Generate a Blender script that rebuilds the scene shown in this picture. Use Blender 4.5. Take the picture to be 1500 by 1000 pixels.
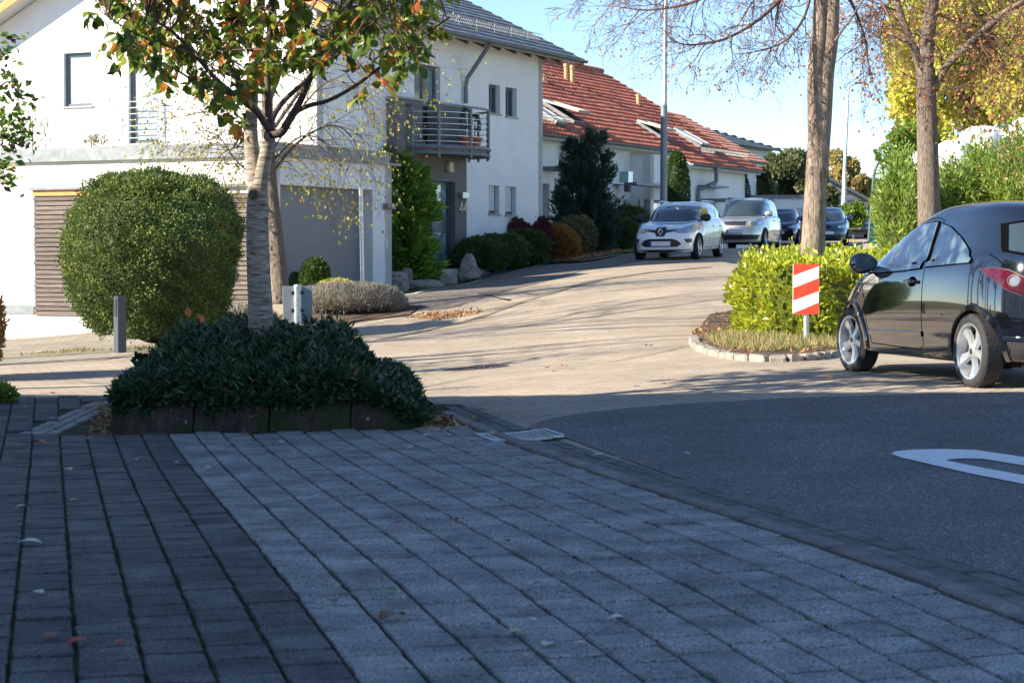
import bpy, bmesh, math, random
import numpy as np
from mathutils import Vector, Matrix
from mathutils.bvhtree import BVHTree
random.seed(7); RNG = np.random.default_rng(11)
PI = math.pi
for o in list(bpy.data.objects): bpy.data.objects.remove(o)
SC = bpy.context.scene; COL = SC.collection

# ------------------------------------------------------------ camera
F = 2850.0; EYE = 1.25; PITCH = math.atan(128 / F)
cam_d = bpy.data.cameras.new('camera'); cam = bpy.data.objects.new('camera', cam_d); COL.objects.link(cam)
cam.location = (0, 0, EYE); cam.rotation_euler = (PI / 2 - PITCH, 0, 0)
cam_d.sensor_width = 36; cam_d.lens = F / 1500 * 36; cam_d.clip_end = 2000; cam_d.clip_start = .1
cam_d.dof.use_dof = True; cam_d.dof.focus_distance = 26; cam_d.dof.aperture_fstop = 9
SC.camera = cam
# ------------------------------------------------------------ sky, sun, exposure
SUN_AZ = math.radians(250)      # compass bearing of the sun, measured clockwise from +Y (behind the left shoulder)
SUN_EL = math.radians(29)
world = bpy.data.worlds.new('World'); SC.world = world; world.use_nodes = True
wn = world.node_tree.nodes; wl = world.node_tree.links; wn.clear()
sky = wn.new('ShaderNodeTexSky'); sky.sky_type = 'NISHITA'; sky.sun_disc = False
sky.sun_elevation = SUN_EL; sky.sun_rotation = SUN_AZ; sky.altitude = 1200
sky.air_density = 0.85; sky.dust_density = 0.0; sky.ozone_density = 3.0
bg = wn.new('ShaderNodeBackground'); bg.inputs['Strength'].default_value = 0.096
wo = wn.new('ShaderNodeOutputWorld'); wl.new(sky.outputs[0], bg.inputs[0]); wl.new(bg.outputs[0], wo.inputs[0])
sun_d = bpy.data.lights.new('sun', 'SUN'); sun_d.energy = 5.0; sun_d.angle = math.radians(.5); sun_d.color = (1, .895, .74)
sun = bpy.data.objects.new('sun', sun_d); COL.objects.link(sun)
SUNV = Vector((math.sin(SUN_AZ) * math.cos(SUN_EL), math.cos(SUN_AZ) * math.cos(SUN_EL), math.sin(SUN_EL)))
sun.rotation_euler = SUNV.to_track_quat('Z', 'Y').to_euler(); sun.location = SUNV * 60
SC.view_settings.view_transform = 'Standard'; SC.view_settings.look = 'None'
SC.view_settings.exposure = 1.4; SC.view_settings.gamma = 1; SC.view_settings.use_curve_mapping = False
SC.render.engine = 'CYCLES'
SC.cycles.max_bounces = 6; SC.cycles.transparent_max_bounces = 8

# ------------------------------------------------------------ terrain function
def ray(u, v):
    xc = (u - 750) / F; yc = (500 - v) / F
    y = math.cos(PITCH) + yc * math.sin(PITCH); z = -math.sin(PITCH) + yc * math.cos(PITCH)
    return xc / y, z / y
def P(u, v, Y):
    a, b = ray(u, v); return Vector((a * Y, Y, EYE + b * Y))
_cp = [(0,1000,5.65),(750,1000,5.65),(1500,1000,5.6),(150,640,14.6),(620,632,14.6),(0,590,17.4),(1425,568,15.9),(1250,545,18.4),(1500,700,10.4),(1100,785,8.42),(1500,926,6.1),(1120,527,20),(1020,503,22.5),(850,592,15.8),(700,540,22.3),(210,515,28.5),(60,495,41.3),(0,500,39),(120,502,38),(530,440,38.5),(405,434,38.8),(573,428.5,43),(690,412,46),(660,420,44),(750,400,48),(795,388,51.5),(865,368,58),(936,381,48.5),(1024,381,48.5),(1058,377,51),(1000,400,42),(850,440,34),(700,470,33),(600,480,34),(1117,367,66),(1230,359,75),(1150,357,80),(1180,495,24),(1290,362,62),(1080,410,38),(1200,400,42),(1300,520,24),(750,750,9.55),(300,760,9.55)]
_pt = [tuple(P(*c)) for c in _cp]
_pt += [(X, Y, EYE - D) for X, Y, D in [(-60,150,0),(60,150,-2),(0,250,-3),(-30,5,1.6),(30,5,.9),(40,60,-.3),(-40,45,2.2),(0,-40,1.2),(-40,-40,1.5),(40,-40,1),(0,120,-1.3),(-12,20,1.6),(12,25,.95),(-15,60,1.0),(-1,-5,1.2),(0,90,-.75)]]
_pt = np.array(_pt); _A = _pt[:, :2] / 20.; _n = len(_A)
def _U(r): return np.where(r > 1e-9, r * r * np.log(r + 1e-12), 0)
_K = _U(np.linalg.norm(_A[:, None] - _A[None], axis=2)) + np.eye(_n) * .002
_Q = np.c_[np.ones(_n), _A]
_w = np.linalg.solve(np.block([[_K, _Q], [_Q.T, np.zeros((3, 3))]]), np.r_[_pt[:, 2], 0, 0, 0])
def _G0(X, Y):
    B = np.stack([X.ravel(), Y.ravel()], 1) / 20.
    o = _U(np.linalg.norm(B[:, None] - _A[None], axis=2)) @ _w[:_n] + _w[_n] + B @ _w[_n + 1:]
    return o.reshape(X.shape)
GX0, GX1, GY0, GY1 = -80, 80, -40, 220
_gx, _gy = np.meshgrid(np.arange(GX0, GX1 + 1.), np.arange(GY0, GY1 + 1.))
GRID = _G0(_gx, _gy)
def G(x, y):
    x = min(max(x, GX0), GX1 - 1e-6) - GX0; y = min(max(y, GY0), GY1 - 1e-6) - GY0
    i = int(x); j = int(y); fx = x - i; fy = y - j
    return float((GRID[j, i] * (1 - fx) + GRID[j, i + 1] * fx) * (1 - fy) + (GRID[j + 1, i] * (1 - fx) + GRID[j + 1, i + 1] * fx) * fy)
def at(u, v, h=0):
    a, b = ray(u, v); t = 3.; last = t
    while t < 210:
        if EYE + b * t < G(a * t, t) + h: break
        last = t; t += .25
    lo, hi = last, t
    for _ in range(12):
        m = (lo + hi) / 2
        if EYE + b * m < G(a * m, m) + h: hi = m
        else: lo = m
    return Vector((a * hi, hi, G(a * hi, hi)))

# ------------------------------------------------------------ materials
MATS = {}
def _rgb(c): return (c[0], c[1], c[2], 1)
def mat(name, col, rough=.7, metal=0., var=.15, scale=6., bump=0., bscale=60., col2=None, coat=0., ior=1.5, thr=(.35, .65), stretch=None, detail=5., spec=None, fine=0., pos=False):
    if name in MATS: return MATS[name]
    m = bpy.data.materials.new(name); m.use_nodes = True; N = m.node_tree.nodes; L = m.node_tree.links
    b = N['Principled BSDF']; b.inputs['Roughness'].default_value = rough; b.inputs['Metallic'].default_value = metal
    b.inputs['IOR'].default_value = ior; b.inputs['Coat Weight'].default_value = coat; b.inputs['Coat Roughness'].default_value = .03
    if spec is not None: b.inputs['Specular IOR Level'].default_value = spec
    tc = N.new('ShaderNodeTexCoord'); vec = tc.outputs['Object']
    if pos: vec = N.new('ShaderNodeNewGeometry').outputs['Position']
    if stretch:
        mp = N.new('ShaderNodeMapping'); mp.inputs['Scale'].default_value = stretch; L.new(vec, mp.inputs[0]); vec = mp.outputs[0]
    if var > 0 or col2:
        n = N.new('ShaderNodeTexNoise'); n.inputs['Scale'].default_value = scale; n.inputs['Detail'].default_value = detail; n.inputs['Roughness'].default_value = .65
        L.new(vec, n.inputs[0])
        r = N.new('ShaderNodeValToRGB'); e = r.color_ramp.elements
        e[0].position, e[1].position = thr
        e[0].color = _rgb([c * (1 - var) for c in col]); e[1].color = _rgb(col2 if col2 else [min(1, c * (1 + var)) for c in col])
        L.new(n.outputs[0], r.inputs[0]); out = r.outputs[0]
        if fine:
            n3 = N.new('ShaderNodeTexNoise'); n3.inputs['Scale'].default_value = bscale; n3.inputs['Detail'].default_value = 2
            L.new(vec, n3.inputs[0]); mr = N.new('ShaderNodeMapRange'); mr.inputs[1].default_value = .3; mr.inputs[2].default_value = .7
            mr.inputs[3].default_value = 1 - fine; mr.inputs[4].default_value = 1 + fine; L.new(n3.outputs[0], mr.inputs[0])
            mx = N.new('ShaderNodeVectorMath'); mx.operation = 'SCALE'; L.new(out, mx.inputs[0]); L.new(mr.outputs[0], mx.inputs['Scale']); out = mx.outputs[0]
        L.new(out, b.inputs['Base Color'])
    else: b.inputs['Base Color'].default_value = _rgb(col)
    if bump:
        n2 = N.new('ShaderNodeTexNoise'); n2.inputs['Scale'].default_value = bscale; n2.inputs['Detail'].default_value = 3
        L.new(vec, n2.inputs[0]); bp = N.new('ShaderNodeBump'); bp.inputs['Strength'].default_value = bump; bp.inputs['Distance'].default_value = .01
        L.new(n2.outputs[0], bp.inputs['Height']); L.new(bp.outputs[0], b.inputs['Normal'])
    MATS[name] = m; return m
def leafmat(name, cols, trans=.35, rough=.5, pos=None):
    m = bpy.data.materials.new(name); m.use_nodes = True; N = m.node_tree.nodes; L = m.node_tree.links
    b = N['Principled BSDF']; b.inputs['Roughness'].default_value = rough
    a = N.new('ShaderNodeAttribute'); a.attribute_name = 'rnd'
    r = N.new('ShaderNodeValToRGB'); r.color_ramp.interpolation = 'LINEAR'
    e = r.color_ramp.elements
    while len(e) < len(cols): e.new(.5)
    for i, c in enumerate(cols):
        e[i].position = pos[i] if pos else i / (len(cols) - 1); e[i].color = _rgb(c)
    L.new(a.outputs['Fac'], r.inputs[0]); L.new(r.outputs[0], b.inputs['Base Color'])
    t = N.new('ShaderNodeBsdfTranslucent'); sc = N.new('ShaderNodeVectorMath'); sc.operation = 'SCALE'; sc.inputs['Scale'].default_value = 1.3
    L.new(r.outputs[0], sc.inputs[0]); L.new(sc.outputs[0], t.inputs[0])
    mx = N.new('ShaderNodeMixShader'); mx.inputs[0].default_value = trans
    L.new(b.outputs[0], mx.inputs[1]); L.new(t.outputs[0], mx.inputs[2]); L.new(mx.outputs[0], N['Material Output'].inputs[0])
    MATS[name] = m; return m

# ------------------------------------------------------------ object helpers
def tag(o, label=None, cat=None, group=None, kind=None):
    if label: o['label'] = label
    if cat: o['category'] = cat
    if group: o['group'] = group
    if kind: o['kind'] = kind
    return o
def empty(name, loc=(0, 0, 0), rz=0, label=None, cat=None, group=None):
    o = bpy.data.objects.new(name, None); COL.objects.link(o); o.location = loc; o.rotation_euler = (0, 0, rz); o.empty_display_size = .2
    return tag(o, label, cat, group)
def link(name, me, parent=None, loc=None, rz=None):
    o = bpy.data.objects.new(name, me); COL.objects.link(o)
    if parent: o.parent = parent
    if loc is not None: o.location = loc
    if rz is not None: o.rotation_euler = (0, 0, rz)
    return o
def kids(o): return [c for c in bpy.data.objects if c.parent == o]
def copy_tree(o, parent=None):
    c = o.copy(); COL.objects.link(c)
    if parent: c.parent = parent
    for ch in list(o.children): copy_tree(ch, c)
    return c
class MB:
    """collects shapes; build() links them as one mesh object"""
    def __init__(s): s.v = []; s.f = []; s.mi = []; s.cur = 0
    def add(s, vs, fs):
        n = len(s.v); s.v.extend([tuple(p) for p in vs]); s.f.extend([tuple(n + i for i in f) for f in fs]); s.mi.extend([s.cur] * len(fs)); return s
    def box(s, c, d, rz=0, rx=0, ry=0, taper=1.):
        M = Matrix.Translation(Vector(c)) @ Matrix.Rotation(rz, 4, 'Z') @ Matrix.Rotation(ry, 4, 'Y') @ Matrix.Rotation(rx, 4, 'X')
        x, y, z = d[0] / 2, d[1] / 2, d[2] / 2
        vs = []
        for sz in (-1, 1):
            k = taper if sz > 0 else 1
            for sx, sy in ((-1, -1), (1, -1), (1, 1), (-1, 1)): vs.append(M @ Vector((sx * x * k, sy * y * k, sz * z)))
        return s.add(vs, [(3, 2, 1, 0), (4, 5, 6, 7), (0, 1, 5, 4), (1, 2, 6, 5), (2, 3, 7, 6), (3, 0, 4, 7)])
    def box2(s, a, b, w, h, up=Vector((0, 0, 1))):
        """beam of width w, height h from point a to point b"""
        a = Vector(a); b = Vector(b); d = (b - a).normalized(); r = d.cross(up)
        if r.length < 1e-5: r = Vector((1, 0, 0))
        r.normalize(); u = r.cross(d)
        vs = []
        for p in (a, b):
            for sx, sy in ((-1, -1), (1, -1), (1, 1), (-1, 1)): vs.append(p + r * sx * w / 2 + u * sy * h / 2)
        return s.add(vs, [(0, 1, 2, 3), (7, 6, 5, 4), (0, 4, 5, 1), (1, 5, 6, 2), (2, 6, 7, 3), (3, 7, 4, 0)])
    def tube(s, pts, rad, n=8, cap=True):
        pts = [Vector(p) for p in pts]; m = len(pts)
        if not hasattr(rad, '__len__'): rad = [rad] * m
        t0 = (pts[1] - pts[0]).normalized(); ref = Vector((1, 0, 0)) if abs(t0.x) < .8 else Vector((0, 1, 0))
        vs = []; fs = []
        for i, p in enumerate(pts):
            t = (pts[min(i + 1, m - 1)] - pts[max(i - 1, 0)])
            if t.length < 1e-9: t = t0
            t.normalize(); r = (ref - t * ref.dot(t)).normalized(); ref = r; q = t.cross(r)
            for k in range(n):
                a = 2 * PI * k / n; vs.append(p + (r * math.cos(a) + q * math.sin(a)) * rad[i])
        for i in range(m - 1):
            for k in range(n):
                k2 = (k + 1) % n; fs.append((i * n + k, i * n + k2, (i + 1) * n + k2, (i + 1) * n + k))
        if cap: fs.append(tuple(range(n - 1, -1, -1))); fs.append(tuple((m - 1) * n + k for k in range(n)))
        return s.add(vs, fs)
    def lathe(s, prof, n=24, M=None, cap=False):
        """prof: list of (r, z) round local z"""
        M = M or Matrix.Identity(4); vs = []; fs = []
        for r, z in prof:
            for k in range(n):
                a = 2 * PI * k / n; vs.append(M @ Vector((r * math.cos(a), r * math.sin(a), z)))
        for i in range(len(prof) - 1):
            for k in range(n):
                k2 = (k + 1) % n; fs.append((i * n + k, i * n + k2, (i + 1) * n + k2, (i + 1) * n + k))
        if cap: fs.append(tuple(range(n - 1, -1, -1))); fs.append(tuple((len(prof) - 1) * n + k for k in range(n)))
        return s.add(vs, fs)
    def prism(s, poly, z0, z1, M=None):
        M = M or Matrix.Identity(4); n = len(poly)
        vs = [M @ Vector((x, y, z0)) for x, y in poly] + [M @ Vector((x, y, z1)) for x, y in poly]
        return s.add(vs, [tuple(range(n - 1, -1, -1)), tuple(range(n, 2 * n))] + [(i, (i + 1) % n, n + (i + 1) % n, n + i) for i in range(n)])
    def mesh(s, name, mats, smooth=False, ang=None, bevel=0):
        me = bpy.data.meshes.new(name); me.from_pydata(s.v, [], s.f)
        for m in (mats if isinstance(mats, (list, tuple)) else [mats]): me.materials.append(m)
        if any(s.mi): me.polygons.foreach_set('material_index', s.mi)
        if bevel:
            bm = bmesh.new(); bm.from_mesh(me)
            bmesh.ops.bevel(bm, geom=bm.edges[:], offset=bevel, segments=1, affect='EDGES', clamp_overlap=True)
            bm.to_mesh(me); bm.free()
        if smooth:
            me.polygons.foreach_set('use_smooth', [True] * len(me.polygons))
            if ang: me.set_sharp_from_angle(angle=math.radians(ang))
        me.update(); return me
    def build(s, name, mats, parent=None, smooth=False, ang=None, bevel=0):
        return link(name, s.mesh(name, mats, smooth, ang, bevel), parent)
def npmesh(name, V, Fq, mats, rnd=None, smooth=False):
    """V (n,3); Fq (m,k) constant-size faces"""
    me = bpy.data.meshes.new(name); m, k = Fq.shape
    me.vertices.add(len(V)); me.vertices.foreach_set('co', np.ascontiguousarray(V, dtype=np.float32).ravel())
    me.loops.add(m * k); me.loops.foreach_set('vertex_index', np.ascontiguousarray(Fq, dtype=np.int32).ravel())
    me.polygons.add(m); me.polygons.foreach_set('loop_start', np.arange(0, m * k, k, dtype=np.int32))
    me.polygons.foreach_set('use_smooth', np.full(m, smooth))
    me.materials.append(mats)
    if rnd is not None:
        a = me.attributes.new('rnd', 'FLOAT', 'FACE'); a.data.foreach_set('value', np.ascontiguousarray(rnd, dtype=np.float32))
    me.update(calc_edges=True); return me
def rand_unit(n):
    v = RNG.normal(size=(n, 3)); return v / np.linalg.norm(v, axis=1)[:, None]
def leaf_mesh(name, C, L, W, m, D=None, droop=0., rnd=None, jit=.35, fold=.25, upn=None):
    """folded four-sided leaves at C; D = pointing direction"""
    n = len(C); D = rand_unit(n) if D is None else D + RNG.normal(size=(n, 3)) * jit
    D = D + np.array([0, 0, -droop]); D /= np.linalg.norm(D, axis=1)[:, None]
    R = rand_unit(n) if upn is None else np.cross(D, upn) + RNG.normal(size=(n, 3)) * .25
    R -= D * (R * D).sum(1)[:, None]; R /= np.linalg.norm(R, axis=1)[:, None] + 1e-9
    Nn = np.cross(D, R); s = RNG.uniform(.65, 1.2, n)[:, None]
    l = L * s; w = W * s
    V = np.stack([C, C + D * l * .5 + R * w * .5 + Nn * w * fold, C + D * l, C + D * l * .5 - R * w * .5 + Nn * w * fold], 1).reshape(-1, 3)
    i = np.arange(n)[:, None] * 4
    Fq = np.concatenate([i + [0, 1, 2], i + [0, 2, 3]], 1).reshape(-1, 3)
    rr = RNG.random(n) if rnd is None else rnd
    return npmesh(name, V, Fq, m, np.repeat(rr, 2))
def clip_half(poly, ax, val, keep_gt):
    out = []
    for i in range(len(poly)):
        a, b = poly[i], poly[(i + 1) % len(poly)]
        ia = (a[ax] >= val) if keep_gt else (a[ax] <= val); ib = (b[ax] >= val) if keep_gt else (b[ax] <= val)
        if ia: out.append(a)
        if ia != ib:
            t = (val - a[ax]) / (b[ax] - a[ax]); out.append(tuple(a[k] + (b[k] - a[k]) * t for k in range(2)))
    return out
def cells(poly, xs, ys):
    """clip a (possibly concave) polygon into grid cells"""
    res = []
    for i in range(len(xs) - 1):
        c = clip_half(clip_half(poly, 0, xs[i], True), 0, xs[i + 1], False)
        if len(c) < 3: continue
        y0 = min(p[1] for p in c); y1 = max(p[1] for p in c)
        for j in range(len(ys) - 1):
            if ys[j + 1] < y0 or ys[j] > y1: continue
            d = clip_half(clip_half(c, 1, ys[j], True), 1, ys[j + 1], False)
            e = []
            for q in d:
                if not e or abs(q[0] - e[-1][0]) + abs(q[1] - e[-1][1]) > 1e-6: e.append(q)
            if len(e) > 2 and abs(e[0][0] - e[-1][0]) + abs(e[0][1] - e[-1][1]) < 1e-6: e.pop()
            if len(e) < 3: continue
            ar = sum(e[k][0] * e[(k + 1) % len(e)][1] - e[(k + 1) % len(e)][0] * e[k][1] for k in range(len(e)))
            if abs(ar) < 1e-7: continue
            if ar < 0: e.reverse()
            res.append(e)
    return res
def merged(vs, fs, eps=1e-5):
    """weld coincident vertices"""
    d = {}; idx = []; out = []
    for p in vs:
        k = (round(p[0] / eps), round(p[1] / eps), round(p[2] / eps))
        if k not in d: d[k] = len(out); out.append(p)
        idx.append(d[k])
    nf = []
    for f in fs:
        g = []
        for i in f:
            j = idx[i]
            if not g or g[-1] != j: g.append(j)
        if len(g) > 1 and g[0] == g[-1]: g.pop()
        if len(set(g)) >= 3: nf.append(tuple(g))
    return out, nf
def drape(name, poly, h, m, parent=None, step=1):
    """sheet over the terrain, cut on the terrain's own grid"""
    x0 = math.floor(min(p[0] for p in poly)); x1 = math.ceil(max(p[0] for p in poly)); y0 = math.floor(min(p[1] for p in poly)); y1 = math.ceil(max(p[1] for p in poly))
    vs = []; fs = []
    for c in cells([(p[0], p[1]) for p in poly], np.arange(x0, x1 + .5, step), np.arange(y0, y1 + .5, step)):
        n = len(vs); vs += [(x, y, G(x, y) + h) for x, y in c]; fs.append(tuple(range(n, n + len(c))))
    vs, fs = merged(vs, fs, 1e-4)
    me = bpy.data.meshes.new(name); me.from_pydata(vs, [], fs); me.materials.append(m); me.polygons.foreach_set('use_smooth', [True] * len(fs)); me.update()
    return link(name, me, parent)
def inpoly(x, y, poly):
    c = False; n = len(poly)
    for i in range(n):
        a = poly[i]; b = poly[i - 1]
        if (a[1] > y) != (b[1] > y) and x < (b[0] - a[0]) * (y - a[1]) / (b[1] - a[1]) + a[0]: c = not c
    return c
# ============================================================ GROUND
def proj(p):
    p = Vector(p); d = p - Vector((0, 0, EYE)); c, s = math.cos(PITCH), math.sin(PITCH)
    y = d.y * c - d.z * s; z = d.y * s + d.z * c
    if y < .1: return (-9999, -9999)
    return 750 + F * d.x / y, 500 - F * z / y
M_soil = mat('garden_soil', (.075, .05, .032), .95, var=.5, scale=3, bump=.6, bscale=30, fine=.4)
M_grass = mat('grass_ground', (.10, .12, .04), .95, var=.4, scale=1.2, bump=.8, bscale=50, col2=(.14, .13, .05), fine=.4)
def roadmat(name, c1, c2, rough, joint, bw, bh, rot, js=.02, grain=.25, stain=.35):
    """small concrete blocks too fine to tell apart: colour and fine relief only"""
    m = bpy.data.materials.new(name); m.use_nodes = True; N = m.node_tree.nodes; L = m.node_tree.links; b = N['Principled BSDF']; b.inputs['Roughness'].default_value = rough
    tc = N.new('ShaderNodeTexCoord'); mp = N.new('ShaderNodeMapping'); mp.inputs['Rotation'].default_value = (0, 0, rot); L.new(tc.outputs['Object'], mp.inputs[0])
    br = N.new('ShaderNodeTexBrick'); br.inputs['Scale'].default_value = 1; br.inputs['Brick Width'].default_value = bw; br.inputs['Row Height'].default_value = bh
    br.inputs['Mortar Size'].default_value = js * .5; br.inputs['Mortar Smooth'].default_value = .3; br.inputs['Color1'].default_value = _rgb(c1); br.inputs['Color2'].default_value = _rgb(c2); br.inputs['Mortar'].default_value = _rgb(joint)
    L.new(mp.outputs[0], br.inputs[0])
    n = N.new('ShaderNodeTexNoise'); n.inputs['Scale'].default_value = .55; n.inputs['Detail'].default_value = 8; n.inputs['Roughness'].default_value = .7; L.new(tc.outputs['Object'], n.inputs[0])
    mr = N.new('ShaderNodeMapRange'); mr.inputs[1].default_value = .3; mr.inputs[2].default_value = .7; mr.inputs[3].default_value = 1 - stain; mr.inputs[4].default_value = 1 + stain * .6; L.new(n.outputs[0], mr.inputs[0])
    n2 = N.new('ShaderNodeTexNoise'); n2.inputs['Scale'].default_value = 55; n2.inputs['Detail'].default_value = 3; L.new(tc.outputs['Object'], n2.inputs[0])
    m2 = N.new('ShaderNodeMapRange'); m2.inputs[1].default_value = .3; m2.inputs[2].default_value = .7; m2.inputs[3].default_value = 1 - grain; m2.inputs[4].default_value = 1 + grain; L.new(n2.outputs[0], m2.inputs[0])
    mu = N.new('ShaderNodeMath'); mu.operation = 'MULTIPLY'; L.new(mr.outputs[0], mu.inputs[0]); L.new(m2.outputs[0], mu.inputs[1])
    sc = N.new('ShaderNodeVectorMath'); sc.operation = 'SCALE'; L.new(br.outputs[0], sc.inputs[0]); L.new(mu.outputs[0], sc.inputs['Scale']); L.new(sc.outputs[0], b.inputs['Base Color'])
    bp = N.new('ShaderNodeBump'); bp.inputs['Strength'].default_value = .5; bp.inputs['Distance'].default_value = .006; ad = N.new('ShaderNodeMath'); ad.operation = 'SUBTRACT'
    L.new(n2.outputs[0], ad.inputs[0]); L.new(br.outputs['Fac'], ad.inputs[1]); L.new(ad.outputs[0], bp.inputs['Height']); L.new(bp.outputs[0], b.inputs['Normal'])
    MATS[name] = m; return m
def asphaltmat(name, c, stone, rough=.85, sp=130.):
    m = bpy.data.materials.new(name); m.use_nodes = True; N = m.node_tree.nodes; L = m.node_tree.links; b = N['Principled BSDF']; b.inputs['Roughness'].default_value = rough
    tc = N.new('ShaderNodeTexCoord'); v = N.new('ShaderNodeTexVoronoi'); v.inputs['Scale'].default_value = sp; L.new(tc.outputs['Object'], v.inputs[0])
    rp = N.new('ShaderNodeValToRGB'); e = rp.color_ramp.elements; e[0].position = .0; e[0].color = _rgb([q * .55 for q in c]); e[1].position = 1; e[1].color = _rgb(stone)
    k = e.new(.78); k.color = _rgb(c)
    sx = N.new('ShaderNodeSeparateColor'); L.new(v.outputs['Color'], sx.inputs[0]); L.new(sx.outputs[0], rp.inputs[0])
    n = N.new('ShaderNodeTexNoise'); n.inputs['Scale'].default_value = 1.2; n.inputs['Detail'].default_value = 7; L.new(tc.outputs['Object'], n.inputs[0])
    mr = N.new('ShaderNodeMapRange'); mr.inputs[1].default_value = .3; mr.inputs[2].default_value = .7; mr.inputs[3].default_value = .75; mr.inputs[4].default_value = 1.2; L.new(n.outputs[0], mr.inputs[0])
    sc = N.new('ShaderNodeVectorMath'); sc.operation = 'SCALE'; L.new(rp.outputs[0], sc.inputs[0]); L.new(mr.outputs[0], sc.inputs['Scale']); L.new(sc.outputs[0], b.inputs['Base Color'])
    bp = N.new('ShaderNodeBump'); bp.inputs['Strength'].default_value = .7; bp.inputs['Distance'].default_value = .006; L.new(v.outputs['Distance'], bp.inputs['Height']); L.new(bp.outputs[0], b.inputs['Normal'])
    MATS[name] = m; return m
M_road = roadmat('road_block_paving', (.36, .295, .22), (.41, .34, .255), .85, (.27, .225, .17), .2, .1, math.radians(-62))
M_walk = roadmat('kerbside_paving', (.17, .145, .125), (.22, .185, .155), .9, (.09, .08, .07), .2, .1, math.radians(28))
M_drive = roadmat('driveway_paving', (.27, .235, .18), (.33, .29, .225), .9, (.16, .15, .09), .2, .2, math.radians(20), stain=.45)
M_asph = asphaltmat('coarse_asphalt', (.125, .118, .115), (.42, .40, .39))
M_joint = mat('mossy_joint', (.022, .026, .014), .95, var=.5, scale=5, col2=(.045, .07, .015), thr=(.45, .62), bump=.6, bscale=200)

# terrain sheet
nv = GRID.size; ny, nx = GRID.shape
V = np.stack([_gx.ravel(), _gy.ravel(), GRID.ravel() - .04], 1)
ii = np.arange(nv).reshape(ny, nx)
Fq = np.stack([ii[:-1, :-1], ii[:-1, 1:], ii[1:, 1:], ii[1:, :-1]], -1).reshape(-1, 4)
terrain = link('ground', npmesh('ground', V, Fq, M_grass, smooth=True)); tag(terrain, kind='structure')
mb = MB(); mb.add([(-900, -500, -6), (900, -500, -6), (900, 1400, -6), (-900, 1400, -6)], [(0, 1, 2, 3)])
tag(mb.build('far_ground', M_grass), kind='structure')

def W(u, v): p = at(u, v); return (p.x, p.y)
road_poly = [(-30, -20), (30, -20), (30, 18), (9, 21), (7.5, 30), (9, 40), (13, 56), (17, 80), (20, 112), (13.0, 112), (8.2, 80), (6.0, 66), (4.5, 58), W(915, 372.5), W(860, 385), W(795, 389), W(750, 401), W(700, 413), W(640, 425), W(573, 437), (-3.2, 41.5), (-5.0, 38.4), (-5.3, 36), (-7, 30.5), (-20, 30), (-30, 26)]
o = drape('road', road_poly, .006, M_road); tag(o, kind='structure')
drive_poly = [(-26, 23), (-5.5, 26.2), (-5.0, 31), (-5.35, 36), (-5.1, 38.3), (-14, 43), (-30, 48)]
o = drape('driveway', drive_poly, .012, M_drive); tag(o, kind='structure')
walk_poly = [W(572, 438.5), W(640, 426.5), W(700, 414.5), W(750, 402.5), W(795, 390.5), W(860, 386.5), W(915, 374), (4.6, 56), (6.3, 64), (6.9, 63.5), W(935, 384), W(850, 398), W(783, 417), W(700, 440), W(660, 452), W(590, 458)]
o = drape('pavement', walk_poly, .016, M_walk); tag(o, kind='structure')
asph_poly = [W(790, 634), W(772, 629), W(783, 622), W(805, 615), W(850, 607), W(920, 599), W(1000, 593), W(1150, 585), W(1300, 580), W(1500, 575.5), (9, 14.6), (16, 13.5), (16, -6), (3.2, -6), W(1495, 855), W(1370, 817), W(1240, 777), W(1100, 739), W(960, 690), W(835, 645)]
o = drape('asphalt_road', asph_poly, .012, M_asph); tag(o, kind='structure')

# --- kerb, gutter and pavers
K0 = Vector((-.36, 14.62)); KD = Vector((.2316, -.9728)); KN = Vector((.9728, .2316))       # kerb line and its outward normal
def rowmesh(w, l, h, n=3, bev=.006, sd=0):
    r = random.Random(sd); out = []
    for k in range(n):
        mb = MB(); mb.box((0, 0, -h / 2), (w, l, h)); me = mb.mesh('slab', [], bevel=bev)
        for v in me.vertices:
            if v.co.z > -.02: v.co.z += r.uniform(-.003, .003); v.co.x += r.uniform(-.004, .004); v.co.y += r.uniform(-.004, .004)
        out.append(me)
    return out
def objrand(m, amt=.22):
    """per-stone colour shift"""
    N = m.node_tree.nodes; L = m.node_tree.links; b = N['Principled BSDF']; src = b.inputs['Base Color'].links[0].from_socket
    oi = N.new('ShaderNodeObjectInfo'); mr = N.new('ShaderNodeMapRange'); mr.inputs[3].default_value = 1 - amt; mr.inputs[4].default_value = 1 + amt
    L.new(oi.outputs['Random'], mr.inputs[0]); s = N.new('ShaderNodeVectorMath'); s.operation = 'SCALE'; L.new(src, s.inputs[0]); L.new(mr.outputs[0], s.inputs['Scale']); L.new(s.outputs[0], b.inputs['Base Color'])
    return m
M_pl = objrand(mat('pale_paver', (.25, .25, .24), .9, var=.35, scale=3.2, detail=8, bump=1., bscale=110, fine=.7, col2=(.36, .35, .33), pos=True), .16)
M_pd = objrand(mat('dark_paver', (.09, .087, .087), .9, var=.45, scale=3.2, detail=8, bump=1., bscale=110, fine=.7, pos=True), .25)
M_gut = objrand(mat('gutter_stone', (.115, .12, .11), .9, var=.35, scale=7, bump=.6, bscale=120, fine=.4, pos=True), .2)
M_kerb = objrand(mat('kerb_stone', (.19, .17, .155), .9, var=.3, scale=6, bump=.6, bscale=120, fine=.4, pos=True), .15)
def norm_at(x, y, e=.3):
    return Vector((G(x - e, y) - G(x + e, y), G(x, y - e) - G(x, y + e), 2 * e)).normalized()
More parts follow.
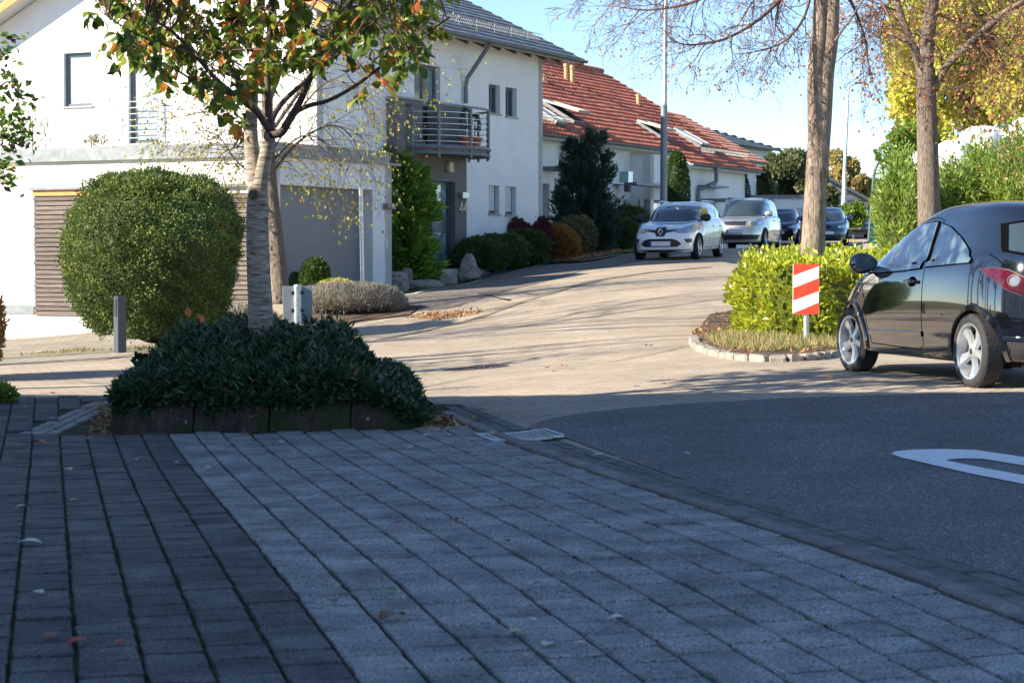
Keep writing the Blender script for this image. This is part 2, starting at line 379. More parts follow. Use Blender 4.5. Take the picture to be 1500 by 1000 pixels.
def place(me, mt, name, parent, x, y, h, d, jit=.004):
    """stone laid on the terrain with its length along d"""
    n = norm_at(x, y); n = (n + Vector((random.uniform(-jit, jit), random.uniform(-jit, jit), 0)) * 2).normalized()
    yv = Vector((d.x, d.y, 0)); yv = (yv - n * yv.dot(n)).normalized(); xv = yv.cross(n)
    M = Matrix((xv, yv, n)).transposed().to_4x4(); M.translation = Vector((x, y, G(x, y) + h))
    o = link(name, me, parent); o.matrix_world = M; o.matrix_basis = M; return o
def join_stones(name, mes, mt, spots, parent, kind='stuff'):
    mb = MB()
    for (x, y, h, d) in spots:
        me = random.choice(mes); n = norm_at(x, y); yv = Vector((d.x, d.y, 0)); yv = (yv - n * yv.dot(n)).normalized(); xv = yv.cross(n)
        M = Matrix((xv, yv, n)).transposed().to_4x4(); M.translation = Vector((x, y, G(x, y) + h))
        mb.add([M @ v.co for v in me.vertices], [tuple(p.vertices) for p in me.polygons])
    o = mb.build(name, mt, parent); tag(o, kind=kind); return o
side = drape('sidewalk', [(-14, -8), (K0.x - KD.x * -0 + KD.x * 24, K0.y + KD.y * 24), (K0.x + KN.x * .36 + KD.x * 24, K0.y + KN.y * .36 + KD.y * 24), (K0.x + KN.x * .36, K0.y + KN.y * .36), (K0.x + KN.x * .3 - KD.x * 1.6, K0.y + KN.y * .3 - KD.y * 1.6), (-.95, 16.6), (-3.0, 17.6), (-5.2, 18.2), (-14, 21)], .014, M_joint)
tag(side, kind='structure')
CW = .197; CL = .215
pale = rowmesh(CW - .014, CL - .016, .05, 5, .006, 1)
for me in pale: me.materials.append(M_pl)
dark = []
for me in pale: q = me.copy(); q.materials.clear(); q.materials.append(M_pd); dark.append(q)
near = []; far_p = []; far_d = []
for k in range(-1, 46):
    for j in range(-60, 110):
        t = -1.9 + j * CL + (k * .37 % 1) * CL
        c = K0 - KN * (.012 + (k + .5) * CW) + KD * t
        if k < 0: continue
        if c.y < 4.2 or c.y > 18.1: continue
        uu, vv = proj((c.x, c.y, G(c.x, c.y)))
        if uu < -90 or uu > 1600 or vv > 1130: continue
        if c.y > 14.5 and -3.55 < c.x: continue          # the stone planter stands here
        if c.y > 14.5 and c.x > -3.75 : continue
        if c.y > 17.95 - .12 * (c.x + 4.7): continue
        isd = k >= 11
        near.append((c.y, c.x, KD, isd))
near.sort(key=lambda q: q[0])
inv = [q for q in near if -20 < proj((q[1], q[0], G(q[1], q[0])))[0] < 1520 and proj((q[1], q[0], G(q[1], q[0])))[1] < 1015]
ind = set(id(q) for q in inv[:298])
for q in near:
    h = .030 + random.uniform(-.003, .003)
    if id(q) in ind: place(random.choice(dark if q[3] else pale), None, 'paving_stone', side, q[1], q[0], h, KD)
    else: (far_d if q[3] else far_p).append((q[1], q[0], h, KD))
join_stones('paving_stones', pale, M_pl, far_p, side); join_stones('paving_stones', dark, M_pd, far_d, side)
# kerb row and two gutter rows
kb = rowmesh(.10, .985, .05, 3, .008, 4)
for me in kb: me.materials.append(M_kerb)
gt = rowmesh(.108, .30, .05, 3, .008, 5)
for me in gt: me.materials.append(M_gut)
for j in range(-1, 13):
    c = K0 + KN * .06 + KD * (j * 1.0 + .5); place(random.choice(kb), None, 'kerb_stone', side, c.x, c.y, .036, KD)
for r in range(2):
    for j in range(-4, 40):
        t = j * .31 + r * .15
        if .70 < t < 1.42: continue
        c = K0 + KN * (.175 + r * .118) + KD * t
        if c.y < 4.2: continue
        place(random.choice(gt), None, 'gutter_stone', side, c.x, c.y, .026 - r * .003, KD)
# cobbled strip left of the planter
cob = rowmesh(.09, .09, .04, 3, .008, 6)
M_cob = objrand(mat('cobble_stone', (.27, .26, .24), .9, var=.3, scale=9, bump=.5, bscale=100), .25)
for me in cob: me.materials.append(M_cob)
for i in range(3):
    for j in range(28):
        x = -3.68 + i * .1 + random.uniform(-.006, .006); y = 14.65 + j * .1
        place(cob[i], None, 'cobble', side, x, y, .022, Vector((0.02, 1)), .02)

# worn seams and channels in the road
def seam(name, px, w, m, h=.018):
    pts = [Vector((*W(*q), 0)) for q in px]; L = []; R_ = []
    for i, p in enumerate(pts):
        d = (pts[min(i + 1, len(pts) - 1)] - pts[max(i - 1, 0)]).normalized(); n = Vector((-d.y, d.x, 0)); L.append(p + n * w / 2); R_.append(p - n * w / 2)
    o = drape(name, [(p.x, p.y) for p in L] + [(p.x, p.y) for p in reversed(R_)], h, m); tag(o, kind='structure')
M_seam_r = mat('channel_stone', (.20, .17, .13), .9, var=.4, scale=4, bump=.5, bscale=40, fine=.3)
seam('bed_kerb_line', [(572, 437.5), (610, 431), (650, 423.5), (700, 412.5), (750, 400.5), (795, 389), (850, 384), (912, 373)], .11, mat('pale_edging', (.42, .42, .40), .9, var=.3, scale=8, bump=.4, bscale=60), .03)
seam('road_channel', [(560, 497), (640, 480), (700, 466), (752, 447), (800, 432), (880, 410), (960, 399), (1040, 392)], .22, M_seam_r)
seam('road_seam', [(700, 430), (745, 441), (800, 431)], .05, M_joint); seam('road_seam', [(610, 570), (700, 552), (900, 530), (1016, 507)], .03, M_seam_r); seam('road_seam', [(640, 500), (860, 455), (1065, 425)], .035, M_seam_r)
# painted zero on the asphalt
outer = [(1305,668),(1312,664.6),(1335,662),(1380,661),(1430,662.5),(1500,673),(1600,690),(1700,712),(1760,740),(1760,765),(1700,772),(1600,738),(1500,713),(1420,697),(1360,683),(1318,673)]
inner = [(1387,677.5),(1390,676.6),(1396,675.8),(1412,675),(1440,675.5),(1500,685.5),(1600,704),(1680,722),(1692,730),(1692,738),(1660,735),(1600,722),(1500,700),(1440,689),(1405,682),(1390,679)]
def dens(pl, n=4):
    r = []
    for i in range(len(pl)):
        a, b = pl[i], pl[(i + 1) % len(pl)]
        for k in range(n): r.append((a[0] + (b[0] - a[0]) * k / n, a[1] + (b[1] - a[1]) * k / n))
    return r
mb = MB(); vs = []
oo = dens(outer); io = dens(inner); n = len(oo)
for k in range(5):
    for a, b in zip(oo, io):
        p = W(a[0] + (b[0] - a[0]) * k / 4, a[1] + (b[1] - a[1]) * k / 4); vs.append((p[0], p[1], G(*p) + .0165))
fs = [(k * n + i, k * n + (i + 1) % n, (k + 1) * n + (i + 1) % n, (k + 1) * n + i) for k in range(4) for i in range(n)]
mb.add(vs, fs); o = mb.build('road_marking', mat('road_paint', (.78, .78, .76), .7, var=.12, scale=14, bump=.4, bscale=150, fine=.15))
tag(o, kind='structure')

# drain grate across the gutter
M_galv = mat('galvanised_steel', (.55, .57, .58), .38, metal=.85, var=.2, scale=20)
M_blackhole = mat('drain_shade', (.012, .012, .012), .9, var=0)
t = empty('drain_grate', (0, 0, 0), 0, 'grey steel drain grate set across the gutter beside the asphalt', 'drain grate')
gc = K0 + KN * .17 + KD * 1.05; g0 = Vector((gc.x, gc.y, G(gc.x, gc.y) + .020)); n = norm_at(gc.x, gc.y)
ty = Vector((KD.x, KD.y, 0)); ty = (ty - n * ty.dot(n)).normalized(); tx = ty.cross(n)
Mg = Matrix((tx, ty, n)).transposed().to_4x4(); Mg.translation = g0
def gbox(mb, c, d): 
    k = MB(); k.box(c, d); mb.add([Mg @ Vector(v) for v in k.v], k.f)
hw, hl = .25, .27
def sag(x): return .014 * (x / hw) ** 2
fr = MB()
for s in (-1, 1):
    gbox(fr, (s * hw, 0, sag(hw)), (.02, hl * 2, .014))
    for i in range(6):
        x = -hw + (i + .5) * hw / 3; gbox(fr, (x, s * hl, sag(x)), (hw / 3 + .006, .02, .014))
fr.build('frame', M_galv, t)
for i in range(13):
    x = -hw + .04 + i * (2 * hw - .08) / 12; b = MB(); gbox(b, (x, 0, sag(x)), (.014, hl * 2 - .02, .012)); b.build('bar', M_galv, t)
b = MB(); gbox(b, (0, 0, -.004), (hw * 2, hl * 2, .004)); b.build('pit_shade_plate', M_blackhole, t)  # flat near-black plate just below the bars, coloured as the pit's shade

# manhole cover
mc = at(697, 540); t = empty('manhole_cover', mc, 0, 'round rusty brown manhole cover in the sunlit road', 'manhole cover')
n = norm_at(mc.x, mc.y); q = n.to_track_quat('Z', 'Y').to_euler(); t.rotation_euler = q
M_iron = mat('cast_iron', (.085, .07, .065), .6, metal=.3, var=.3, scale=30, bump=.5, bscale=90)
mb = MB(); mb.lathe([(.30, .0), (.30, .014), (.37, .014), (.37, .0)], 36); mb.build('frame', M_iron, t)
mb = MB(); mb.lathe([(.0001, .010), (.285, .010), (.285, 0)], 36)
for r in (.07, .13, .19, .25):
    for k in range(int(r * 60)):
        a = 2 * PI * k / int(r * 60); mb.box((r * math.cos(a), r * math.sin(a), .014), (.028, .018, .009), rz=a)
mb.build('lid', M_iron, t)
# ============================================================ BUILDINGS
AV = Vector((.446, .895, 0)); AV.normalize(); BV = Vector((AV.y, -AV.x, 0))          # along the street facades / out of them
UP = Vector((0, 0, 1))
def on_plane(u, v, o, d):
    """(s, z) where the line of sight meets the vertical plane through o along d"""
    a, _b = ray(u, v); Y = (o.x * d.y - o.y * d.x) / (a * d.y - d.x)
    s = ((a * Y - o.x) * d.x + (Y - o.y) * d.y); return s, EYE + _b * Y
M_white = mat('white_render', (.84, .84, .83), .9, var=.04, scale=1.5, bump=.25, bscale=120, fine=.04)
M_white2 = mat('old_white_render', (.74, .735, .71), .9, var=.10, scale=.9, bump=.3, bscale=90, fine=.05)
M_grey = mat('grey_render', (.17, .16, .155), .9, var=.06, scale=2, bump=.25, bscale=120)
M_anth = mat('anthracite_frame', (.10, .125, .15), .45, var=.05, scale=8)
M_door = mat('door_panel', (.11, .13, .17), .4, var=.05, scale=4)
M_glass = mat('window_glass', (.05, .075, .085), .04, var=0, coat=1., ior=1.9)
M_curt = mat('curtained_glass', (.36, .43, .45), .12, var=.22, scale=2.0, stretch=(6, 6, .25), coat=1., ior=1.6)
M_zinc = mat('zinc', (.20, .225, .235), .5, metal=.3, var=.22, scale=5)
M_zincd = mat('dark_zinc', (.17, .19, .21), .5, metal=.4, var=.2, scale=5)
M_sill = mat('sill_metal', (.30, .30, .29), .5, metal=.3, var=.1)
M_wood = objrand(mat('weathered_board', (.125, .10, .088), .85, var=.35, scale=6, stretch=(.4, .4, 14), col2=(.215, .175, .155), fine=.2, bscale=90), .22)
M_orange = mat('oiled_wood', (.62, .24, .06), .6, var=.25, scale=4, stretch=(1, 1, 12))
M_steel = mat('brushed_steel', (.52, .54, .55), .32, metal=.9, var=.1)
M_slate = objrand(mat('slate_tile', (.16, .185, .215), .5, var=.25, scale=3, col2=(.25, .28, .31)), .1)
M_red = mat('red_clay_tile', (.42, .115, .075), .7, var=.35, scale=1.6, col2=(.56, .20, .13), fine=.3, bscale=14)
M_red2 = mat('salmon_clay_tile', (.52, .24, .17), .7, var=.25, scale=1.6, fine=.2, bscale=14)
M_conc = mat('concrete', (.42, .40, .36), .9, var=.2, scale=3, bump=.4, bscale=60, fine=.15)
M_shut = mat('white_shutter', (.66, .68, .68), .6, var=.06)
M_terra = mat('terracotta', (.48, .17, .09), .8, var=.2)
M_stone = mat('rough_sandstone', (.30, .26, .21), .95, var=.4, scale=5, bump=1., bscale=25, fine=.25)

def wall(name, o, d, outer, openings, m, parent, out, depth=.2, thick=.28):
    """facade with real openings. o origin, d along, out outward normal; outer polygon (s, z); openings (s0, s1, z0, z1)"""
    xs = sorted(set([min(p[0] for p in outer), max(p[0] for p in outer)] + [q for op in openings for q in op[:2]]))
    zs = sorted(set([min(p[1] for p in outer), max(p[1] for p in outer)] + [q for op in openings for q in op[2:4]]))
    q = lambda s, z, k=0.: (o.x + d.x * s - out.x * k, o.y + d.y * s - out.y * k, z)
    vs = []; fs = []
    def add(pts):
        n = len(vs); vs.extend(pts); fs.append(tuple(range(n, n + len(pts))))
    for c in cells(outer, xs, zs):
        cx = sum(p[0] for p in c) / len(c); cz = sum(p[1] for p in c) / len(c)
        if any(a < cx < b and e < cz < f for a, b, e, f in [op[:4] for op in openings]): continue
        add([q(*p) for p in c])
    for op in openings:
        a, b, e, f = op[:4]; k = depth
        add([q(a, e), q(a, f), q(a, f, k), q(a, e, k)]); add([q(b, f), q(b, e), q(b, e, k), q(b, f, k)])
        add([q(a, f), q(b, f), q(b, f, k), q(a, f, k)]); add([q(b, e), q(a, e), q(a, e, k), q(b, e, k)])
    n = len(outer)
    for i in range(n):
        a, b = outer[i], outer[(i + 1) % n]; add([q(*a), q(*a, thick), q(*b, thick), q(*b)])
    vs, fs = merged(vs, fs)
    me = bpy.data.meshes.new(name); me.from_pydata(vs, [], fs)
    bm = bmesh.new(); bm.from_mesh(me); bmesh.ops.recalc_face_normals(bm, faces=bm.faces); bm.to_mesh(me); bm.free()
    me.materials.append(m); me.update(); return link(name, me, parent)
def pbox(mb, o, d, out, s0, s1, z0, z1, k0, k1):
    """box on a facade: k = distance in front of the plane"""
    vs = []
    for k in (k0, k1):
        for s, z in ((s0, z0), (s1, z0), (s1, z1), (s0, z1)): vs.append((o.x + d.x * s + out.x * k, o.y + d.y * s + out.y * k, z))
    mb.add(vs, [(0, 1, 2, 3), (7, 6, 5, 4), (0, 4, 5, 1), (1, 5, 6, 2), (2, 6, 7, 3), (3, 7, 4, 0)])
def window(o, d, out, op, parent, depth=.2, glass=None, fr=.07, mull=(), trans=(), sill=True, name='window', fm=None, sillm=None):
    a, b, e, f = op[:4]; fm = fm or M_anth; k = -depth
    r = empty('x') if False else None
    mb = MB()
    for q in ((a, a + fr, e, f), (b - fr, b, e, f)): pbox(mb, o, d, out, q[0], q[1], q[2], q[3], k, k + .07)
    for q in ((a + fr, b - fr, f - fr, f), (a + fr, b - fr, e, e + fr)): pbox(mb, o, d, out, q[0], q[1], q[2], q[3], k + .001, k + .069)
    for x in mull: pbox(mb, o, d, out, x - fr * .4, x + fr * .4, e + fr, f - fr, k + .002, k + .06)
    for z in trans: pbox(mb, o, d, out, a + fr, b - fr, z - fr * .4, z + fr * .4, k + .003, k + .058)
    w = mb.build(name, fm, parent)
    g = MB(); pbox(g, o, d, out, a + fr * .5, b - fr * .5, e + fr * .5, f - fr * .5, k + .012, k + .026); g.build('pane', glass or M_glass, w)
    if sill:
        s = MB(); pbox(s, o, d, out, a - .04, b + .04, e - .035, e + .004, -depth + .07, .05); s.build('sill', sillm or M_sill, w)
    return w
def roof_slope(name, p0, p1, up_dir, slope_len, m, parent, course=.34, wave=0., wl=.3, lift=.03, rake=None):
    """courses of overlapping tiles from the eave line p0-p1; up_dir = unit vector up the slope; rake(t)->(cut at p0 end, cut at p1 end)"""
    p0 = Vector(p0); p1 = Vector(p1); d = (p1 - p0); L = d.length; d.normalize(); n = d.cross(up_dir).normalized()
    if n.z < 0: n = -n
    mb = MB(); nc = int(slope_len / course); ns = max(2, int(L / (wl / 6))) if wave else max(2, int(L / wl))
    rnd = random.Random(5)
    for c in range(nc):
        t0 = c * course; t1 = t0 + course + .05; vs = []; c0, c1 = rake(t0) if rake else (0, 0)
        off = (c % 2) * .5
        for i in range(ns + 1):
            s = c0 + (L - c0 - c1) * i / ns
            w = wave * (abs(math.sin(PI * s / wl)) ** .7) if wave else 0
            j = rnd.uniform(-.004, .004)
            e = p0 + d * s + up_dir * t0
            vs += [e + n * (0 + w * .3), e + n * (lift + w + j), p0 + d * s + up_dir * t1 + n * (w * .75 + .002)]
        fs = []
        for i in range(ns):
            a = i * 3; b = a + 3; fs += [(a, b, b + 1, a + 1), (a + 1, b + 1, b + 2, a + 2)]
        mb.add(vs, fs)
    o = mb.build(name, m, parent); o['kind'] = 'stuff'; return o
def gutter(p0, p1, parent, r=.075, m=None):
    mb = MB(); d = (Vector(p1) - Vector(p0)).normalized(); side = d.cross(UP); vs = []; fs = []; N = 9
    for p in (p0, p1):
        for rr in (r, r - .012):
            for k in range(N):
                a = PI * k / (N - 1); vs.append(Vector(p) + side * rr * math.cos(a) - UP * rr * math.sin(a))
    for k in range(N - 1):
        fs += [(k, k + 1, 2 * N + k + 1, 2 * N + k), (N + k, 3 * N + k, 3 * N + k + 1, N + k + 1)]
    fs += [(0, 2 * N, 3 * N, N), (N - 1, 2 * N - 1, 4 * N - 1, 3 * N - 1), tuple(range(N)), tuple(2 * N + k for k in range(N - 1, -1, -1))]
    mb.add(vs, fs); return mb.build('gutter', m or M_zincd, parent, smooth=True, ang=50)

# ---------------------------------------------------------------- tall white house
HO = P(795, 372, 54); HO.z = 0                                   # far corner of its street facade
HL = HO - AV * 11.67                                             # near corner, towards the camera
house = empty('white_house', (HL.x, HL.y, .3), 0, 'tall white rendered house with slate roof, round steel balcony and grey entrance bay', 'house')
def relink(o, par):
    o.parent = par; o.matrix_parent_inverse = par.matrix_basis.inverted()
class Grp:
    """remembers objects made since a moment, to parent them keeping their place"""
    pass
def adopt(root, objs):
    inv = Matrix.Translation(root.location).inverted() if root.rotation_euler.z == 0 else root.matrix_basis.inverted()
    for o in objs: o.parent = root; o.matrix_parent_inverse = inv
def parts_of(fn, root):
    """run fn(None-parented) and adopt what is new and parentless"""
    before = set(bpy.data.objects); fn(); adopt(root, [o for o in bpy.data.objects if o not in before and o.parent is None])

ridgeL = 4.39; E0 = EYE + 5.7; RZ = E0 + .5 * ridgeL; HW = 12.0
def zroofL(L): return E0 + .5 * L if L < ridgeL else RZ - .487 * (L - ridgeL)
def build_house():
    # right (street) facade, s measured from near corner HL along AV
    sof = E0 - .05
    ops = []
    def op(u0, v0, u1, v1, o=HL, d=AV):
        a = on_plane(u0, v0, o, d); b = on_plane(u1, v1, o, d); c = on_plane(u0, v1, o, d)
        return (min(a[0], b[0]), max(a[0], b[0]), c[1], a[1])
    w1 = op(716, 123, 732.5, 165.5); w2 = op(740.5, 127.5, 757, 170.5)
    s1 = op(715.5, 271, 731.5, 313.5); s2 = op(740, 273, 756, 315)
    bd = op(607, 92, 645, 218); bd = (bd[0], bd[1], on_plane(640, 214, HL, AV)[1], bd[3])
    ops = [w1, w2, s1, s2, bd]
    wall('facade', HL, AV, [(0, -1), (11.67, -1), (11.67, sof), (0, sof)], ops, M_white, None, BV)
    wall('dark_plinth', HL + BV * .012, AV, [(7.35, -.6), (11.67, -.6), (11.67, on_plane(735, 347, HL, AV)[1]), (7.35, on_plane(735, 347, HL, AV)[1])], [], M_grey, None, BV)
    for w in (w1, w2): window(HL, AV, BV, w, None, mull=((w[0] * .42 + w[1] * .58),))
    for w in (s1, s2):
        r = window(HL, AV, BV, w, None, fm=M_anth)
        n = 12; hh = (w[3] - w[2] - .1) / n
        for i in range(n):
            mb = MB(); pbox(mb, HL, AV, BV, w[0] + .02, w[1] - .14, w[2] + .1 + i * hh, w[2] + .1 + (i + .86) * hh, -.11, -.085); mb.build('shutter_slat', M_shut, r)
    window(HL, AV, BV, bd, None, mull=((bd[0] + bd[1]) / 2,), sill=False, name='balcony_door', fr=.09, glass=mat('balcony_glass', (.16, .22, .25), .08, var=.5, scale=1.6, stretch=(5, 5, .3), coat=1., ior=1.7))
    # gable wall, s = L measured from HL along -BV
    NB = -BV
    def gop(u0, v0, u1, v1): return op(u0, v0, u1, v1, HL, NB)
    g1 = gop(92.5, 78.5, 135, 157); g2 = gop(187.5, 74.5, 232, 211)
    outer = [(0, -1.2), (HW, -1.2), (HW, zroofL(HW) - .1), (ridgeL, RZ - .1), (0, E0 - .1)]
    wall('gable_wall', HL, NB, outer, [g1, g2], M_white, None, -AV)
    window(HL, NB, -AV, g1, None, glass=M_curt, fr=.075, depth=.16)
    window(HL, NB, -AV, g2, None, glass=M_curt, fr=.085, depth=.16, name='french_window')
    # railing in front of the french window
    o = HL + (-AV) * .10; mb = MB(); a, b = g2[0] - .12, g2[1] + .12; zz = on_plane(200, 150, HL, NB)[1]; zb = on_plane(200, 203, HL, NB)[1]
    rl = MB()
    for s in (a + .03, b - .03): pbox(rl, o, NB, -AV, s - .018, s + .018, zb - .05, zz + .03, 0, .03)
    rr = rl.build('railing', M_steel, None)
    for i in range(7):
        z = zb + (zz - zb) * i / 6; mb = MB(); p = o + NB * (a - .08) - AV * .045; q = o + NB * (b + .08) - AV * .045
        mb.tube([(p.x, p.y, z), (q.x, q.y, z)], .014, 6); mb.build('bar', M_steel, rr)
    # rear and far walls (plain)
    far = HO.copy(); wall('far_gable', far, NB, outer, [], M_white, None, AV)
    wall('back_wall', HL + NB * HW, AV, [(0, -1), (11.67, -1), (11.67, zroofL(HW) - .1), (0, zroofL(HW) - .1)], [], M_white, None, -BV)
    # roof slopes: right (towards the street)
    og = .6; oe = .7; cs = 1 / math.hypot(1, .5)
    upR = (NB + UP * .5).normalized(); eR0 = HL - AV * og + BV * oe; eR1 = HO + AV * 1.2 + BV * oe
    ze = E0 - .5 * oe + .06; eR0 = Vector((eR0.x, eR0.y, ze)); eR1 = Vector((eR1.x, eR1.y, ze)); SL = (ridgeL + oe) / cs
    roof_slope('roof_tiles', eR0, eR1, upR, SL, M_slate, None, course=.36, wl=.3, lift=.045)
    # left slope
    upL = (BV + UP * .487).normalized(); LL = HW + .6; eL0 = HL - AV * og + NB * LL; eL1 = HO + AV * 1.2 + NB * LL; zl = zroofL(LL) + .1
    roof_slope('roof_tiles', Vector((eL1.x, eL1.y, zl)), Vector((eL0.x, eL0.y, zl)), upL, (LL - ridgeL) * math.hypot(1, .487), M_slate, None, course=.36, wl=.3, lift=.045)
    # deck boards below the tiles = soffit, with verge boards
    sf = MB()
    def quad(pts, t=.1):
        n = len(sf.v); pts = [Vector(p) for p in pts]; sf.add(pts + [p + UP * t for p in pts], [(3, 2, 1, 0), (4, 5, 6, 7), (0, 1, 5, 4), (1, 2, 6, 5), (2, 3, 7, 6), (3, 0, 4, 7)])
    def pt(s, L, dz=0): q = HL + AV * s + NB * L; return Vector((q.x, q.y, zroofL(L) if L > 0 else E0 + .5 * L)) + UP * dz
    quad([pt(-og + .03, -oe + .05, -.08), pt(11.67 + 1.17, -oe + .05, -.08), pt(11.67 + 1.17, ridgeL, -.08), pt(-og + .03, ridgeL, -.08)])
    quad([pt(-og + .03, ridgeL, -.082), pt(11.67 + 1.17, ridgeL, -.082), pt(11.67 + 1.17, LL - .05, -.082), pt(-og + .03, LL - .05, -.082)])
    sf.build('soffit', mat('painted_soffit', (.50, .50, .49), .8, var=.05), None)
    vb = MB()
    for s in (-og, 11.67 + 1.2):
        for A, B in ((-oe, ridgeL), (ridgeL, LL)): vb = MB(); vb.box2(pt(s, A, -.03), pt(s, B, -.03), .035, .2); vb.build('verge_board', M_orange, None)
    # rafter ends under the street eave
    nr = 14
    for i in range(nr):
        s = -.2 + i * (12.6 / nr); mb = MB(); mb.box2(pt(s, -oe + .1, -.13), pt(s, .2, -.13), .1, .12); mb.build('rafter', mat('dark_wood', (.10, .065, .045), .7), None)
    gz = ze - .02; go = .07
    p0 = eR0 + BV * go - AV * 0; p1 = eR1 + BV * go
    gutter((p0.x, p0.y, gz), (p1.x, p1.y, gz), None)
    # snow guard: lattice fence above the eave
    def rp(s, t): b0 = eR0 + AV * s + upR * t; return b0
    nrm = AV.cross(upR).normalized(); nrm = nrm if nrm.z > 0 else -nrm
    sg = MB(); sA = on_plane(655, 30, eR0, AV)[0]; sB = on_plane(818, 65, eR0, AV)[0]; T = .95
    s = sA
    while s < sB:
        for h in (.05, .14, .235): sg.tube([rp(s, T) + nrm * h, rp(s + .95, T) + nrm * h], .008, 4, False)
        k = s
        while k < s + .95: sg.tube([rp(k, T) + nrm * .05, rp(k, T) + nrm * .235], .006, 4, False); k += .095
        sg.box2(rp(s, T - .12), rp(s, T) + nrm * .25, .03, .012)
        s += 1.0
    o = sg.build('snow_guard', M_zincd, None)
    # rain pipe: slants from the gutter to the wall, then drops
    a = on_plane(719, 78, p0, AV)[0]; q0 = p0 + AV * a; q0.z = gz - .06
    sb = on_plane(678, 118, HL, AV); q1 = HL + AV * sb[0] + BV * .09; q1.z = sb[1]; q2 = q1.copy(); q2.z = on_plane(678, 152, HL, AV)[1]
    mb = MB(); mb.tube([q0, q0 + (q1 - q0) * .05, q0 + (q1 - q0) * .95, q1 - UP * .12, q2], .055, 10); mb.build('rain_pipe', M_zincd, None, smooth=True, ang=50)
    # grey entrance bay
    BO = HL + BV * .30
    z_top = on_plane(683, 158, BO, AV)[1]; sL = on_plane(582, 200, BO, AV)[0]; sR = on_plane(683.5, 200, BO, AV)[0]
    dR = on_plane(667, 380, BO, AV)[0]; dL = dR - 1.95; zt = on_plane(667, 267, BO, AV)[1]; zb = on_plane(640, 392, BO, AV)[1] - .02
    zbal = on_plane(640, 216, BO, AV)[1]
    gL1 = on_plane(619, 200, BO, AV)[0]; gR0 = on_plane(641, 200, BO, AV)[0]
    outer = [(sL, -.5), (sR, -.5), (sR, z_top), (gR0, z_top), (gR0, zbal), (gL1, zbal), (gL1, z_top), (sL, z_top)]
    wall('entrance_bay', BO, AV, outer, [(dL, dR, zb, zt)], M_grey, None, BV, depth=.26, thick=.29)
    mb = MB()
    pbox(mb, BO, AV, BV, sL, gL1 + .04, z_top + .001, z_top + .05, -.29, .04); pbox(mb, BO, AV, BV, gR0 - .04, sR + .05, z_top + .001, z_top + .05, -.29, .05)
    mb.build('coping', M_sill, None)
    # door: leaf, dark post, glazed side light with steel bar
    mid = on_plane(642, 330, BO, AV)[0]
    f = MB(); k = -.26
    for q in ((dL, dR, zt - .07, zt), (dL, dR, zb, zb + .05)): pbox(f, BO, AV, BV, *q, k, k + .1)
    for q in ((dL, dL + .07), (mid - .05, mid + .05), (dR - .1, dR)): pbox(f, BO, AV, BV, q[0], q[1], zb + .05, zt - .07, k + .001, k + .098)
    dr = f.build('door', mat('door_frame', (.055, .085, .14), .4), None)
    mb = MB(); pbox(mb, BO, AV, BV, dL + .07, mid - .05, zb + .05, zt - .07, k + .02, k + .06); mb.build('leaf', M_door, dr)
    z1 = zb + .5 * (zt - zb) - .2; z2 = zb + .5 * (zt - zb) + .22
    g_ = mat('side_light_glass', (.20, .30, .32), .1, var=.6, scale=5, coat=1., ior=1.6)
    for a, b in ((zb + .14, z1), (z2, zt - .07)):
        mb = MB(); pbox(mb, BO, AV, BV, mid + .05, dR - .1, a, b, k + .02, k + .05); mb.build('pane', g_, dr)
    mb = MB(); pbox(mb, BO, AV, BV, mid + .05, dR - .1, z1, z2, k + .02, k + .07); pbox(mb, BO, AV, BV, mid + .05, dR - .1, zb + .05, zb + .14, k + .02, k + .07); mb.build('letter_panel', M_door, dr)
    for i, c in enumerate((.2, .45, .68)): mb = MB(); pbox(mb, BO, AV, BV, mid + .05 + c * .5, mid + .05 + c * .5 + .07, z2 - .17, z2 - .07, k + .071, k + .076); mb.build('name_plate', mat('name_plate', (.5, .38, .27), .5, var=.3, scale=30), dr)
    # step slab
    mb = MB(); pbox(mb, BO, AV, BV, dL - .3, dR + .25, zb - .17, zb - .005, -.25, .85); mb.build('step', M_conc, None)
    # lamp and house number on the bay's right pier
    s_, z_ = on_plane(680, 286, BO, AV); mb = MB(); pbox(mb, BO, AV, BV, s_ - .32, s_ + .02, z_ - .09, z_ + .07, .001, .14); mb.build('wall_lamp', M_steel, None, bevel=.01)
    s_, z_ = on_plane(656, 247, BO, AV); mb = MB(); pbox(mb, BO, AV, BV, s_ - .12, s_ + .12, z_ - .1, z_ + .16, .001, .12); mb.build('wall_lamp', mat('cream_lamp', (.6, .53, .38), .5), None, bevel=.02)
    for du in (673.6, 679.4):
        s_, z_ = on_plane(du, 303.5, BO, AV); mb = MB(); w = .17
        def st(a, b):
            pa = BO + AV * (s_ + a[0] * w) + BV * .03; pb = BO + AV * (s_ + b[0] * w) + BV * .03
            mb.box2((pa.x, pa.y, z_ + a[1] * .17 * 1.6), (pb.x, pb.y, z_ + b[1] * .17 * 1.6), .04, .045, up=BV)
        st((.25, -.5), (.25, .5)); st((.25, .5), (-.55, -.22)); st((-.6, -.22), (.55, -.22)); mb.build('number_digit', mat('number_metal', (.52, .47, .36), .5, metal=.3), None)
    # round balcony
    bc = (sL + .55 + sR) / 2 + .35; s0 = on_plane(597, 225, BO, AV)[0]; s1_ = on_plane(686, 225, BO, AV)[0]
    R = (s1_ - s0) / 2; cen = BO + AV * ((s0 + s1_) / 2)
    zs = zbal
    def arc(r, k, n=24, dep=.72): a = PI * k / n; return cen + AV * (-r * math.cos(a)) + BV * (r * math.sin(a) * dep)
    mb = MB(); N = 24; vs = []
    for z in (zs - .2, zs - .02):
        for k in range(N + 1): p = arc(R, k); vs.append((p.x, p.y, z))
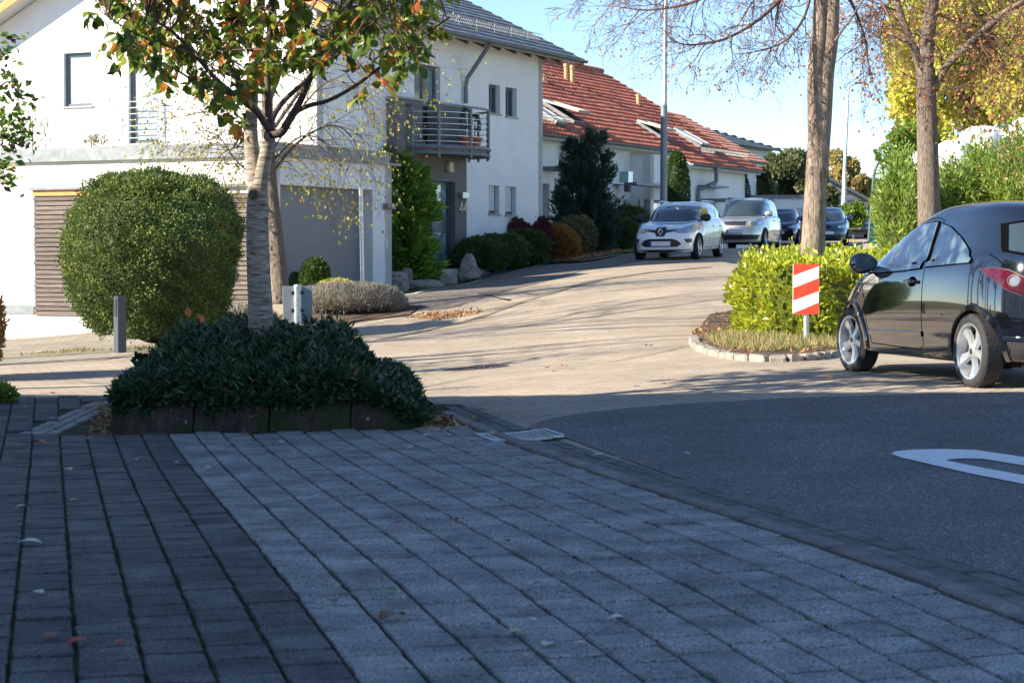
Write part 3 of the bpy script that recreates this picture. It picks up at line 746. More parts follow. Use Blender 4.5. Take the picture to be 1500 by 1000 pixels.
    n = N + 1; mb.add(vs, [tuple(range(n - 1, -1, -1)), tuple(range(n, 2 * n))] + [(i, i + 1, n + i + 1, n + i) for i in range(N)] + [(n - 1, 0, n, 2 * n - 1)])
    bal = mb.build('balcony', M_grey, None)
    rim = MB()
    rim.tube([arc(R + .03, k) * 1 + UP * 0 + Vector((0, 0, zs - .05)) - UP * 0 for k in range(N + 1)], .05, 6); rim.tube([arc(R + .03, k) + Vector((0, 0, zs - .2)) for k in range(N + 1)], .035, 6)
    rim.build('rim', M_zinc, bal)
    top = zs + .92
    mb = MB(); mb.tube([arc(R + .02, k) + Vector((0, 0, top)) for k in range(N + 1)], .028, 8); mb.build('handrail', M_zinc, bal, smooth=True)
    for i in range(6):
        z = zs + .08 + i * .14; mb = MB(); mb.tube([arc(R + .02, k) + Vector((0, 0, z)) for k in range(N + 1)], .009, 5); mb.build('rail', M_steel, bal)
    for k in (1, 5, 10, 15, 19, 22, 24):
        p = arc(R + .04, k); mb = MB(); mb.box((p.x, p.y, (zs - .3 + top) / 2), (.05, .05, top - zs + .3), rz=math.atan2(AV.y, AV.x)); mb.build('post', M_zinc, bal)
    build_house.bal = (cen, R, zs, bc)
parts_of(build_house, house)
cen, Rb, zsb, _ = build_house.bal

# ---------------------------------------------------------------- garage
GR = P(574, 372, 43); GR.z = 0; GL = GR - AV * 4.75
garage = empty('garage', (GL.x, GL.y, .4), 0, 'low white garage with flat zinc-edged roof, grey door and board cladding', 'garage')
def build_garage():
    zc = on_plane(574, 243, GR, AV)[1]; zp = zc + .19; zf = -.2; NB = -BV; D = 9.6
    dl = .18; dr = on_plane(538.5, 400, GL, AV)[0]; dr2 = on_plane(546, 300, GL, AV)[0]; zt = on_plane(526, 277, GL, AV)[1]; zb = G(GL.x + 1, GL.y + 2) - .3
    wall('front_wall', GL, AV, [(0, zf), (4.75, zf), (4.75, zc), (0, zc)], [(.2, dr2, zb, zt)], M_white, None, BV, depth=.3, thick=.3)
    # sectional door
    mb = MB(); pbox(mb, GL, AV, BV, .2, dr2, zb, zt, -.29, -.25); g = mb.build('garage_door', mat('garage_door_paint', (.20, .195, .205), .5, var=.05, scale=1), None)
    mb = MB(); pbox(mb, GL, AV, BV, dr2 - .02, dr2 + .0, zb, zt, -.25, -.0); 
    for z in (.55, 1.1, 1.65): pass
    # side wall, cladding
    c0 = on_plane(50, 300, GL, NB)[0]; c1 = .25
    ct = on_plane(50, 279, GL, NB)[1]; cb = on_plane(52, 461, GL, NB)[1]
    wall('side_wall', GL, NB, [(0, -1.2), (D, -1.2), (D, zc), (0, zc)], [], M_white2, None, -AV, thick=.3)
    wall('right_wall', GR, NB, [(0, -1), (D - 2, -1), (D - 2, zc), (0, zc)], [], M_white2, None, AV, thick=.3)
    mb = MB(); pbox(mb, GL, NB, -AV, c1, D, -1.1, on_plane(52, 489, GL, NB)[1], .001, .03); mb.build('plinth', M_conc, None)
    mb = MB(); pbox(mb, GL, NB, -AV, c1 - .02, c0 + .06, ct, ct + .05, .001, .11); mb.build('cladding_cap', M_zincd, None)
    mb = MB(); pbox(mb, GL, NB, -AV, c0 - 2.6, c0, ct - .12, ct - .004, .001, .05); mb.build('head_board', M_orange, None)
    mb = MB(); pbox(mb, GL, NB, -AV, c0 + .03, D, on_plane(30, 460, GL, NB)[1], on_plane(30, 447, GL, NB)[1], .001, .02); mb.build('zinc_strip', M_zinc, None)
    n = 26; h = (ct - .13 - cb) / n
    r = random.Random(3)
    for i in range(n):
        z = cb + i * h; s = c1
        cuts = [c1, c1 + r.uniform(1.5, 3.2), c1 + r.uniform(3.6, 4.6), c0 - r.uniform(0, .03)]
        for a, b in zip(cuts[:-1], cuts[1:]):
            mb = MB(); pbox(mb, GL, NB, -AV, a + .002, b - .003, z + .003, z + h - .018, .02, .045 + r.uniform(0, .006)); mb.build('board', M_wood, None)
    mb = MB(); pbox(mb, GL, NB, -AV, c1, c0 - .02, cb, ct - .13, .001, .018); mb.build('backing', mat('dark_membrane', (.02, .02, .02), .9, var=0), None)
    # flat roof with zinc upstand and lower lip
    rf = MB(); o = GL
    def pt(s, L, z): q = GL + AV * s + NB * L; return (q.x, q.y, z)
    rf.add([pt(.1, .1, zc + .03), pt(4.65, .1, zc + .03), pt(4.65, D, zc + .03), pt(.1, D, zc + .03)], [(0, 1, 2, 3)]); rf.build('roof', mat('roof_gravel', (.3, .29, .27), .95, var=.3, scale=20), None)
    cp = MB()
    pbox(cp, GL, AV, BV, -.07, 4.55, zc + .05, zp + .1, -.32, .06); pbox(cp, GL, AV, BV, -.1, 5.0, zc, zc + .05, -.3, .1)
    pbox(cp, GL, NB, -AV, .32, D + .1, zc + .05, zp + .1, -.32, .06); pbox(cp, GL, NB, -AV, .3, D + .1, zc, zc + .05, -.3, .1)
    cp.build('zinc_coping', M_zinc, None)
    # wall lights, little fittings
    s_, z_ = on_plane(567.5, 302, GL, AV); mb = MB(); pbox(mb, GL, AV, BV, s_ - .2, s_ + .16, z_ - .07, z_ + .05, .001, .13); mb.build('wall_lamp', mat('grey_lamp', (.2, .19, .18), .5), None, bevel=.01)
    s_, z_ = on_plane(557, 264, GL, AV); mb = MB(); pbox(mb, GL, AV, BV, s_ - .05, s_ + .0, z_ - .1, z_ + .1, .001, .05); pbox(mb, GL, AV, BV, s_ + .0, s_ + .12, z_ - .1, z_ - .05, .001, .1); mb.build('motion_sensor', M_shut, None)
    s_, z_ = on_plane(565, 358, GL, AV); mb = MB(); pbox(mb, GL, AV, BV, s_ - .04, s_ + .04, z_ - .1, z_ + .1, .001, .03); mb.build('key_switch', M_shut, None)
parts_of(build_garage, garage)

# ---------------------------------------------------------------- white house with red tile roof
MO = P(795, 372, 60); MO.z = 0; MN = MO - AV * 5
midh = empty('red_roof_house', (MO.x, MO.y, .9), 0, 'long white terrace house with red tile roof, roof windows and grey gutters', 'house')
def build_mid():
    NB = -BV; ze = on_plane(795, 193, MO, AV)[1] + .02; sE = on_plane(960, 215, MO, AV)[0] + .1
    sS = on_plane(923, 240, MO, AV)[0]
    MB2 = MO + BV * .75; sEnd = on_plane(1091, 300, MB2, AV)[0]; ze2 = on_plane(1000, 229, MB2 + BV * .4, AV)[1]
    def op(u0, v0, u1, v1, o): a = on_plane(u0, v0, o, AV); b = on_plane(u1, v1, o, AV); return (a[0], b[0], b[1], a[1])
    dA = op(793, 269, 805, 352, MO); dA = (dA[0], dA[1], G(MO.x, MO.y) - .1, on_plane(800, 269, MO, AV)[1])
    wall('wall', MO, AV, [(-5, -.5), (sS, -.5), (sS, ze), (-5, ze)], [dA], M_white, None, BV, depth=.35)
    window(MO, AV, BV, dA, None, depth=.35, sill=False, name='door', fr=.05)
    wB = op(943, 292, 985, 338, MB2)
    wall('wall', MB2, AV, [(sS, -.5), (sEnd, -.5), (sEnd, ze2), (sS, ze2)], [wB], M_white, None, BV)
    window(MB2, AV, BV, wB, None, mull=((wB[0] * .75 + wB[1] * .25),), glass=M_glass, fr=.09)
    wall('return_wall', MO + AV * sS, BV, [(0, -.5), (.75, -.5), (.75, ze2), (0, ze2)], [], M_white, None, -AV, thick=.28)
    ridge_h = 3.3
    W_ = 10.5; z_r = on_plane(1105, 243, MO, AV)[1]
    q = MO + AV * sEnd
    wall('end_gable', q + BV * .75, NB, [(0, -1), (W_ + .75, -1), (W_ + .75, ze - .1), (5.3 + .75, ze + 3.15), (0, ze2)], [], M_white, None, AV)
    wall('near_gable', MN, NB, [(0, -1), (W_, -1), (W_, ze - .1), (5.3, ze + 3.15), (0, ze)], [], M_white, None, -AV)
    # roof: A with eave over MO, B carried lower over MB2
    sl = .60; upR = (NB + UP * sl).normalized(); k = math.hypot(1, sl)
    oe = .45; eA0 = MO - AV * 5.5 + BV * oe; eA1 = MO + AV * (sE) + BV * oe; zeA = ze - sl * oe + .12
    L1 = (5.4 + oe) * k
    roof_slope('roof_tiles', (eA0.x, eA0.y, zeA), (eA1.x, eA1.y, zeA), upR, L1, M_red, None, course=.33, wave=.05, wl=.24, lift=.06)
    oeb = 1.25; eB0 = MO + AV * (sE) + BV * oeb; eB1 = MO + AV * (sEnd + .55) + BV * oeb; zeB = ze - sl * oeb + .12
    L2 = (5.4 + oeb) * k
    roof_slope('roof_tiles', (eB0.x, eB0.y, zeB), (eB1.x, eB1.y, zeB), upR, L2, M_red, None, course=.33, wave=.05, wl=.24, lift=.06)
    upL = (BV + UP * sl).normalized(); eL0 = MO - AV * 5.5 + NB * 11; eL1 = MO + AV * (sEnd + .55) + NB * 11
    roof_slope('roof_tiles', (eL1.x, eL1.y, ze - .1), (eL0.x, eL0.y, ze - .1), upL, 6.5, M_red, None, course=.33, wave=.05, wl=.24, lift=.06)
    # deck slab under tiles
    sf = MB()
    def pt(s, L, dz=0): q = MO + AV * s + NB * L; return Vector((q.x, q.y, ze + .10 + sl * L + dz))
    def slab(pts, t=.08): pts = [Vector(p) for p in pts]; sf.add(pts + [p + UP * t for p in pts], [(3, 2, 1, 0), (4, 5, 6, 7), (0, 1, 5, 4), (1, 2, 6, 5), (2, 3, 7, 6), (3, 0, 4, 7)])
    slab([pt(-5.4, -oe + .04, -.14), pt(sE, -oe + .04, -.14), pt(sE, 5.3, -.14), pt(-5.4, 5.3, -.14)]); slab([pt(sE, -oeb + .04, -.145), pt(sEnd + .5, -oeb + .04, -.145), pt(sEnd + .5, 5.3, -.145), pt(sE, 5.3, -.145)])
    sf.build('soffit', mat('white_soffit', (.6, .6, .58), .8), None)
    # ridge tiles, verge
    mb = MB(); a = pt(-5.5, 5.45, .08); b = pt(sEnd + .55, 5.45, .08); nrt = int((b - a).length / .4)
    for i in range(nrt): mb.tube([a + (b - a) * (i / nrt), a + (b - a) * ((i + 1.08) / nrt)], [.13, .11], 8)
    o = mb.build('ridge_tiles', M_red, None); o['kind'] = 'stuff'
    g1 = gutter((eA0 + BV * .07 + UP * zeA).to_tuple(), (eA1 + BV * .07 + UP * zeA).to_tuple(), None, m=M_zinc)
    g2 = gutter((eB0 + BV * .07 + UP * zeB).to_tuple(), (eB1 + BV * .07 + UP * zeB).to_tuple(), None, m=M_zinc)
    # gable end piece where B meets A
    mb = MB(); mb.box2(pt(sE + .03, -oeb, -.1), pt(sE + .03, -oe, -.1), .05, .22); mb.build('verge_board', M_shut, None)
    # roof windows
    nrm = AV.cross(upR).normalized(); nrm = nrm if nrm.z > 0 else -nrm
    def roofpt(u, v):
        # intersect the line of sight with the roof plane
        a, b = ray(u, v); d = Vector((a, 1, b)); o = Vector((0, 0, EYE)); q = pt(0, 0, .1); t = (q - o).dot(nrm) / d.dot(nrm); return o + d * t
    def skyl(u, v, w, h, tilt, m=None):
        c = roofpt(u, v); d = AV; tl = math.radians(tilt); u2 = (upR * math.cos(tl) + nrm * math.sin(tl)).normalized(); hin = c + upR * h / 2 + nrm * .1
        fr = MB()
        base = [c - d * w / 2 - upR * h / 2, c + d * w / 2 - upR * h / 2, c + d * w / 2 + upR * h / 2, c - d * w / 2 + upR * h / 2]
        for i in range(4): fr.box2(base[i] + nrm * .06, base[(i + 1) % 4] + nrm * .06, .07, .12, up=nrm)
        f = fr.build('roof_window', M_zincd, None)
        pn = MB(); b0 = c + upR * h / 2 + nrm * .13 ; dn = -(upR * math.cos(tl)) + nrm * math.sin(tl); dn.normalize()
        p4 = [b0 - d * w / 2 + dn * h, b0 + d * w / 2 + dn * h, b0 + d * w / 2, b0 - d * w / 2]
        for i in range(4): pn.box2(p4[i], p4[(i + 1) % 4], .08, .07, up=nrm)
        pn.build('sash', mat('white_sash', (.42, .40, .37), .6), f)
        g = MB(); n2 = d.cross(dn).normalized() * .012; g.add([p + n2 for p in p4] + [p - n2 for p in p4], [(0, 1, 2, 3), (7, 6, 5, 4), (0, 4, 5, 1), (1, 5, 6, 2), (2, 6, 7, 3), (3, 7, 4, 0)]); g.build('pane', M_glass, f)
    skyl(824, 168, .8, 1.35, 14); skyl(801, 172, .7, 1.1, 0); skyl(957, 194, .8, 1.15, 14); skyl(1011, 206, .8, 1.25, 3)
    # vent pipes
    for (u, v, h, r) in ((829, 116, .55, .09), (838, 121, .62, .09), (935, 153, .38, .1), (796, 118, .2, .14)):
        c = roofpt(u, v); mb = MB(); mb.tube([c - UP * .1, c + UP * h * .8], r * .8, 10); mb.tube([c + UP * h * .8, c + UP * h * .84, c + UP * h], [r, r * 1.05, r * .95], 10); mb.build('vent_pipe', mat('ochre_clay_pipe', (.62, .34, .16), .7, var=.15), None, smooth=True, ang=40)
    # snow guards
    for (u, v, n) in ((805, 180, 3), (1058, 229, 6)):
        c = roofpt(u, v); sg = MB()
        for i in range(n * 9): p = c + AV * (i * .1 - n * .45); sg.tube([p + nrm * .06, p + nrm * .26], .009, 4, False)
        for h in (.06, .16, .26): sg.tube([c - AV * n * .45 + nrm * h, c + AV * n * .45 + nrm * h], .01, 4, False)
        sg.build('snow_guard', M_zinc, None)
    # rain pipes
    s_, z_ = on_plane(820, 225, MO, AV); q0 = MO + AV * (s_ + .9) + BV * .5; q0.z = zeA - .08; q1 = MO + AV * s_ + BV * .08; q1.z = z_; q3 = q1.copy(); q3.z = .5
    mb = MB(); mb.tube([q0, q0 - UP * .1, q1 + UP * .22 + BV * .1, q1, q3], .055, 8); mb.build('rain_pipe', M_zinc, None, smooth=True, ang=50)
    s_, z_ = on_plane(1022, 258, MB2, AV); q0 = MB2 + AV * (s_ + .45) + BV * .55; q0.z = zeB - .05
    q1 = q0 - UP * .45; q2 = MB2 + AV * (s_ - .15) + BV * .1; q2.z = q1.z - .35; q3 = q2 - UP * 1.6
    mb = MB(); mb.tube([q0, q1, q1 - UP * .1 - AV * .12, q2, q2 - UP * .2, q3], .08, 8); mb.build('rain_pipe', M_zinc, None, smooth=True, ang=50)
    # canopy slabs, ledge, lamp, small balcony with glass side
    def slabf(u0, u1, v, t, dep, o, m=M_zincd, nm='canopy'):
        a = on_plane(u0, v, o, AV); b = on_plane(u1, v, o, AV); mb = MB(); pbox(mb, o, AV, BV, a[0], b[0], a[1] - t, a[1], .001, dep); return mb.build(nm, m, None)
    slabf(795, 814, 244, .12, .5, MO); slabf(914, 970, 267, .09, .45, MB2, nm='ledge'); slabf(1022, 1049, 271, .08, .5, MB2); slabf(1024, 1050, 291, .1, 1.5, MB2, nm='porch_roof', m=M_zinc)
    a = on_plane(912, 268, MB2, AV); mb = MB(); pbox(mb, MB2, AV, BV, a[0] - .25, a[0] + .1, a[1], a[1] + .36, .3, .32); pbox(mb, MB2, AV, BV, a[0] - .27, a[0] - .25, a[1], a[1] + .36, .0, .32); mb.build('glass_screen', mat('green_glass', (.25, .42, .42), .1, var=0, coat=1), None)
    s_, z_ = on_plane(905, 276, MO, AV); mb = MB(); pbox(mb, MO, AV, BV, s_ - .4, s_ + .1, z_ + .1, z_ + .13, .001, .3); pbox(mb, MO, AV, BV, s_ + .05, s_ + .2, z_ - .12, z_ + .16, .2, .4); mb.build('wall_lamp', M_anth, None)
    mb = MB(); a = on_plane(1014, 300, MB2, AV)[0]; sE2 = on_plane(1046, 300, MB2, AV)[0]; pbox(mb, MB2, AV, BV, a, a + .18, 0, on_plane(1060, 292, MB2, AV)[1] - .1, 1.25, 1.43); pbox(mb, MB2, AV, BV, a + .18, sE2, 0, on_plane(1060, 316, MB2, AV)[1] - .2, 1.3, 1.4); mb.build('porch_wall', M_white, None)
parts_of(build_mid, midh)

# ---------------------------------------------------------------- houses further off
def gable_house(name, label, o, d, L, Wd, ze, rise, rm, wm, hip=0., ov=.4, course=.36, wave=0., cat='house', wins=()):
    root = empty(name, (o.x, o.y, 0), 0, label, cat); out = Vector((d.y, -d.x, 0))
    def f():
        wall('wall', o, d, [(0, -2), (L, -2), (L, ze), (0, ze)], list(wins), wm, None, out)
        for w in wins: window(o, d, out, w, None)
        e = [(0, -2), (Wd, -2), (Wd, ze), (Wd / 2, ze + (0 if hip else rise)), (0, ze)]
        wall('wall', o, -out, e, [], wm, None, -d); wall('wall', o + d * L, -out, e, [], wm, None, d)
        sl = rise / (Wd / 2); k = math.hypot(1, sl)
        for sgn, oo in ((1, o), (-1, o - out * Wd)):
            n = out * sgn; up = (-n + UP * sl).normalized(); a = oo + n * ov - d * ov; b = oo + n * ov + d * (L + ov); z = ze - sl * ov + .05
            rk = (lambda t: (t / k * hip, t / k * hip)) if hip else None
            p, q = ((a, b) if sgn > 0 else (b, a))
            roof_slope('roof_tiles', (p.x, p.y, z), (q.x, q.y, z), up, (Wd / 2 + ov) * k, rm, None, course=course, wave=wave, wl=.3, lift=.05, rake=rk)
            gutter((a.x + n.x * .05, a.y + n.y * .05, z), (b.x + n.x * .05, b.y + n.y * .05, z), None)
        if hip:
            for sgn, oo in ((1, o + d * (L + ov)), (-1, o - d * ov)):
                n = d * sgn; up = (-n + UP * (sl / hip)).normalized(); kk = math.hypot(1, sl / hip); a = oo + out * ov; b = oo - out * (Wd + ov); z = ze - sl * ov + .05
                p, q = (a, b)
                roof_slope('roof_tiles', (p.x, p.y, z), (q.x, q.y, z), up, (Wd / 2 + ov) * hip * kk, rm, None, course=course, wl=.3, lift=.05, rake=lambda t: (t / kk / hip, t / kk / hip))
    parts_of(f, root); return root
e_ = P(1131, 221, 104); z1 = e_.z; o = e_ - AV * 16; o.z = 0
gable_house('slate_roof_house', 'far house with blue-grey slate hip roof behind the red roofs', o, AV, 16, 9, z1 + .1, 1.5, M_slate, M_white2, hip=.9)
e_ = P(1108, 239, 90); z1 = e_.z; o = e_ - AV * 11; o.z = 0
gable_house('salmon_roof_house', 'house with pale salmon tile roof just past the red roof', o, AV, 11, 8, z1 + .15, 2.2, M_red2, M_white2, wave=.05, course=.33)
o = P(1209, 372, 112); o.z = 0; d = Vector((1, .18, 0)).normalized(); s0, z0 = on_plane(1216, 262, o, d); sr, zr = on_plane(1262, 298, o, d)
def build_far():
    mb = MB(); q = lambda s, z, k: (o.x + d.x * s + d.y * k * -1, o.y + d.y * s + d.x * k, z)
    pts = [(s0 - 7, zr - .2), (s0 - .3, z0 + .2), (sr + .6, zr - .2)]
    # slope facing the camera: triangular slate gable
    wall('slate_gable', o, d, [(s0 - 8, zr - 3.5), (sr + .4, zr - 3.5), (sr + .4, zr), (s0 - 1.2, z0 + .5), (s0 - 8, zr)], [], M_slate, None, Vector((d.y, -d.x, 0)))
    out = Vector((d.y, -d.x, 0))
    A = Vector((*[(o + d * (s0 - 1.2))[i] for i in (0, 1)], z0 + .55)); Bq = o + d * (sr + .9); Bq.z = zr - .05
    mb = MB(); mb.box2(A + out * .1, Bq + out * .1, .35, .16); mb.build('verge_board', M_zincd, None)
    n = (Bq - A).normalized(); 
    roof_slope('roof_tiles', (Bq + out * .2).to_tuple(), (Bq - out * 9).to_tuple(), -n, (A - Bq).length, M_slate, None, course=.36, lift=.05)
    for i in range(12):
        mb2 = MB(); z = zr - 3.2 + i * .42; 
        pbox(mb2, o, d, out, s0 - 8, sr + .3 - max(0, (z - zr) / (z0 + .5 - zr)) * (sr + 1.4 - s0), z, z + .06, .001, .03); mb2.build('slate_course', M_zincd, None)
r = empty('far_slate_gable_house', (o.x, o.y, 0), 0, 'distant house with dark slate gable seen between trunk and thin lamp post', 'house'); parts_of(build_far, r)

# low flat garages across the crest
o = P(1086, 372, 88); o.z = 0; d = Vector((1, .05, 0)).normalized(); out = Vector((d.y, -d.x, 0))
r = empty('low_garage', (o.x, o.y, 0), 0, 'low flat-roofed white garage with pale door past the parked cars', 'garage')
def f():
    a = on_plane(1160, 291, o, d); e = on_plane(1185, 291, o, d); dd = (on_plane(1159, 319, o, d), on_plane(1176, 305, o, d))
    wall('wall', o, d, [(0, 0), (e[0], 0), (e[0], a[1]), (0, a[1])], [(dd[0][0], dd[1][0], .9, dd[1][1])], M_white, None, out)
    mb = MB(); pbox(mb, o, d, out, dd[0][0], dd[1][0], .9, dd[1][1], -.15, -.1); mb.build('garage_door', M_shut, None)
    mb = MB(); pbox(mb, o, d, out, -.1, e[0] + .1, a[1], a[1] + .16, -6, .12); mb.build('roof_edge', M_zincd, None)
parts_of(f, r)
r = empty('garden_wall', (MO.x, MO.y, 0), 0, 'low white garden wall between red roofed house and silver van', 'wall')
def f():
    o = P(1052, 372, 80); o.z = 0; d = Vector((1, .1, 0)).normalized(); a = on_plane(1052, 312, o, d); e = on_plane(1092, 312, o, d)
    wall('wall', o, d, [(0, 0), (e[0], 0), (e[0], a[1]), (0, a[1])], [], M_white, None, Vector((d.y, -d.x, 0)))
    mb = MB(); pbox(mb, o, d, Vector((d.y, -d.x, 0)), -.05, e[0] + .05, a[1], a[1] + .06, -.3, .04); mb.build('coping', M_zinc, None)
parts_of(f, r)

# ---------------------------------------------------------------- neighbour's house behind the camera's left shoulder: it shades the foreground
def build_neigh():
    A = Vector((-15.9, 14.25, 0)); B = Vector((-6.2, 10.9, 0)); D = (B - A).normalized(); A = A - D * 12; out = Vector((-D.y, D.x, 0)); L = (B - A).length; z = 6.5; Wd = 16
    wins = [(4 + i * 3.2, 5.2 + i * 3.2, zz, zz + 1.3) for i in range(6) for zz in (1.2, 4.1)]
    wall('wall', A, D, [(0, -3), (L, -3), (L, z), (0, z)], wins, M_white2, None, out)
    for w in wins: window(A, D, out, w, None)
    w2 = [(2 + i * 3.0, 3.2 + i * 3.0, zz, zz + 1.3) for i in range(4) for zz in (1.2, 4.1)]
    wall('wall', B, -out, [(0, -3), (Wd, -3), (Wd, z), (0, z)], w2, M_white2, None, D)
    for w in w2: window(B, -out, D, w, None)
    wall('wall', A, -out, [(0, -3), (Wd, -3), (Wd, z), (0, z)], [], M_white2, None, -D)
    wall('wall', A - out * Wd, D, [(0, -3), (L, -3), (L, z), (0, z)], [], M_white2, None, -out)
    sl = .42; k = math.hypot(1, sl)
    for n, oo, dd in ((out, A, D), (-out, B - out * Wd, -D)):
        up = (-n + UP * sl).normalized(); a = oo + n * .3 - dd * .3; b = oo + n * .3 + dd * (L + .3); zz = z - .08
        roof_slope('roof_tiles', (a.x, a.y, zz), (b.x, b.y, zz), up, (Wd / 2) * k, M_red, None, course=.36, wave=.05, wl=.5, lift=.06, rake=lambda t: (t / k, t / k))
    for n, p, q in ((D, B, -out), (-D, A - out * Wd, out)):
        up = (-n + UP * sl).normalized(); a = p + n * .3 - q * .3; b = p + n * .3 + q * (Wd + .3)
        roof_slope('roof_tiles', (a.x, a.y, z - .08), (b.x, b.y, z - .08), up, (Wd / 2) * k, M_red, None, course=.36, wave=.05, wl=.5, lift=.06, rake=lambda t: (t / k, t / k))
r = empty('neighbour_house', (-12, 8, 0), 0, 'white two-storey neighbour house with red hip roof, outside the picture to the left', 'house'); parts_of(build_neigh, r)
# ============================================================ VEGETATION
def barkmat(name, c1, c2, stretch=(10, 10, 1.2), bump=1., scale=6):
    m = bpy.data.materials.new(name); m.use_nodes = True; N = m.node_tree.nodes; L = m.node_tree.links; b = N['Principled BSDF']; b.inputs['Roughness'].default_value = .9
    tc = N.new('ShaderNodeTexCoord'); mp = N.new('ShaderNodeMapping'); mp.inputs['Scale'].default_value = stretch; L.new(tc.outputs['Object'], mp.inputs[0])
    n = N.new('ShaderNodeTexNoise'); n.inputs['Scale'].default_value = scale; n.inputs['Detail'].default_value = 6; n.inputs['Roughness'].default_value = .7; L.new(mp.outputs[0], n.inputs[0])
    r = N.new('ShaderNodeValToRGB'); e = r.color_ramp.elements; e[0].position = .36; e[0].color = _rgb(c1); e[1].position = .6; e[1].color = _rgb(c2); L.new(n.outputs[0], r.inputs[0]); L.new(r.outputs[0], b.inputs['Base Color'])
    bp = N.new('ShaderNodeBump'); bp.inputs['Strength'].default_value = bump; bp.inputs['Distance'].default_value = .03; L.new(n.outputs[0], bp.inputs['Height']); L.new(bp.outputs[0], b.inputs['Normal'])
    MATS[name] = m; return m
B_cherry = barkmat('cherry_bark', (.13, .09, .07), (.46, .40, .33), (2.2, 2.2, 14), .9, 4)
B_rough = barkmat('furrowed_bark', (.10, .075, .055), (.40, .31, .24), (11, 11, 1.3), 1., 5)
B_rough2 = barkmat('dark_furrowed_bark', (.07, .055, .042), (.27, .215, .17), (11, 11, 1.3), 1., 6)
B_twig = mat('twig_bark', (.13, .075, .055), .85, var=.3, scale=5)
L_cherry = leafmat('cherry_leaves', [(.05, .09, .014), (.10, .17, .024), (.17, .24, .032), (.28, .31, .04), (.50, .42, .05), (.60, .25, .04), (.55, .13, .05)], .5, .4, [0, .3, .55, .74, .84, .92, 1])
L_linden = leafmat('linden_leaves', [(.16, .22, .04), (.30, .34, .07), (.42, .40, .08), (.50, .36, .06)], .5, .5)
L_yew = leafmat('yew_needles', [(.03, .055, .016), (.08, .125, .028), (.15, .215, .045), (.25, .31, .07), (.30, .20, .08)], .15, .6, [0, .3, .65, .93, 1])
L_laurel = leafmat('laurel_leaves', [(.10, .13, .015), (.26, .33, .025), (.48, .50, .04), (.66, .62, .08)], .4, .28)
L_ivy = leafmat('ivy_leaves', [(.012, .030, .012), (.025, .062, .025), (.04, .095, .038), (.07, .14, .055), (.13, .18, .07), (.22, .10, .05)], .15, .35, [0, .35, .65, .88, .965, 1])
L_con = leafmat('bright_conifer', [(.05, .12, .02), (.11, .24, .03), (.22, .38, .045), (.48, .55, .08)], .3, .6)
L_dark = leafmat('dark_conifer', [(.012, .034, .022), (.022, .055, .034), (.035, .08, .05), (.055, .11, .065)], .1, .6)
L_will = leafmat('willow_leaves', [(.07, .13, .02), (.15, .24, .035), (.26, .36, .06), (.40, .48, .12)], .4, .35)
L_yel = leafmat('autumn_yellow', [(.30, .34, .06), (.48, .52, .09), (.66, .66, .14), (.60, .50, .14), (.28, .38, .07)], .5, .5)
L_rust = leafmat('rust_leaves', [(.16, .07, .02), (.32, .15, .03), (.42, .22, .05), (.20, .12, .04)], .3, .6)
L_purp = leafmat('purple_leaves', [(.05, .018, .022), (.11, .03, .035), (.17, .06, .05), (.10, .08, .04)], .25, .6)
L_olive = leafmat('olive_leaves', [(.08, .085, .035), (.15, .15, .06), (.22, .19, .09), (.26, .17, .10)], .25, .6)
L_green = leafmat('green_leaves', [(.03, .06, .015), (.06, .11, .025), (.10, .16, .04), (.22, .14, .09)], .3, .5, [0, .4, .85, 1])
L_lav = leafmat('lavender', [(.16, .145, .12), (.30, .27, .23), (.42, .39, .33), (.36, .38, .20)], .2, .8)
L_dry = leafmat('dry_grass', [(.30, .22, .10), (.44, .33, .16), (.26, .28, .10), (.16, .20, .06)], .3, .8)
L_orng = leafmat('orange_tufts', [(.30, .12, .05), (.50, .20, .07), (.36, .16, .09), (.45, .30, .08)], .35, .7)
L_farg = leafmat('far_green', [(.05, .075, .03), (.10, .13, .05), (.17, .19, .08), (.25, .25, .12)], .3, .6)
L_fary = leafmat('far_yellow', [(.18, .15, .05), (.34, .28, .10), (.46, .36, .14), (.22, .24, .08)], .35, .6)
L_litter = leafmat('leaf_litter', [(.20, .08, .035), (.38, .17, .07), (.52, .32, .12), (.28, .20, .13)], .2, .8)

def frame(t):
    r = t.cross(Vector((0, 0, 1)))
    if r.length < 1e-3: r = Vector((1, 0, 0))
    r.normalize(); return r, t.cross(r)
def grow(lst, p, d, L, r, depth, rnd, droop=0., wob=.25, kids_=(2, 4), ang=(25, 55), shrink=.62, tips=None, up=0.):
    n = 5; pts = [p.copy()]; dd = d.copy()
    for i in range(n):
        dd = (dd + Vector((rnd.uniform(-wob, wob), rnd.uniform(-wob, wob), rnd.uniform(-wob, wob) - droop + up))).normalized(); pts.append(pts[-1] + dd * L / n)
    rad = [max(.0025, r * (1 - .65 * i / n)) for i in range(n + 1)]
    lst.append((pts, rad))
    if depth == 0:
        if tips is not None: tips.append((pts[-1], dd)); tips.append((pts[3], dd))
        return
    for k in range(rnd.randint(*kids_)):
        i = rnd.randint(2, n); t = (pts[i] - pts[i - 1]).normalized(); a, b = frame(t); ph = rnd.uniform(0, 2 * PI); an = math.radians(rnd.uniform(*ang))
        nd = t * math.cos(an) + (a * math.cos(ph) + b * math.sin(ph)) * math.sin(an)
        grow(lst, pts[i], nd, L * shrink * rnd.uniform(.75, 1.15), rad[i] * .62, depth - 1, rnd, droop, wob, kids_, ang, shrink, tips, up)
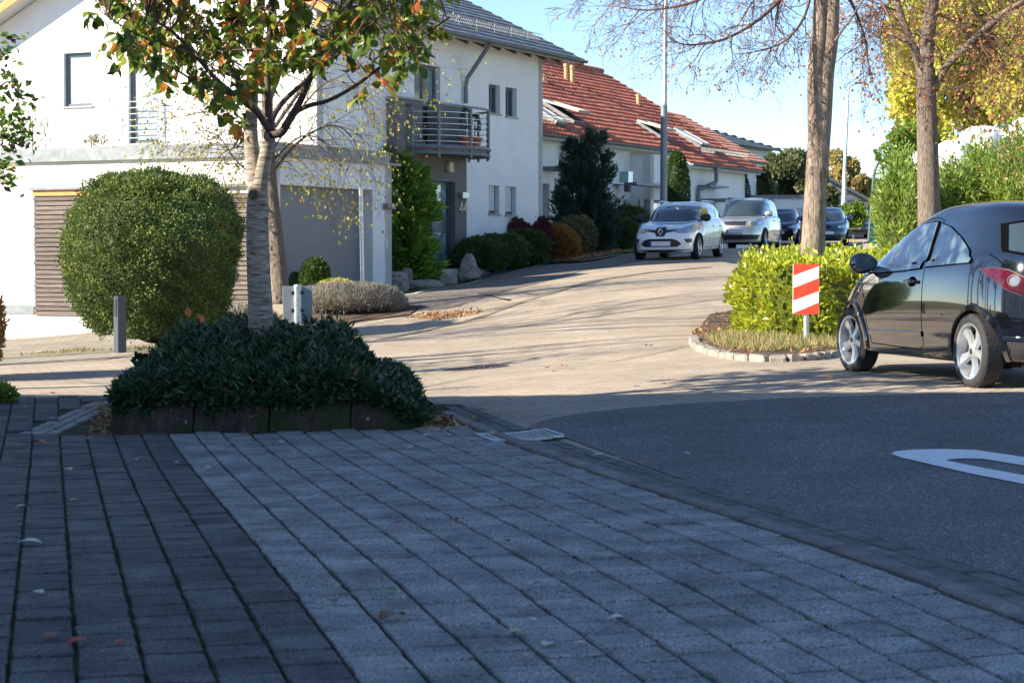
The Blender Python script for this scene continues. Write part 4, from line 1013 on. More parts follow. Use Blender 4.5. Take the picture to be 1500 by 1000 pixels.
def tubes(name, lst, m, parent, sides=lambda r: 14 if r > .1 else 8 if r > .03 else 5 if r > .01 else 3, kind=None):
    mb = MB()
    for pts, rad in lst: mb.tube(pts, rad, sides(rad[0]), cap=rad[0] > .02)
    o = mb.build(name, m, parent, smooth=True)
    if kind: o['kind'] = kind
    return o
def poly3(pix, Y0, Ys=None):
    return [P(u, v, Y0 if Ys is None else Ys[i]) for i, (u, v) in enumerate(pix)]
def smooth_line(pts, n=4):
    out = []
    for i in range(len(pts) - 1):
        p0 = pts[max(i - 1, 0)]; p1 = pts[i]; p2 = pts[i + 1]; p3 = pts[min(i + 2, len(pts) - 1)]
        for k in range(n):
            t = k / n; out.append(.5 * ((2 * p1) + (p2 - p0) * t + (2 * p0 - 5 * p1 + 4 * p2 - p3) * t * t + (3 * p1 - p0 - 3 * p2 + p3) * t ** 3))
    out.append(pts[-1]); return out
def limb(pix, Y, r0, r1, dY=0., n=4):
    m = len(pix); pts = [P(u, v, Y + dY * i / (m - 1)) for i, (u, v) in enumerate(pix)]; pts = smooth_line(pts, n); k = len(pts)
    return (pts, [r0 + (r1 - r0) * i / (k - 1) for i in range(k)])

# ---- core + shell foliage for dense shrubs
def noise3(Pn, s, seed=0):
    r = np.random.default_rng(seed); o = np.zeros(len(Pn))
    for k in range(5):
        w = r.normal(size=3) * s; o += np.sin(Pn @ w + r.uniform(0, 6.3))
    return o / 5
def bush(name, c, rad, n, ls, m, label=None, cat='shrub', group=None, ex=2., lump=.12, lf=3., base=0., parent=None, up=.5, inner=.8, seed=1, wid=.5, core=True, stem=None, jit=.5, taper=0., fine=0.):
    """shrub: irregular superellipsoid shell of leaf-size faces round an inner mass"""
    root = parent or empty(name, (c[0], c[1], c[2]), 0, label, cat, group)
    c = np.array(c, float); rad = np.array(rad, float)
    d = rand_unit(n); d[:, 2] = np.where(d[:, 2] < -.75, -d[:, 2], d[:, 2])
    e = (np.abs(d) ** ex).sum(1) ** (-1 / ex)
    nz = 1 + lump * noise3(d, lf, seed) + lump * .6 * noise3(d, lf * 3, seed + 1)
    if fine: nz = nz + fine * noise3(d, 13, seed + 5) + fine * .8 * noise3(d, 26, seed + 6)
    depth = 1 - np.abs(RNG.normal(0, .07, n)) + RNG.normal(0, .015, n)
    p = d * e[:, None] * (nz * depth)[:, None] * rad
    zz = (p[:, 2] / rad[2] + 1) / 2
    if taper: p[:, :2] *= (1 - taper * np.clip(1 - zz * 1.6, 0, 1))[:, None]
    Cn = p + np.array([0, 0, rad[2]]); Cn[:, 2] = np.maximum(Cn[:, 2], .02)
    D = d / (rad / rad.max()); D /= np.linalg.norm(D, axis=1)[:, None]; D[:, 2] += up
    col = np.clip(RNG.random(n) * .7 + .3 * (.5 + .5 * noise3(Cn, 4 / rad.max(), seed + 3)), 0, 1) if not fine else np.clip(RNG.random(n) * .55 + .45 * (.5 + .9 * noise3(Cn, 7, seed + 3)), 0, 1)
    me = leaf_mesh('foliage', Cn, ls, ls * wid, m, D, jit=jit, rnd=col)
    f = link('foliage', me, root); f['kind'] = 'stuff'
    if parent is not None: f.location = Vector(c) - parent.location
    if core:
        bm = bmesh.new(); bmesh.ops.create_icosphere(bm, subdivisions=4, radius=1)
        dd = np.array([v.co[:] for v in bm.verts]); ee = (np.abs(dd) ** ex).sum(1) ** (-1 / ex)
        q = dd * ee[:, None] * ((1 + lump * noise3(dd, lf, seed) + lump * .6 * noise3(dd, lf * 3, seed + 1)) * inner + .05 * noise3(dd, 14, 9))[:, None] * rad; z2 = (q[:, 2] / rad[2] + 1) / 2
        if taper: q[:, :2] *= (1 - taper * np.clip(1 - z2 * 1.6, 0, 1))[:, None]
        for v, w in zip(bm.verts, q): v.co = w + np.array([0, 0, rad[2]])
        me = bpy.data.meshes.new('shaded_core'); bm.to_mesh(me); bm.free(); a = me.attributes.new('rnd', 'FLOAT', 'FACE'); a.data.foreach_set('value', RNG.random(len(me.polygons)).astype(np.float32) * .35); me.materials.append(m)  # solid core in the darkest leaf tones, painted as the shade inside the shrub
        k = link('shaded_core', me, root); k['kind'] = 'stuff'
        if parent is not None: k.location = Vector(c) - parent.location
    return root
def ground(u, v): return at(u, v)
def gz(x, y, d=0): return (x, y, G(x, y) + d)

# ------------------------------------------------ cherry tree in the planter
def cherry():
    Y = 15.6; b = P(382, 470, Y); root = empty('cherry_tree', (b.x, b.y, G(b.x, b.y) + .2), 0, 'cherry tree with forked pale trunk and large green and orange leaves in the planter', 'tree')
    inv = Matrix.Translation(root.location).inverted()
    l = [limb([(383, 560), (382, 470), (379, 400), (377, 330), (378, 285)], Y, .105, .085)]
    l += [limb([(378, 300), (371, 240), (367, 190), (370, 130), (378, 60), (382, -20), (380, -150)], Y, .07, .03, .3), limb([(379, 300), (384, 255), (392, 215), (396, 192)], Y, .062, .048, -.15)]
    Ym = Y - .15; fork = [limb([(396, 194), (375, 163), (345, 140), (318, 118), (285, 80), (250, 45), (215, 25)], Ym, .030, .007, -.9), limb([(396, 194), (393, 150), (392, 100), (396, 40), (402, -30), (405, -120)], Ym, .034, .012, .2),
        limb([(397, 192), (400, 172), (416, 148), (446, 120), (472, 90), (505, 30), (530, -40)], Ym, .027, .010, .8), limb([(396, 196), (412, 194), (426, 172), (440, 148), (456, 112), (482, 60), (498, 10), (510, -60)], Ym, .038, .012, -.5),
        limb([(430, 166), (452, 155), (482, 147), (522, 125), (562, 95), (600, 72), (632, 45), (660, 25)], Ym - .1, .020, .005, -.3), limb([(452, 118), (480, 92), (520, 60), (560, 20), (600, -15)], Ym - .3, .016, .005, -.4),
        limb([(372, 150), (330, 90), (290, 40), (240, 0), (190, -30)], Y, .024, .008, .4), limb([(345, 140), (300, 128), (262, 105), (228, 88), (200, 70)], Ym - .25, .012, .004, -.5), limb([(285, 80), (230, 62), (190, 45), (158, 25)], Ym - .7, .010, .004, -.3), limb([(393, 110), (360, 60), (330, 20), (300, -30)], Ym, .014, .005, .5)]
    l += fork
    # knots
    rnd = random.Random(2); twigs = []; C = []; D = []
    poly = [(135, -5), (136, 30), (150, 62), (160, 100), (205, 95), (262, 128), (330, 155), (352, 178), (395, 110), (470, 85), (545, 120), (600, 110), (655, 40), (655, -60), (560, -260), (380, -330), (230, -260), (135, -90)]
    allp = [(p, r) for pts, rad in fork + [l[1]] for p, r in zip(pts, rad) if r < .03]
    for k in range(720):
        while 1:
            u = rnd.uniform(130, 660); v = rnd.uniform(-320, 190)
            if inpoly(u, v, poly): break
        if v > 90 and rnd.random() < .35: continue
        q = P(u, v, Y + rnd.uniform(-1.3, 1.1)); best = min(allp, key=lambda a: (a[0] - q).length); s = best[0]
        mid = (s + q) / 2 + Vector((rnd.uniform(-.08, .08), rnd.uniform(-.08, .08), rnd.uniform(0, .12))); q2 = q + Vector((rnd.uniform(-.12, .12), rnd.uniform(-.12, .12), rnd.uniform(-.14, .02)))
        twigs.append((smooth_line([s, mid, q, q2], 3), [.006, .0055, .005, .005, .0045, .004, .004, .0035, .003, .003]))
        for j in range(rnd.randint(6, 10)):
            t = rnd.random(); c = q.lerp(q2, t) + Vector((rnd.uniform(-.05, .05), rnd.uniform(-.05, .05), rnd.uniform(-.04, .04)))
            C.append(c.copy()); a = rnd.uniform(0, 2 * PI); D.append(Vector((math.cos(a) * .6, math.sin(a) * .6, rnd.uniform(-1.2, -.1))).normalized())
    for lab in (l,):
        for pts, rad in lab:
            pts[:] = [inv @ p for p in pts]
    o = tubes('trunk', l[:3], B_cherry, root, sides=lambda r: 20 if r > .05 else 10); o = tubes('limbs', l[3:], mat('dark_backlit_limb', (.075, .052, .045), .8, var=.4, scale=12), root, sides=lambda r: 12, kind='stuff')  # limb bark dark by nature, darkened further in colour as if backlit
    o = tubes('twigs', [([inv @ p for p in pts], r) for pts, r in twigs], B_twig, root, kind='stuff')
    # knot on the trunk
    kn = P(371, 285, Y - .095); mb = MB(); mb.lathe([(.045, -.02), (.04, .01), (.03, .018), (.016, .004), (.001, -.002)], 12, Matrix.Translation(inv @ kn) @ Matrix.Rotation(PI / 2, 4, 'X')); mb.build('knot', B_rough2, root, smooth=True)
    # large leaves: the ones that show are parts of their own, sharing a few meshes
    def one(seed):
        r = random.Random(seed); mb = MB(); Lf, Wf = .112, .031; fold = r.uniform(.1, .4); curl = r.uniform(-.02, .03); rows = [0, .12, .32, .55, .78, 1.]
        prof = [.05, .55, .95, 1., .62, .03]; vs = []
        for t, w in zip(rows, prof):
            z = -curl * (t * 2 - 1) ** 2 - .01 * t; vs += [(-Wf * w, t * Lf, z + fold * Wf * w), (0, t * Lf, z), (Wf * w, t * Lf, z + fold * Wf * w)]
        fs = []
        for i in range(5):
            a = i * 3; fs += [(a, a + 1, a + 4, a + 3), (a + 1, a + 2, a + 5, a + 4)]
        mb.add(vs, fs); return mb
    vis = [(c, d) for c, d in zip(C, D) if proj(c)[1] > -2]; hid = [(c, d) for c, d in zip(C, D) if proj(c)[1] <= -2]
    rnd.shuffle(vis); vis.sort(key=lambda q: q[0].y); NL = 12; meshes = []
    for k in range(NL):
        mb = one(k); me = mb.mesh('leaf', L_cherry, smooth=True); a = me.attributes.new('rnd', 'FLOAT', 'FACE'); base = [0.02, .1, .2, .3, .4, .5, .58, .68, .78, .86, .93, 1.][k]
        a.data.foreach_set('value', np.clip(base + RNG.normal(0, .02, len(me.polygons)), 0, 1).astype(np.float32)); meshes.append(me)
    def rot(c, d):
        y = d; x = Vector((rnd.uniform(-1, 1), rnd.uniform(-1, 1), rnd.uniform(-.4, .4))); x = (x - y * x.dot(y)).normalized(); z = x.cross(y)
        M = Matrix((x, y, z)).transposed().to_4x4(); M.translation = inv @ c; return M @ Matrix.Scale(rnd.uniform(.75, 1.12), 4)
    pick = lambda: rnd.choices(range(NL), weights=[7, 9, 11, 12, 12, 11, 10, 9, 7, 7, 6, 3])[0]
    for c, d in vis[:296]:
        o = link('leaf', meshes[pick()], root); o.matrix_basis = rot(c, d)
    mb = MB(); rn = []
    for c, d in vis[296:] + hid:
        k = pick(); M = rot(c, d); mb.add([M @ v.co for v in meshes[k].vertices], [tuple(p.vertices) for p in meshes[k].polygons])
        rn += [min(1, max(0, [0.02, .1, .2, .3, .4, .5, .58, .68, .78, .86, .93, 1.][k] + rnd.gauss(0, .02)))] * len(meshes[k].polygons)
    me = mb.mesh('foliage', L_cherry, smooth=True); a = me.attributes.new('rnd', 'FLOAT', 'FACE'); a.data.foreach_set('value', np.array(rn, dtype=np.float32)); o = link('foliage', me, root); o['kind'] = 'stuff'
cherry()

# ------------------------------------------------ generic limbed tree with leaves near the twigs
def limbed(name, label, base, limbs, seeds, m_bark, leaf=None, depth=2, twigr=.012, L0=1.2, nleaf=0, ls=.08, droop=.05, cat='tree', group=None, rs=3, lw=.8, spread=.18, kids_=(2, 4), inview=None, wob=.22, ldroop=.6):
    root = empty(name, base, 0, label, cat, group); inv = Matrix.Translation(root.location).inverted(); rnd = random.Random(rs); tw = []; tips = []
    for pts, rad in seeds:
        n = len(pts)
        for i in range(n):
            k = 1 if rnd.random() < .85 else 2
            for _ in range(k):
                t = (pts[min(i + 1, n - 1)] - pts[max(i - 1, 0)]).normalized(); a, b = frame(t); ph = rnd.uniform(0, 2 * PI); an = math.radians(rnd.uniform(30, 70)); nd = t * math.cos(an) + (a * math.cos(ph) + b * math.sin(ph)) * math.sin(an)
                grow(tw, pts[i], nd, L0 * rnd.uniform(.6, 1.2), min(twigr, rad[i] * .7), depth, rnd, droop, wob, kids_, (20, 50), .62, tips)
    loc = lambda lst: [([inv @ p for p in pts], r) for pts, r in lst]
    tubes('trunk', loc(limbs), m_bark, root, sides=lambda r: 22 if r > .12 else 10 if r > .03 else 6)
    o = tubes('twigs', loc([x for x in seeds if x not in limbs] + tw), B_twig, root, kind='stuff')
    if leaf and nleaf:
        T = np.array([(inv @ t[0])[:] for t in tips]); idx = RNG.integers(0, len(T), nleaf); C = T[idx] + RNG.normal(0, spread, (nleaf, 3))
        D = np.array([t[1][:] for t in tips])[idx]; D[:, 2] -= ldroop
        o = link('foliage', leaf_mesh('foliage', C, ls, ls * lw, leaf, D, jit=.6), root); o['kind'] = 'stuff'
    return root, tips

b = at(412, 441); Yl = b.y - 2
tr = [limb([(412, 445), (409, 400), (402, 330), (396, 270), (392, 200), (392, 120), (398, 40), (400, -60), (400, -250)], Yl, .17, .06)]
sd = [limb([(393, 250), (350, 190), (310, 165), (270, 170)], Yl, .03, .01, -.8), limb([(395, 230), (360, 215), (325, 225), (300, 262)], Yl, .025, .008, .4), limb([(394, 260), (430, 215), (465, 190), (495, 185), (520, 205)], Yl, .03, .008, .5),
      limb([(393, 200), (450, 120), (500, 70), (545, 50), (580, 60)], Yl, .04, .01, -.5), limb([(393, 180), (330, 100), (270, 50), (210, 30)], Yl, .04, .01, .5), limb([(395, 150), (430, 60), (480, -20), (540, -60)], Yl, .04, .015, .8), limb([(396, 240), (440, 200), (480, 210), (500, 245)], Yl, .022, .007, .2), limb([(392, 120), (350, 20), (300, -60)], Yl, .04, .015, -.4),
      limb([(396, 225), (440, 160), (480, 120), (515, 125), (545, 145)], Yl, .02, .007, -.6), limb([(392, 270), (350, 240), (320, 200), (290, 190)], Yl, .02, .007, -.9), limb([(392, 250), (365, 215), (340, 185), (330, 150)], Yl, .02, .007, -1.2)]
limbed('linden_tree', 'taller tree with dark trunk and thin drooping twigs of small yellow leaves behind the cherry', (b.x, b.y - 2, G(b.x, b.y - 2)), tr + sd, sd, B_rough2, L_linden, depth=2, twigr=.010, L0=1.1, nleaf=2600, ls=.072, droop=.10, rs=5, spread=.13)

# bare street trees on the right
b = at(1180, 500); Y1 = 26.5; x1 = P(1190, 400, Y1).x
tr = [limb([(1186, 500), (1188, 440), (1191, 360), (1196, 250), (1199, 170), (1202, 110), (1203, 70)], Y1, .20, .09), limb([(1199, 260), (1197, 170), (1196, 100), (1201, 40), (1202, -40), (1195, -200)], Y1, .145, .08), limb([(1198, 260), (1205, 170), (1209, 110), (1216, 60), (1219, 0), (1226, -60), (1240, -220)], Y1, .135, .085),
      limb([(1212, 78), (1230, 50), (1252, 20), (1275, -20)], Y1 - .1, .022, .012)]
sd = [limb([(1195, -80), (1150, -10), (1110, 30), (1060, 58), (1010, 66), (985, 60)], Y1, .035, .006, -1.), limb([(1195, -120), (1120, -60), (1060, -20), (1010, 5), (950, 15), (905, 10)], Y1, .04, .006, .5), limb([(1200, -110), (1165, -40), (1140, 10), (1135, 50)], Y1, .025, .005, .6),
      limb([(1195, -160), (1100, -110), (1030, -50), (990, -15), (960, 10)], Y1, .04, .006, -.4), limb([(1215, -60), (1250, 10), (1268, 60), (1272, 95)], Y1, .03, .005, .3), limb([(1225, -100), (1270, -30), (1300, 20), (1310, 60)], Y1, .03, .005, -.8), limb([(1200, -100), (1150, -50), (1105, 0), (1080, 40)], Y1, .03, .005, 1.2), limb([(1195, -140), (1090, -70), (1000, -30), (930, -15), (890, 0)], Y1, .035, .006, 0.), limb([(1198, -60), (1180, 20), (1150, 60), (1110, 75), (1075, 80)], Y1, .025, .005, .2)]
limbed('street_tree', 'tall bare street tree with thick furrowed forked trunk rising from the yellow-green hedge', (x1, Y1, G(x1, Y1)), tr, sd, B_rough, L_orng, depth=2, twigr=.010, L0=.62, nleaf=1000, ls=.045, droop=.05, rs=8, spread=.05, kids_=(3, 5), wob=.3)
Y2 = 33; x2 = P(1358, 300, Y2).x
tr = [limb([(1362, 450), (1361, 330), (1359, 220), (1357, 150), (1356, 100)], Y2, .20, .16), limb([(1356, 120), (1358, 60), (1366, 0), (1370, -80), (1372, -220)], Y2, .135, .09), limb([(1352, 120), (1342, 80), (1328, 45), (1314, 5), (1300, -60)], Y2, .075, .05), limb([(1366, 135), (1385, 100), (1410, 74), (1438, 48), (1470, 20), (1500, 2), (1560, -30)], Y2, .068, .05, -.5)]
sd = tr[1:] + [limb([(1320, 20), (1290, 10), (1270, 40), (1262, 75)], Y2, .02, .005), limb([(1440, 45), (1455, 70), (1470, 100), (1490, 118)], Y2, .02, .005), limb([(1372, -60), (1400, -30), (1430, 20), (1450, 60)], Y2, .03, .008), limb([(1370, -80), (1330, -40), (1300, 10), (1290, 50)], Y2, .03, .008, 1), limb([(1500, 0), (1490, 50), (1500, 90)], Y2, .02, .006), limb([(1380, -40), (1420, -10), (1470, -10), (1510, 40)], Y2, .03, .008, 1.), limb([(1370, 20), (1400, 35), (1430, 70), (1420, 110)], Y2, .02, .005)]
limbed('street_tree', 'slimmer street tree with orange tufted twigs behind the black car roof', (x2, Y2, G(x2, Y2)), tr, sd, B_rough2, L_orng, depth=2, twigr=.012, L0=1.0, nleaf=2600, ls=.07, droop=.05, rs=9, spread=.12, kids_=(3, 5), wob=.3)

# bare trees left of the frame; their shadows cross the road
for k, (x, y, h, s) in enumerate([(-11.5, 24.5, 12.0, 21), (-14.5, 29.5, 14.0, 22), (-9.0, 18.6, 6.0, 23), (-19, 25.5, 14, 24), (-12.6, 27.0, 11, 25), (-10.3, 21.2, 9, 26)]):
    z0 = G(x, y); rnd = random.Random(s); tr = [([Vector((x + rnd.uniform(-.1, .1) * i, y, z0 + h * .55 * i / 4)) for i in range(5)], [.16, .14, .13, .12, .1])]; top = tr[0][0][-1]; sds = []
    for j in range(6):
        a = rnd.uniform(0, 2 * PI); e = [top - Vector((0, 0, h * .08 * j / 3))]; d = Vector((math.cos(a) * .7, math.sin(a) * .7, 1)).normalized()
        for _ in range(5): e.append(e[-1] + d * h * .11 + Vector((rnd.uniform(-.1, .1), rnd.uniform(-.1, .1), 0)))
        sds.append((e, [.06, .05, .04, .03, .02, .012]))
    labs = ['bare roadside tree outside the picture nearest the neighbour house', 'tall bare tree outside the picture past the driveway', 'small bare tree outside the picture close to the shade edge', 'tall bare tree outside the picture furthest left', 'bare tree outside the picture between the two tall ones', 'bare tree outside the picture at the driveway mouth']
    limbed('bare_tree', labs[k], (x, y, z0), tr + sds, sds, B_rough2, L_orng, depth=1, twigr=.02, L0=1.2, nleaf=260, ls=.09, droop=0, rs=s, spread=.25, kids_=(1, 2))

# ------------------------------------------------ clipped yew, conifers, shrubs
g = at(210, 513); bush('clipped_yew', (g.x - .04, g.y + 1.2, g.z - .08), (1.41, 1.35, 1.47), 75000, .062, L_yew, 'large round clipped yew bush in front of the board-clad garage side', 'bush', ex=2.75, lump=.07, lf=3.2, up=.35, inner=.87, seed=4, wid=.42, jit=1., taper=.17, fine=.06)
def conifer(name, label, x, y, z, h, r, n, ls, m, tops=((0, 0, 1.),), up=.6, seed=0, wid=.22, pw=.8, dens=.55, side=(0, 0), core=.5, group=None):
    root = empty(name, (x, y, z), 0, label, 'conifer', group); C = []; D = []
    rr = np.random.default_rng(seed)
    for tx, ty, th in tops:
        k = int(n / len(tops)); nb = 90
        t = rr.random(nb) ** 1.15 * 1.02 - .02; a = rr.uniform(0, 2 * PI, nb); bl = r * np.clip(1.08 - t, .05, 1) ** pw * rr.uniform(.75, 1.12, nb)
        i = rr.integers(0, nb, k); f = rr.random(k) ** dens
        px = tx + np.cos(a[i]) * bl[i] * f; py = ty + np.sin(a[i]) * bl[i] * f; pz = (t[i] * .92 * h * th) + f * bl[i] * up * .8
        s = .05 + .10 * (1 - f) * bl[i] / r; p = np.stack([px, py, pz], 1) + rr.normal(size=(k, 3)) * (s * h / 4)[:, None]
        C.append(p); D.append(np.stack([np.cos(a[i]), np.sin(a[i]), np.full(k, up)], 1))
    C = np.concatenate(C); D = np.concatenate(D); C[:, 2] = np.maximum(C[:, 2], .03)
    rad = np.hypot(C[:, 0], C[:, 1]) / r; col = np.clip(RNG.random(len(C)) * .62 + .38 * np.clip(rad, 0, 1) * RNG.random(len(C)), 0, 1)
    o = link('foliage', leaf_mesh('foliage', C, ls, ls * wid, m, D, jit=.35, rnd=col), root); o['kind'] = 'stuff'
    mb = MB(); mb.tube([(0, 0, 0), (0, 0, h * .9)], [min(.07, r * .08), .008], 8); mb.build('trunk', B_rough2, root)
    return root
g = P(574, 400, 46.5); conifer('bright_conifer', 'bright green feathery conifer between the garage and the entrance door', g.x + .05, 46.5, G(g.x, 46.5) - .1, 3.6, .80, 34000, .24, L_con, tops=((-.05, 0, 1.0), (-.62, .1, .93), (.32, -.1, .84), (-.3, 0, .7)), up=.45, seed=2, wid=.26, pw=.3)
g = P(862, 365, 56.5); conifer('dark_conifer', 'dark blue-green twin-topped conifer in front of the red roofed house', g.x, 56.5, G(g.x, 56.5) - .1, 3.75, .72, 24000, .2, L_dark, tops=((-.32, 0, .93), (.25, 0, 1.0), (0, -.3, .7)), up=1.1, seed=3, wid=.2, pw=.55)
g = P(991, 300, 63); bush('columnar_thuja', (g.x, 63, G(g.x, 63) + .2), (.40, .4, 1.48), 5000, .1, L_green, 'narrow columnar evergreen behind the lamp post and white car', 'evergreen', ex=2., lump=.06, inner=.85, seed=12, taper=0)
g = at(462, 434); bush('dwarf_conifer', (g.x, g.y, g.z), (.27, .26, .36), 3000, .09, L_green, 'small dark dwarf conifer by the garage door', 'shrub', lump=.18, inner=.8, seed=13, up=1.)
bush('dwarf_conifer', (g.x - .42, g.y + .1, g.z), (.13, .13, .22), 1200, .06, L_dark, 'tiny conifer left of the dwarf conifer at the garage door', 'shrub', lump=.18, inner=.8, seed=14, up=1.)
def lav(u, v, Y, w, h, n, label, seed):
    g = P(u, v, Y); root = bush('lavender_bush', (g.x, Y, G(g.x, Y)), (w, w * .6, h), n, .12, L_lav, label, 'lavender', ex=2.4, lump=.12, inner=.8, seed=seed, wid=.12, up=1.2, jit=.35)
lav(516, 470, 36.5, .95, .25, 9000, 'grey-white lavender mound at the foot of the bare metal post', 31)
lav(365, 462, 34.5, .45, .22, 3500, 'small pinkish lavender clump behind the cherry trunk', 32)
bush('cushion_shrub', gz(P(486, 470, 36.9).x, 37.9), (.35, .25, .22), 1500, .08, L_yel, 'low yellow-green cushion plant beside the dwarf conifer', 'shrub', seed=33)
shr = [(705, 397, 48.6, .60, .42, L_green, 'dark green low shrub right of the pointed boulder'), (735, 392, 49.6, .62, .42, L_green, 'green shrub with pinkish leaf tips under the shuttered windows'), (768, 388, 51.0, .55, .42, L_green, 'green shrub with brown leaf tips nearest the kerb bend'),
       (757, 368, 52.3, .42, .52, L_purp, 'dark purple barberry against the white wall'), (787, 372, 52.8, .48, .5, L_purp, 'reddish purple barberry left of the rust coloured shrub'), (820, 376, 53.4, .42, .46, L_rust, 'round rust-orange shrub in front of the olive one'),
       (842, 370, 55.0, .55, .50, L_olive, 'tall olive-grey shrub left of the dark conifer'), (912, 366, 57.6, .45, .42, L_green, 'blue-green shrub between dark conifer and white car'), (925, 352, 60.5, .5, .62, L_farg, 'glossy variegated shrub behind the white car bonnet')]
for i, (u, v, Y, w, h, m, lb) in enumerate(shr):
    g = P(u, v, Y); bush('garden_shrub', (g.x, Y, G(g.x, Y)), (w * 1.12, w * .9, h * 1.08), 6000, .085, m, lb, 'shrub', group='shrubs in the front gardens', lump=.3, lf=4.5, inner=.78, seed=40 + i, jit=.9, fine=.06)

# hedge round the street tree
def hedge(name, label, poly, h, n, ls, m, wid=.55, group=None, base=0., topn=.45, seed=5, up=.6):
    cx = sum(p[0] for p in poly) / len(poly); cy = sum(p[1] for p in poly) / len(poly); z = G(cx, cy); root = empty(name, (cx, cy, z), 0, label, 'hedge', group)
    E = []; 
    for i in range(len(poly)): a, b = poly[i], poly[(i + 1) % len(poly)]; E.append((a, b, math.hypot(b[0] - a[0], b[1] - a[1])))
    T = sum(e[2] for e in E); rr = random.Random(seed); C = []; D = []
    for k in range(int(n * (1 - topn))):
        t = rr.uniform(0, T)
        for a, b, l in E:
            if t < l: break
            t -= l
        f = t / l; x = a[0] + (b[0] - a[0]) * f; y = a[1] + (b[1] - a[1]) * f; nx, ny = (b[1] - a[1]) / l, -(b[0] - a[0]) / l
        w = .10 * math.sin(x * 5 + y * 3) + .07 * math.sin(x * 11 - y * 7) + .05 * math.sin(x * 19 + rr.random() * .6) * math.sin(y * 9); zz = rr.random(); dd = w - abs(rr.gauss(0, .06)) - (.30 * max(0, zz - .72) * 3.5) ** 1.6 - .05 * math.sin(zz * 9 + x * 4); C.append((x + nx * dd, y + ny * dd, zz * h + G(x, y))); D.append((nx, ny, up))
    xs = [p[0] for p in poly]; ys = [p[1] for p in poly]; c = 0
    while c < int(n * topn):
        x = rr.uniform(min(xs), max(xs)); y = rr.uniform(min(ys), max(ys))
        if not inpoly(x, y, poly): continue
        c += 1; C.append((x, y, G(x, y) + h + .06 * math.sin(x * 6) * math.cos(y * 5) - abs(rr.gauss(0, .06)) + (rr.random() < .1) * rr.uniform(0, .16))); D.append((rr.uniform(-1, 1), rr.uniform(-1, 1), 1.3))
    C = np.array(C) - np.array([cx, cy, z]); D = np.array(D); col = np.clip(RNG.random(len(C)) * .75 + .25 * (.5 + .5 * noise3(C, 3, seed)), 0, 1)
    o = link('foliage', leaf_mesh('foliage', C, ls, ls * wid, m, D, jit=.6, rnd=col), root); o['kind'] = 'stuff'
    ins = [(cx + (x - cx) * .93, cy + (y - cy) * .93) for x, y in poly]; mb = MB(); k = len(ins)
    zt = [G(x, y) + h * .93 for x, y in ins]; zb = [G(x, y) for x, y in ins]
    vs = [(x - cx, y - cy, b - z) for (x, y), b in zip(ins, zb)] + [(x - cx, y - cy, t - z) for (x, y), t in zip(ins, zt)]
    mb.add(vs, [tuple(range(k, 2 * k))] + [(i, (i + 1) % k, k + (i + 1) % k, k + i) for i in range(k)]); me = mb.mesh('shaded_core', m); a = me.attributes.new('rnd', 'FLOAT', 'FACE'); a.data.foreach_set('value', np.zeros(len(me.polygons), dtype=np.float32) + .02)  # closed core held at the darkest leaf tone: inner shade put into colour
    o = link('shaded_core', me, root); o['kind'] = 'stuff'; return root
hedge('laurel_hedge', 'bright yellow-green laurel hedge round the thick tree trunk behind the striped board', [(2.80, 23.3), (2.98, 22.65), (3.45, 22.35), (4.3, 22.4), (5.6, 23.4), (6.2, 26), (5.9, 29.5), (4.4, 30.6), (3.5, 28.5), (3.0, 25.5)], .95, 25000, .085, L_laurel, wid=.52)

# willow-like shrubs at the fence on the right
def spray(name, label, u0, u1, vt, Y, n, m=L_will, ls=.17, hb=None, seed=1, group='tall shrubs along the right-hand bank'):
    x0 = P(u0, 300, Y).x; x1 = P(u1, 300, Y).x; cx = (x0 + x1) / 2; z = G(cx, Y); h = P(cx, vt, Y).z - z; r = np.random.default_rng(seed); root = empty(name, (cx, Y, z), 0, label, 'shrub', group)
    nb = 130; a = r.uniform(0, 2 * PI, nb); q = np.sqrt(r.random(nb)); bx = np.cos(a) * q * (x1 - x0) * .28; by = np.sin(a) * q * .5; tx = np.cos(a) * q * (x1 - x0) * .55; ty = np.sin(a) * q * 1.1; th = h * (1.03 - .38 * q ** 2) * r.uniform(.82, 1.05, nb)
    i = r.integers(0, nb, n); t = r.random(n) ** .7; C = np.stack([bx[i] + (tx - bx)[i] * t, by[i] + (ty - by)[i] * t, th[i] * t], 1) + r.normal(size=(n, 3)) * .09; C[:, 2] = np.maximum(C[:, 2], .03)
    D = np.stack([np.cos(a[i]) * .5, np.sin(a[i]) * .5, np.full(n, .9)], 1)
    o = link('foliage', leaf_mesh('foliage', C, ls, ls * .22, m, D, jit=.55), root); o['kind'] = 'stuff'
    mb = MB()
    for k in range(0, nb, 3): mb.tube([(bx[k], by[k], 0), ((bx[k] + tx[k]) / 2, (by[k] + ty[k]) / 2, th[k] * .5), (tx[k], ty[k], th[k])], [.014, .01, .004], 4)
    o = mb.build('stems', B_twig, root); o['kind'] = 'stuff'
spray('willow_shrub', 'bright green narrow-leaved shrub just left of the slimmer tree trunk', 1288, 1352, 228, 40, 11000, seed=51)
spray('willow_shrub', 'low narrow-leaved shrub right of the slimmer tree trunk above the black car', 1368, 1425, 240, 41, 9000, seed=52)
spray('willow_shrub', 'tall narrow-leaved shrub reaching over the white bales', 1405, 1465, 205, 42, 12000, seed=53)
spray('willow_shrub', 'tallest narrow-leaved shrub at the right edge of the picture', 1450, 1535, 186, 40.5, 14000, seed=54)
spray('willow_shrub', 'dense shaded shrub behind the others over the black car roof', 1330, 1400, 268, 44, 9000, seed=55)
spray('willow_shrub', 'dense shaded shrub furthest right behind the tall ones', 1420, 1500, 250, 44, 9000, seed=56)

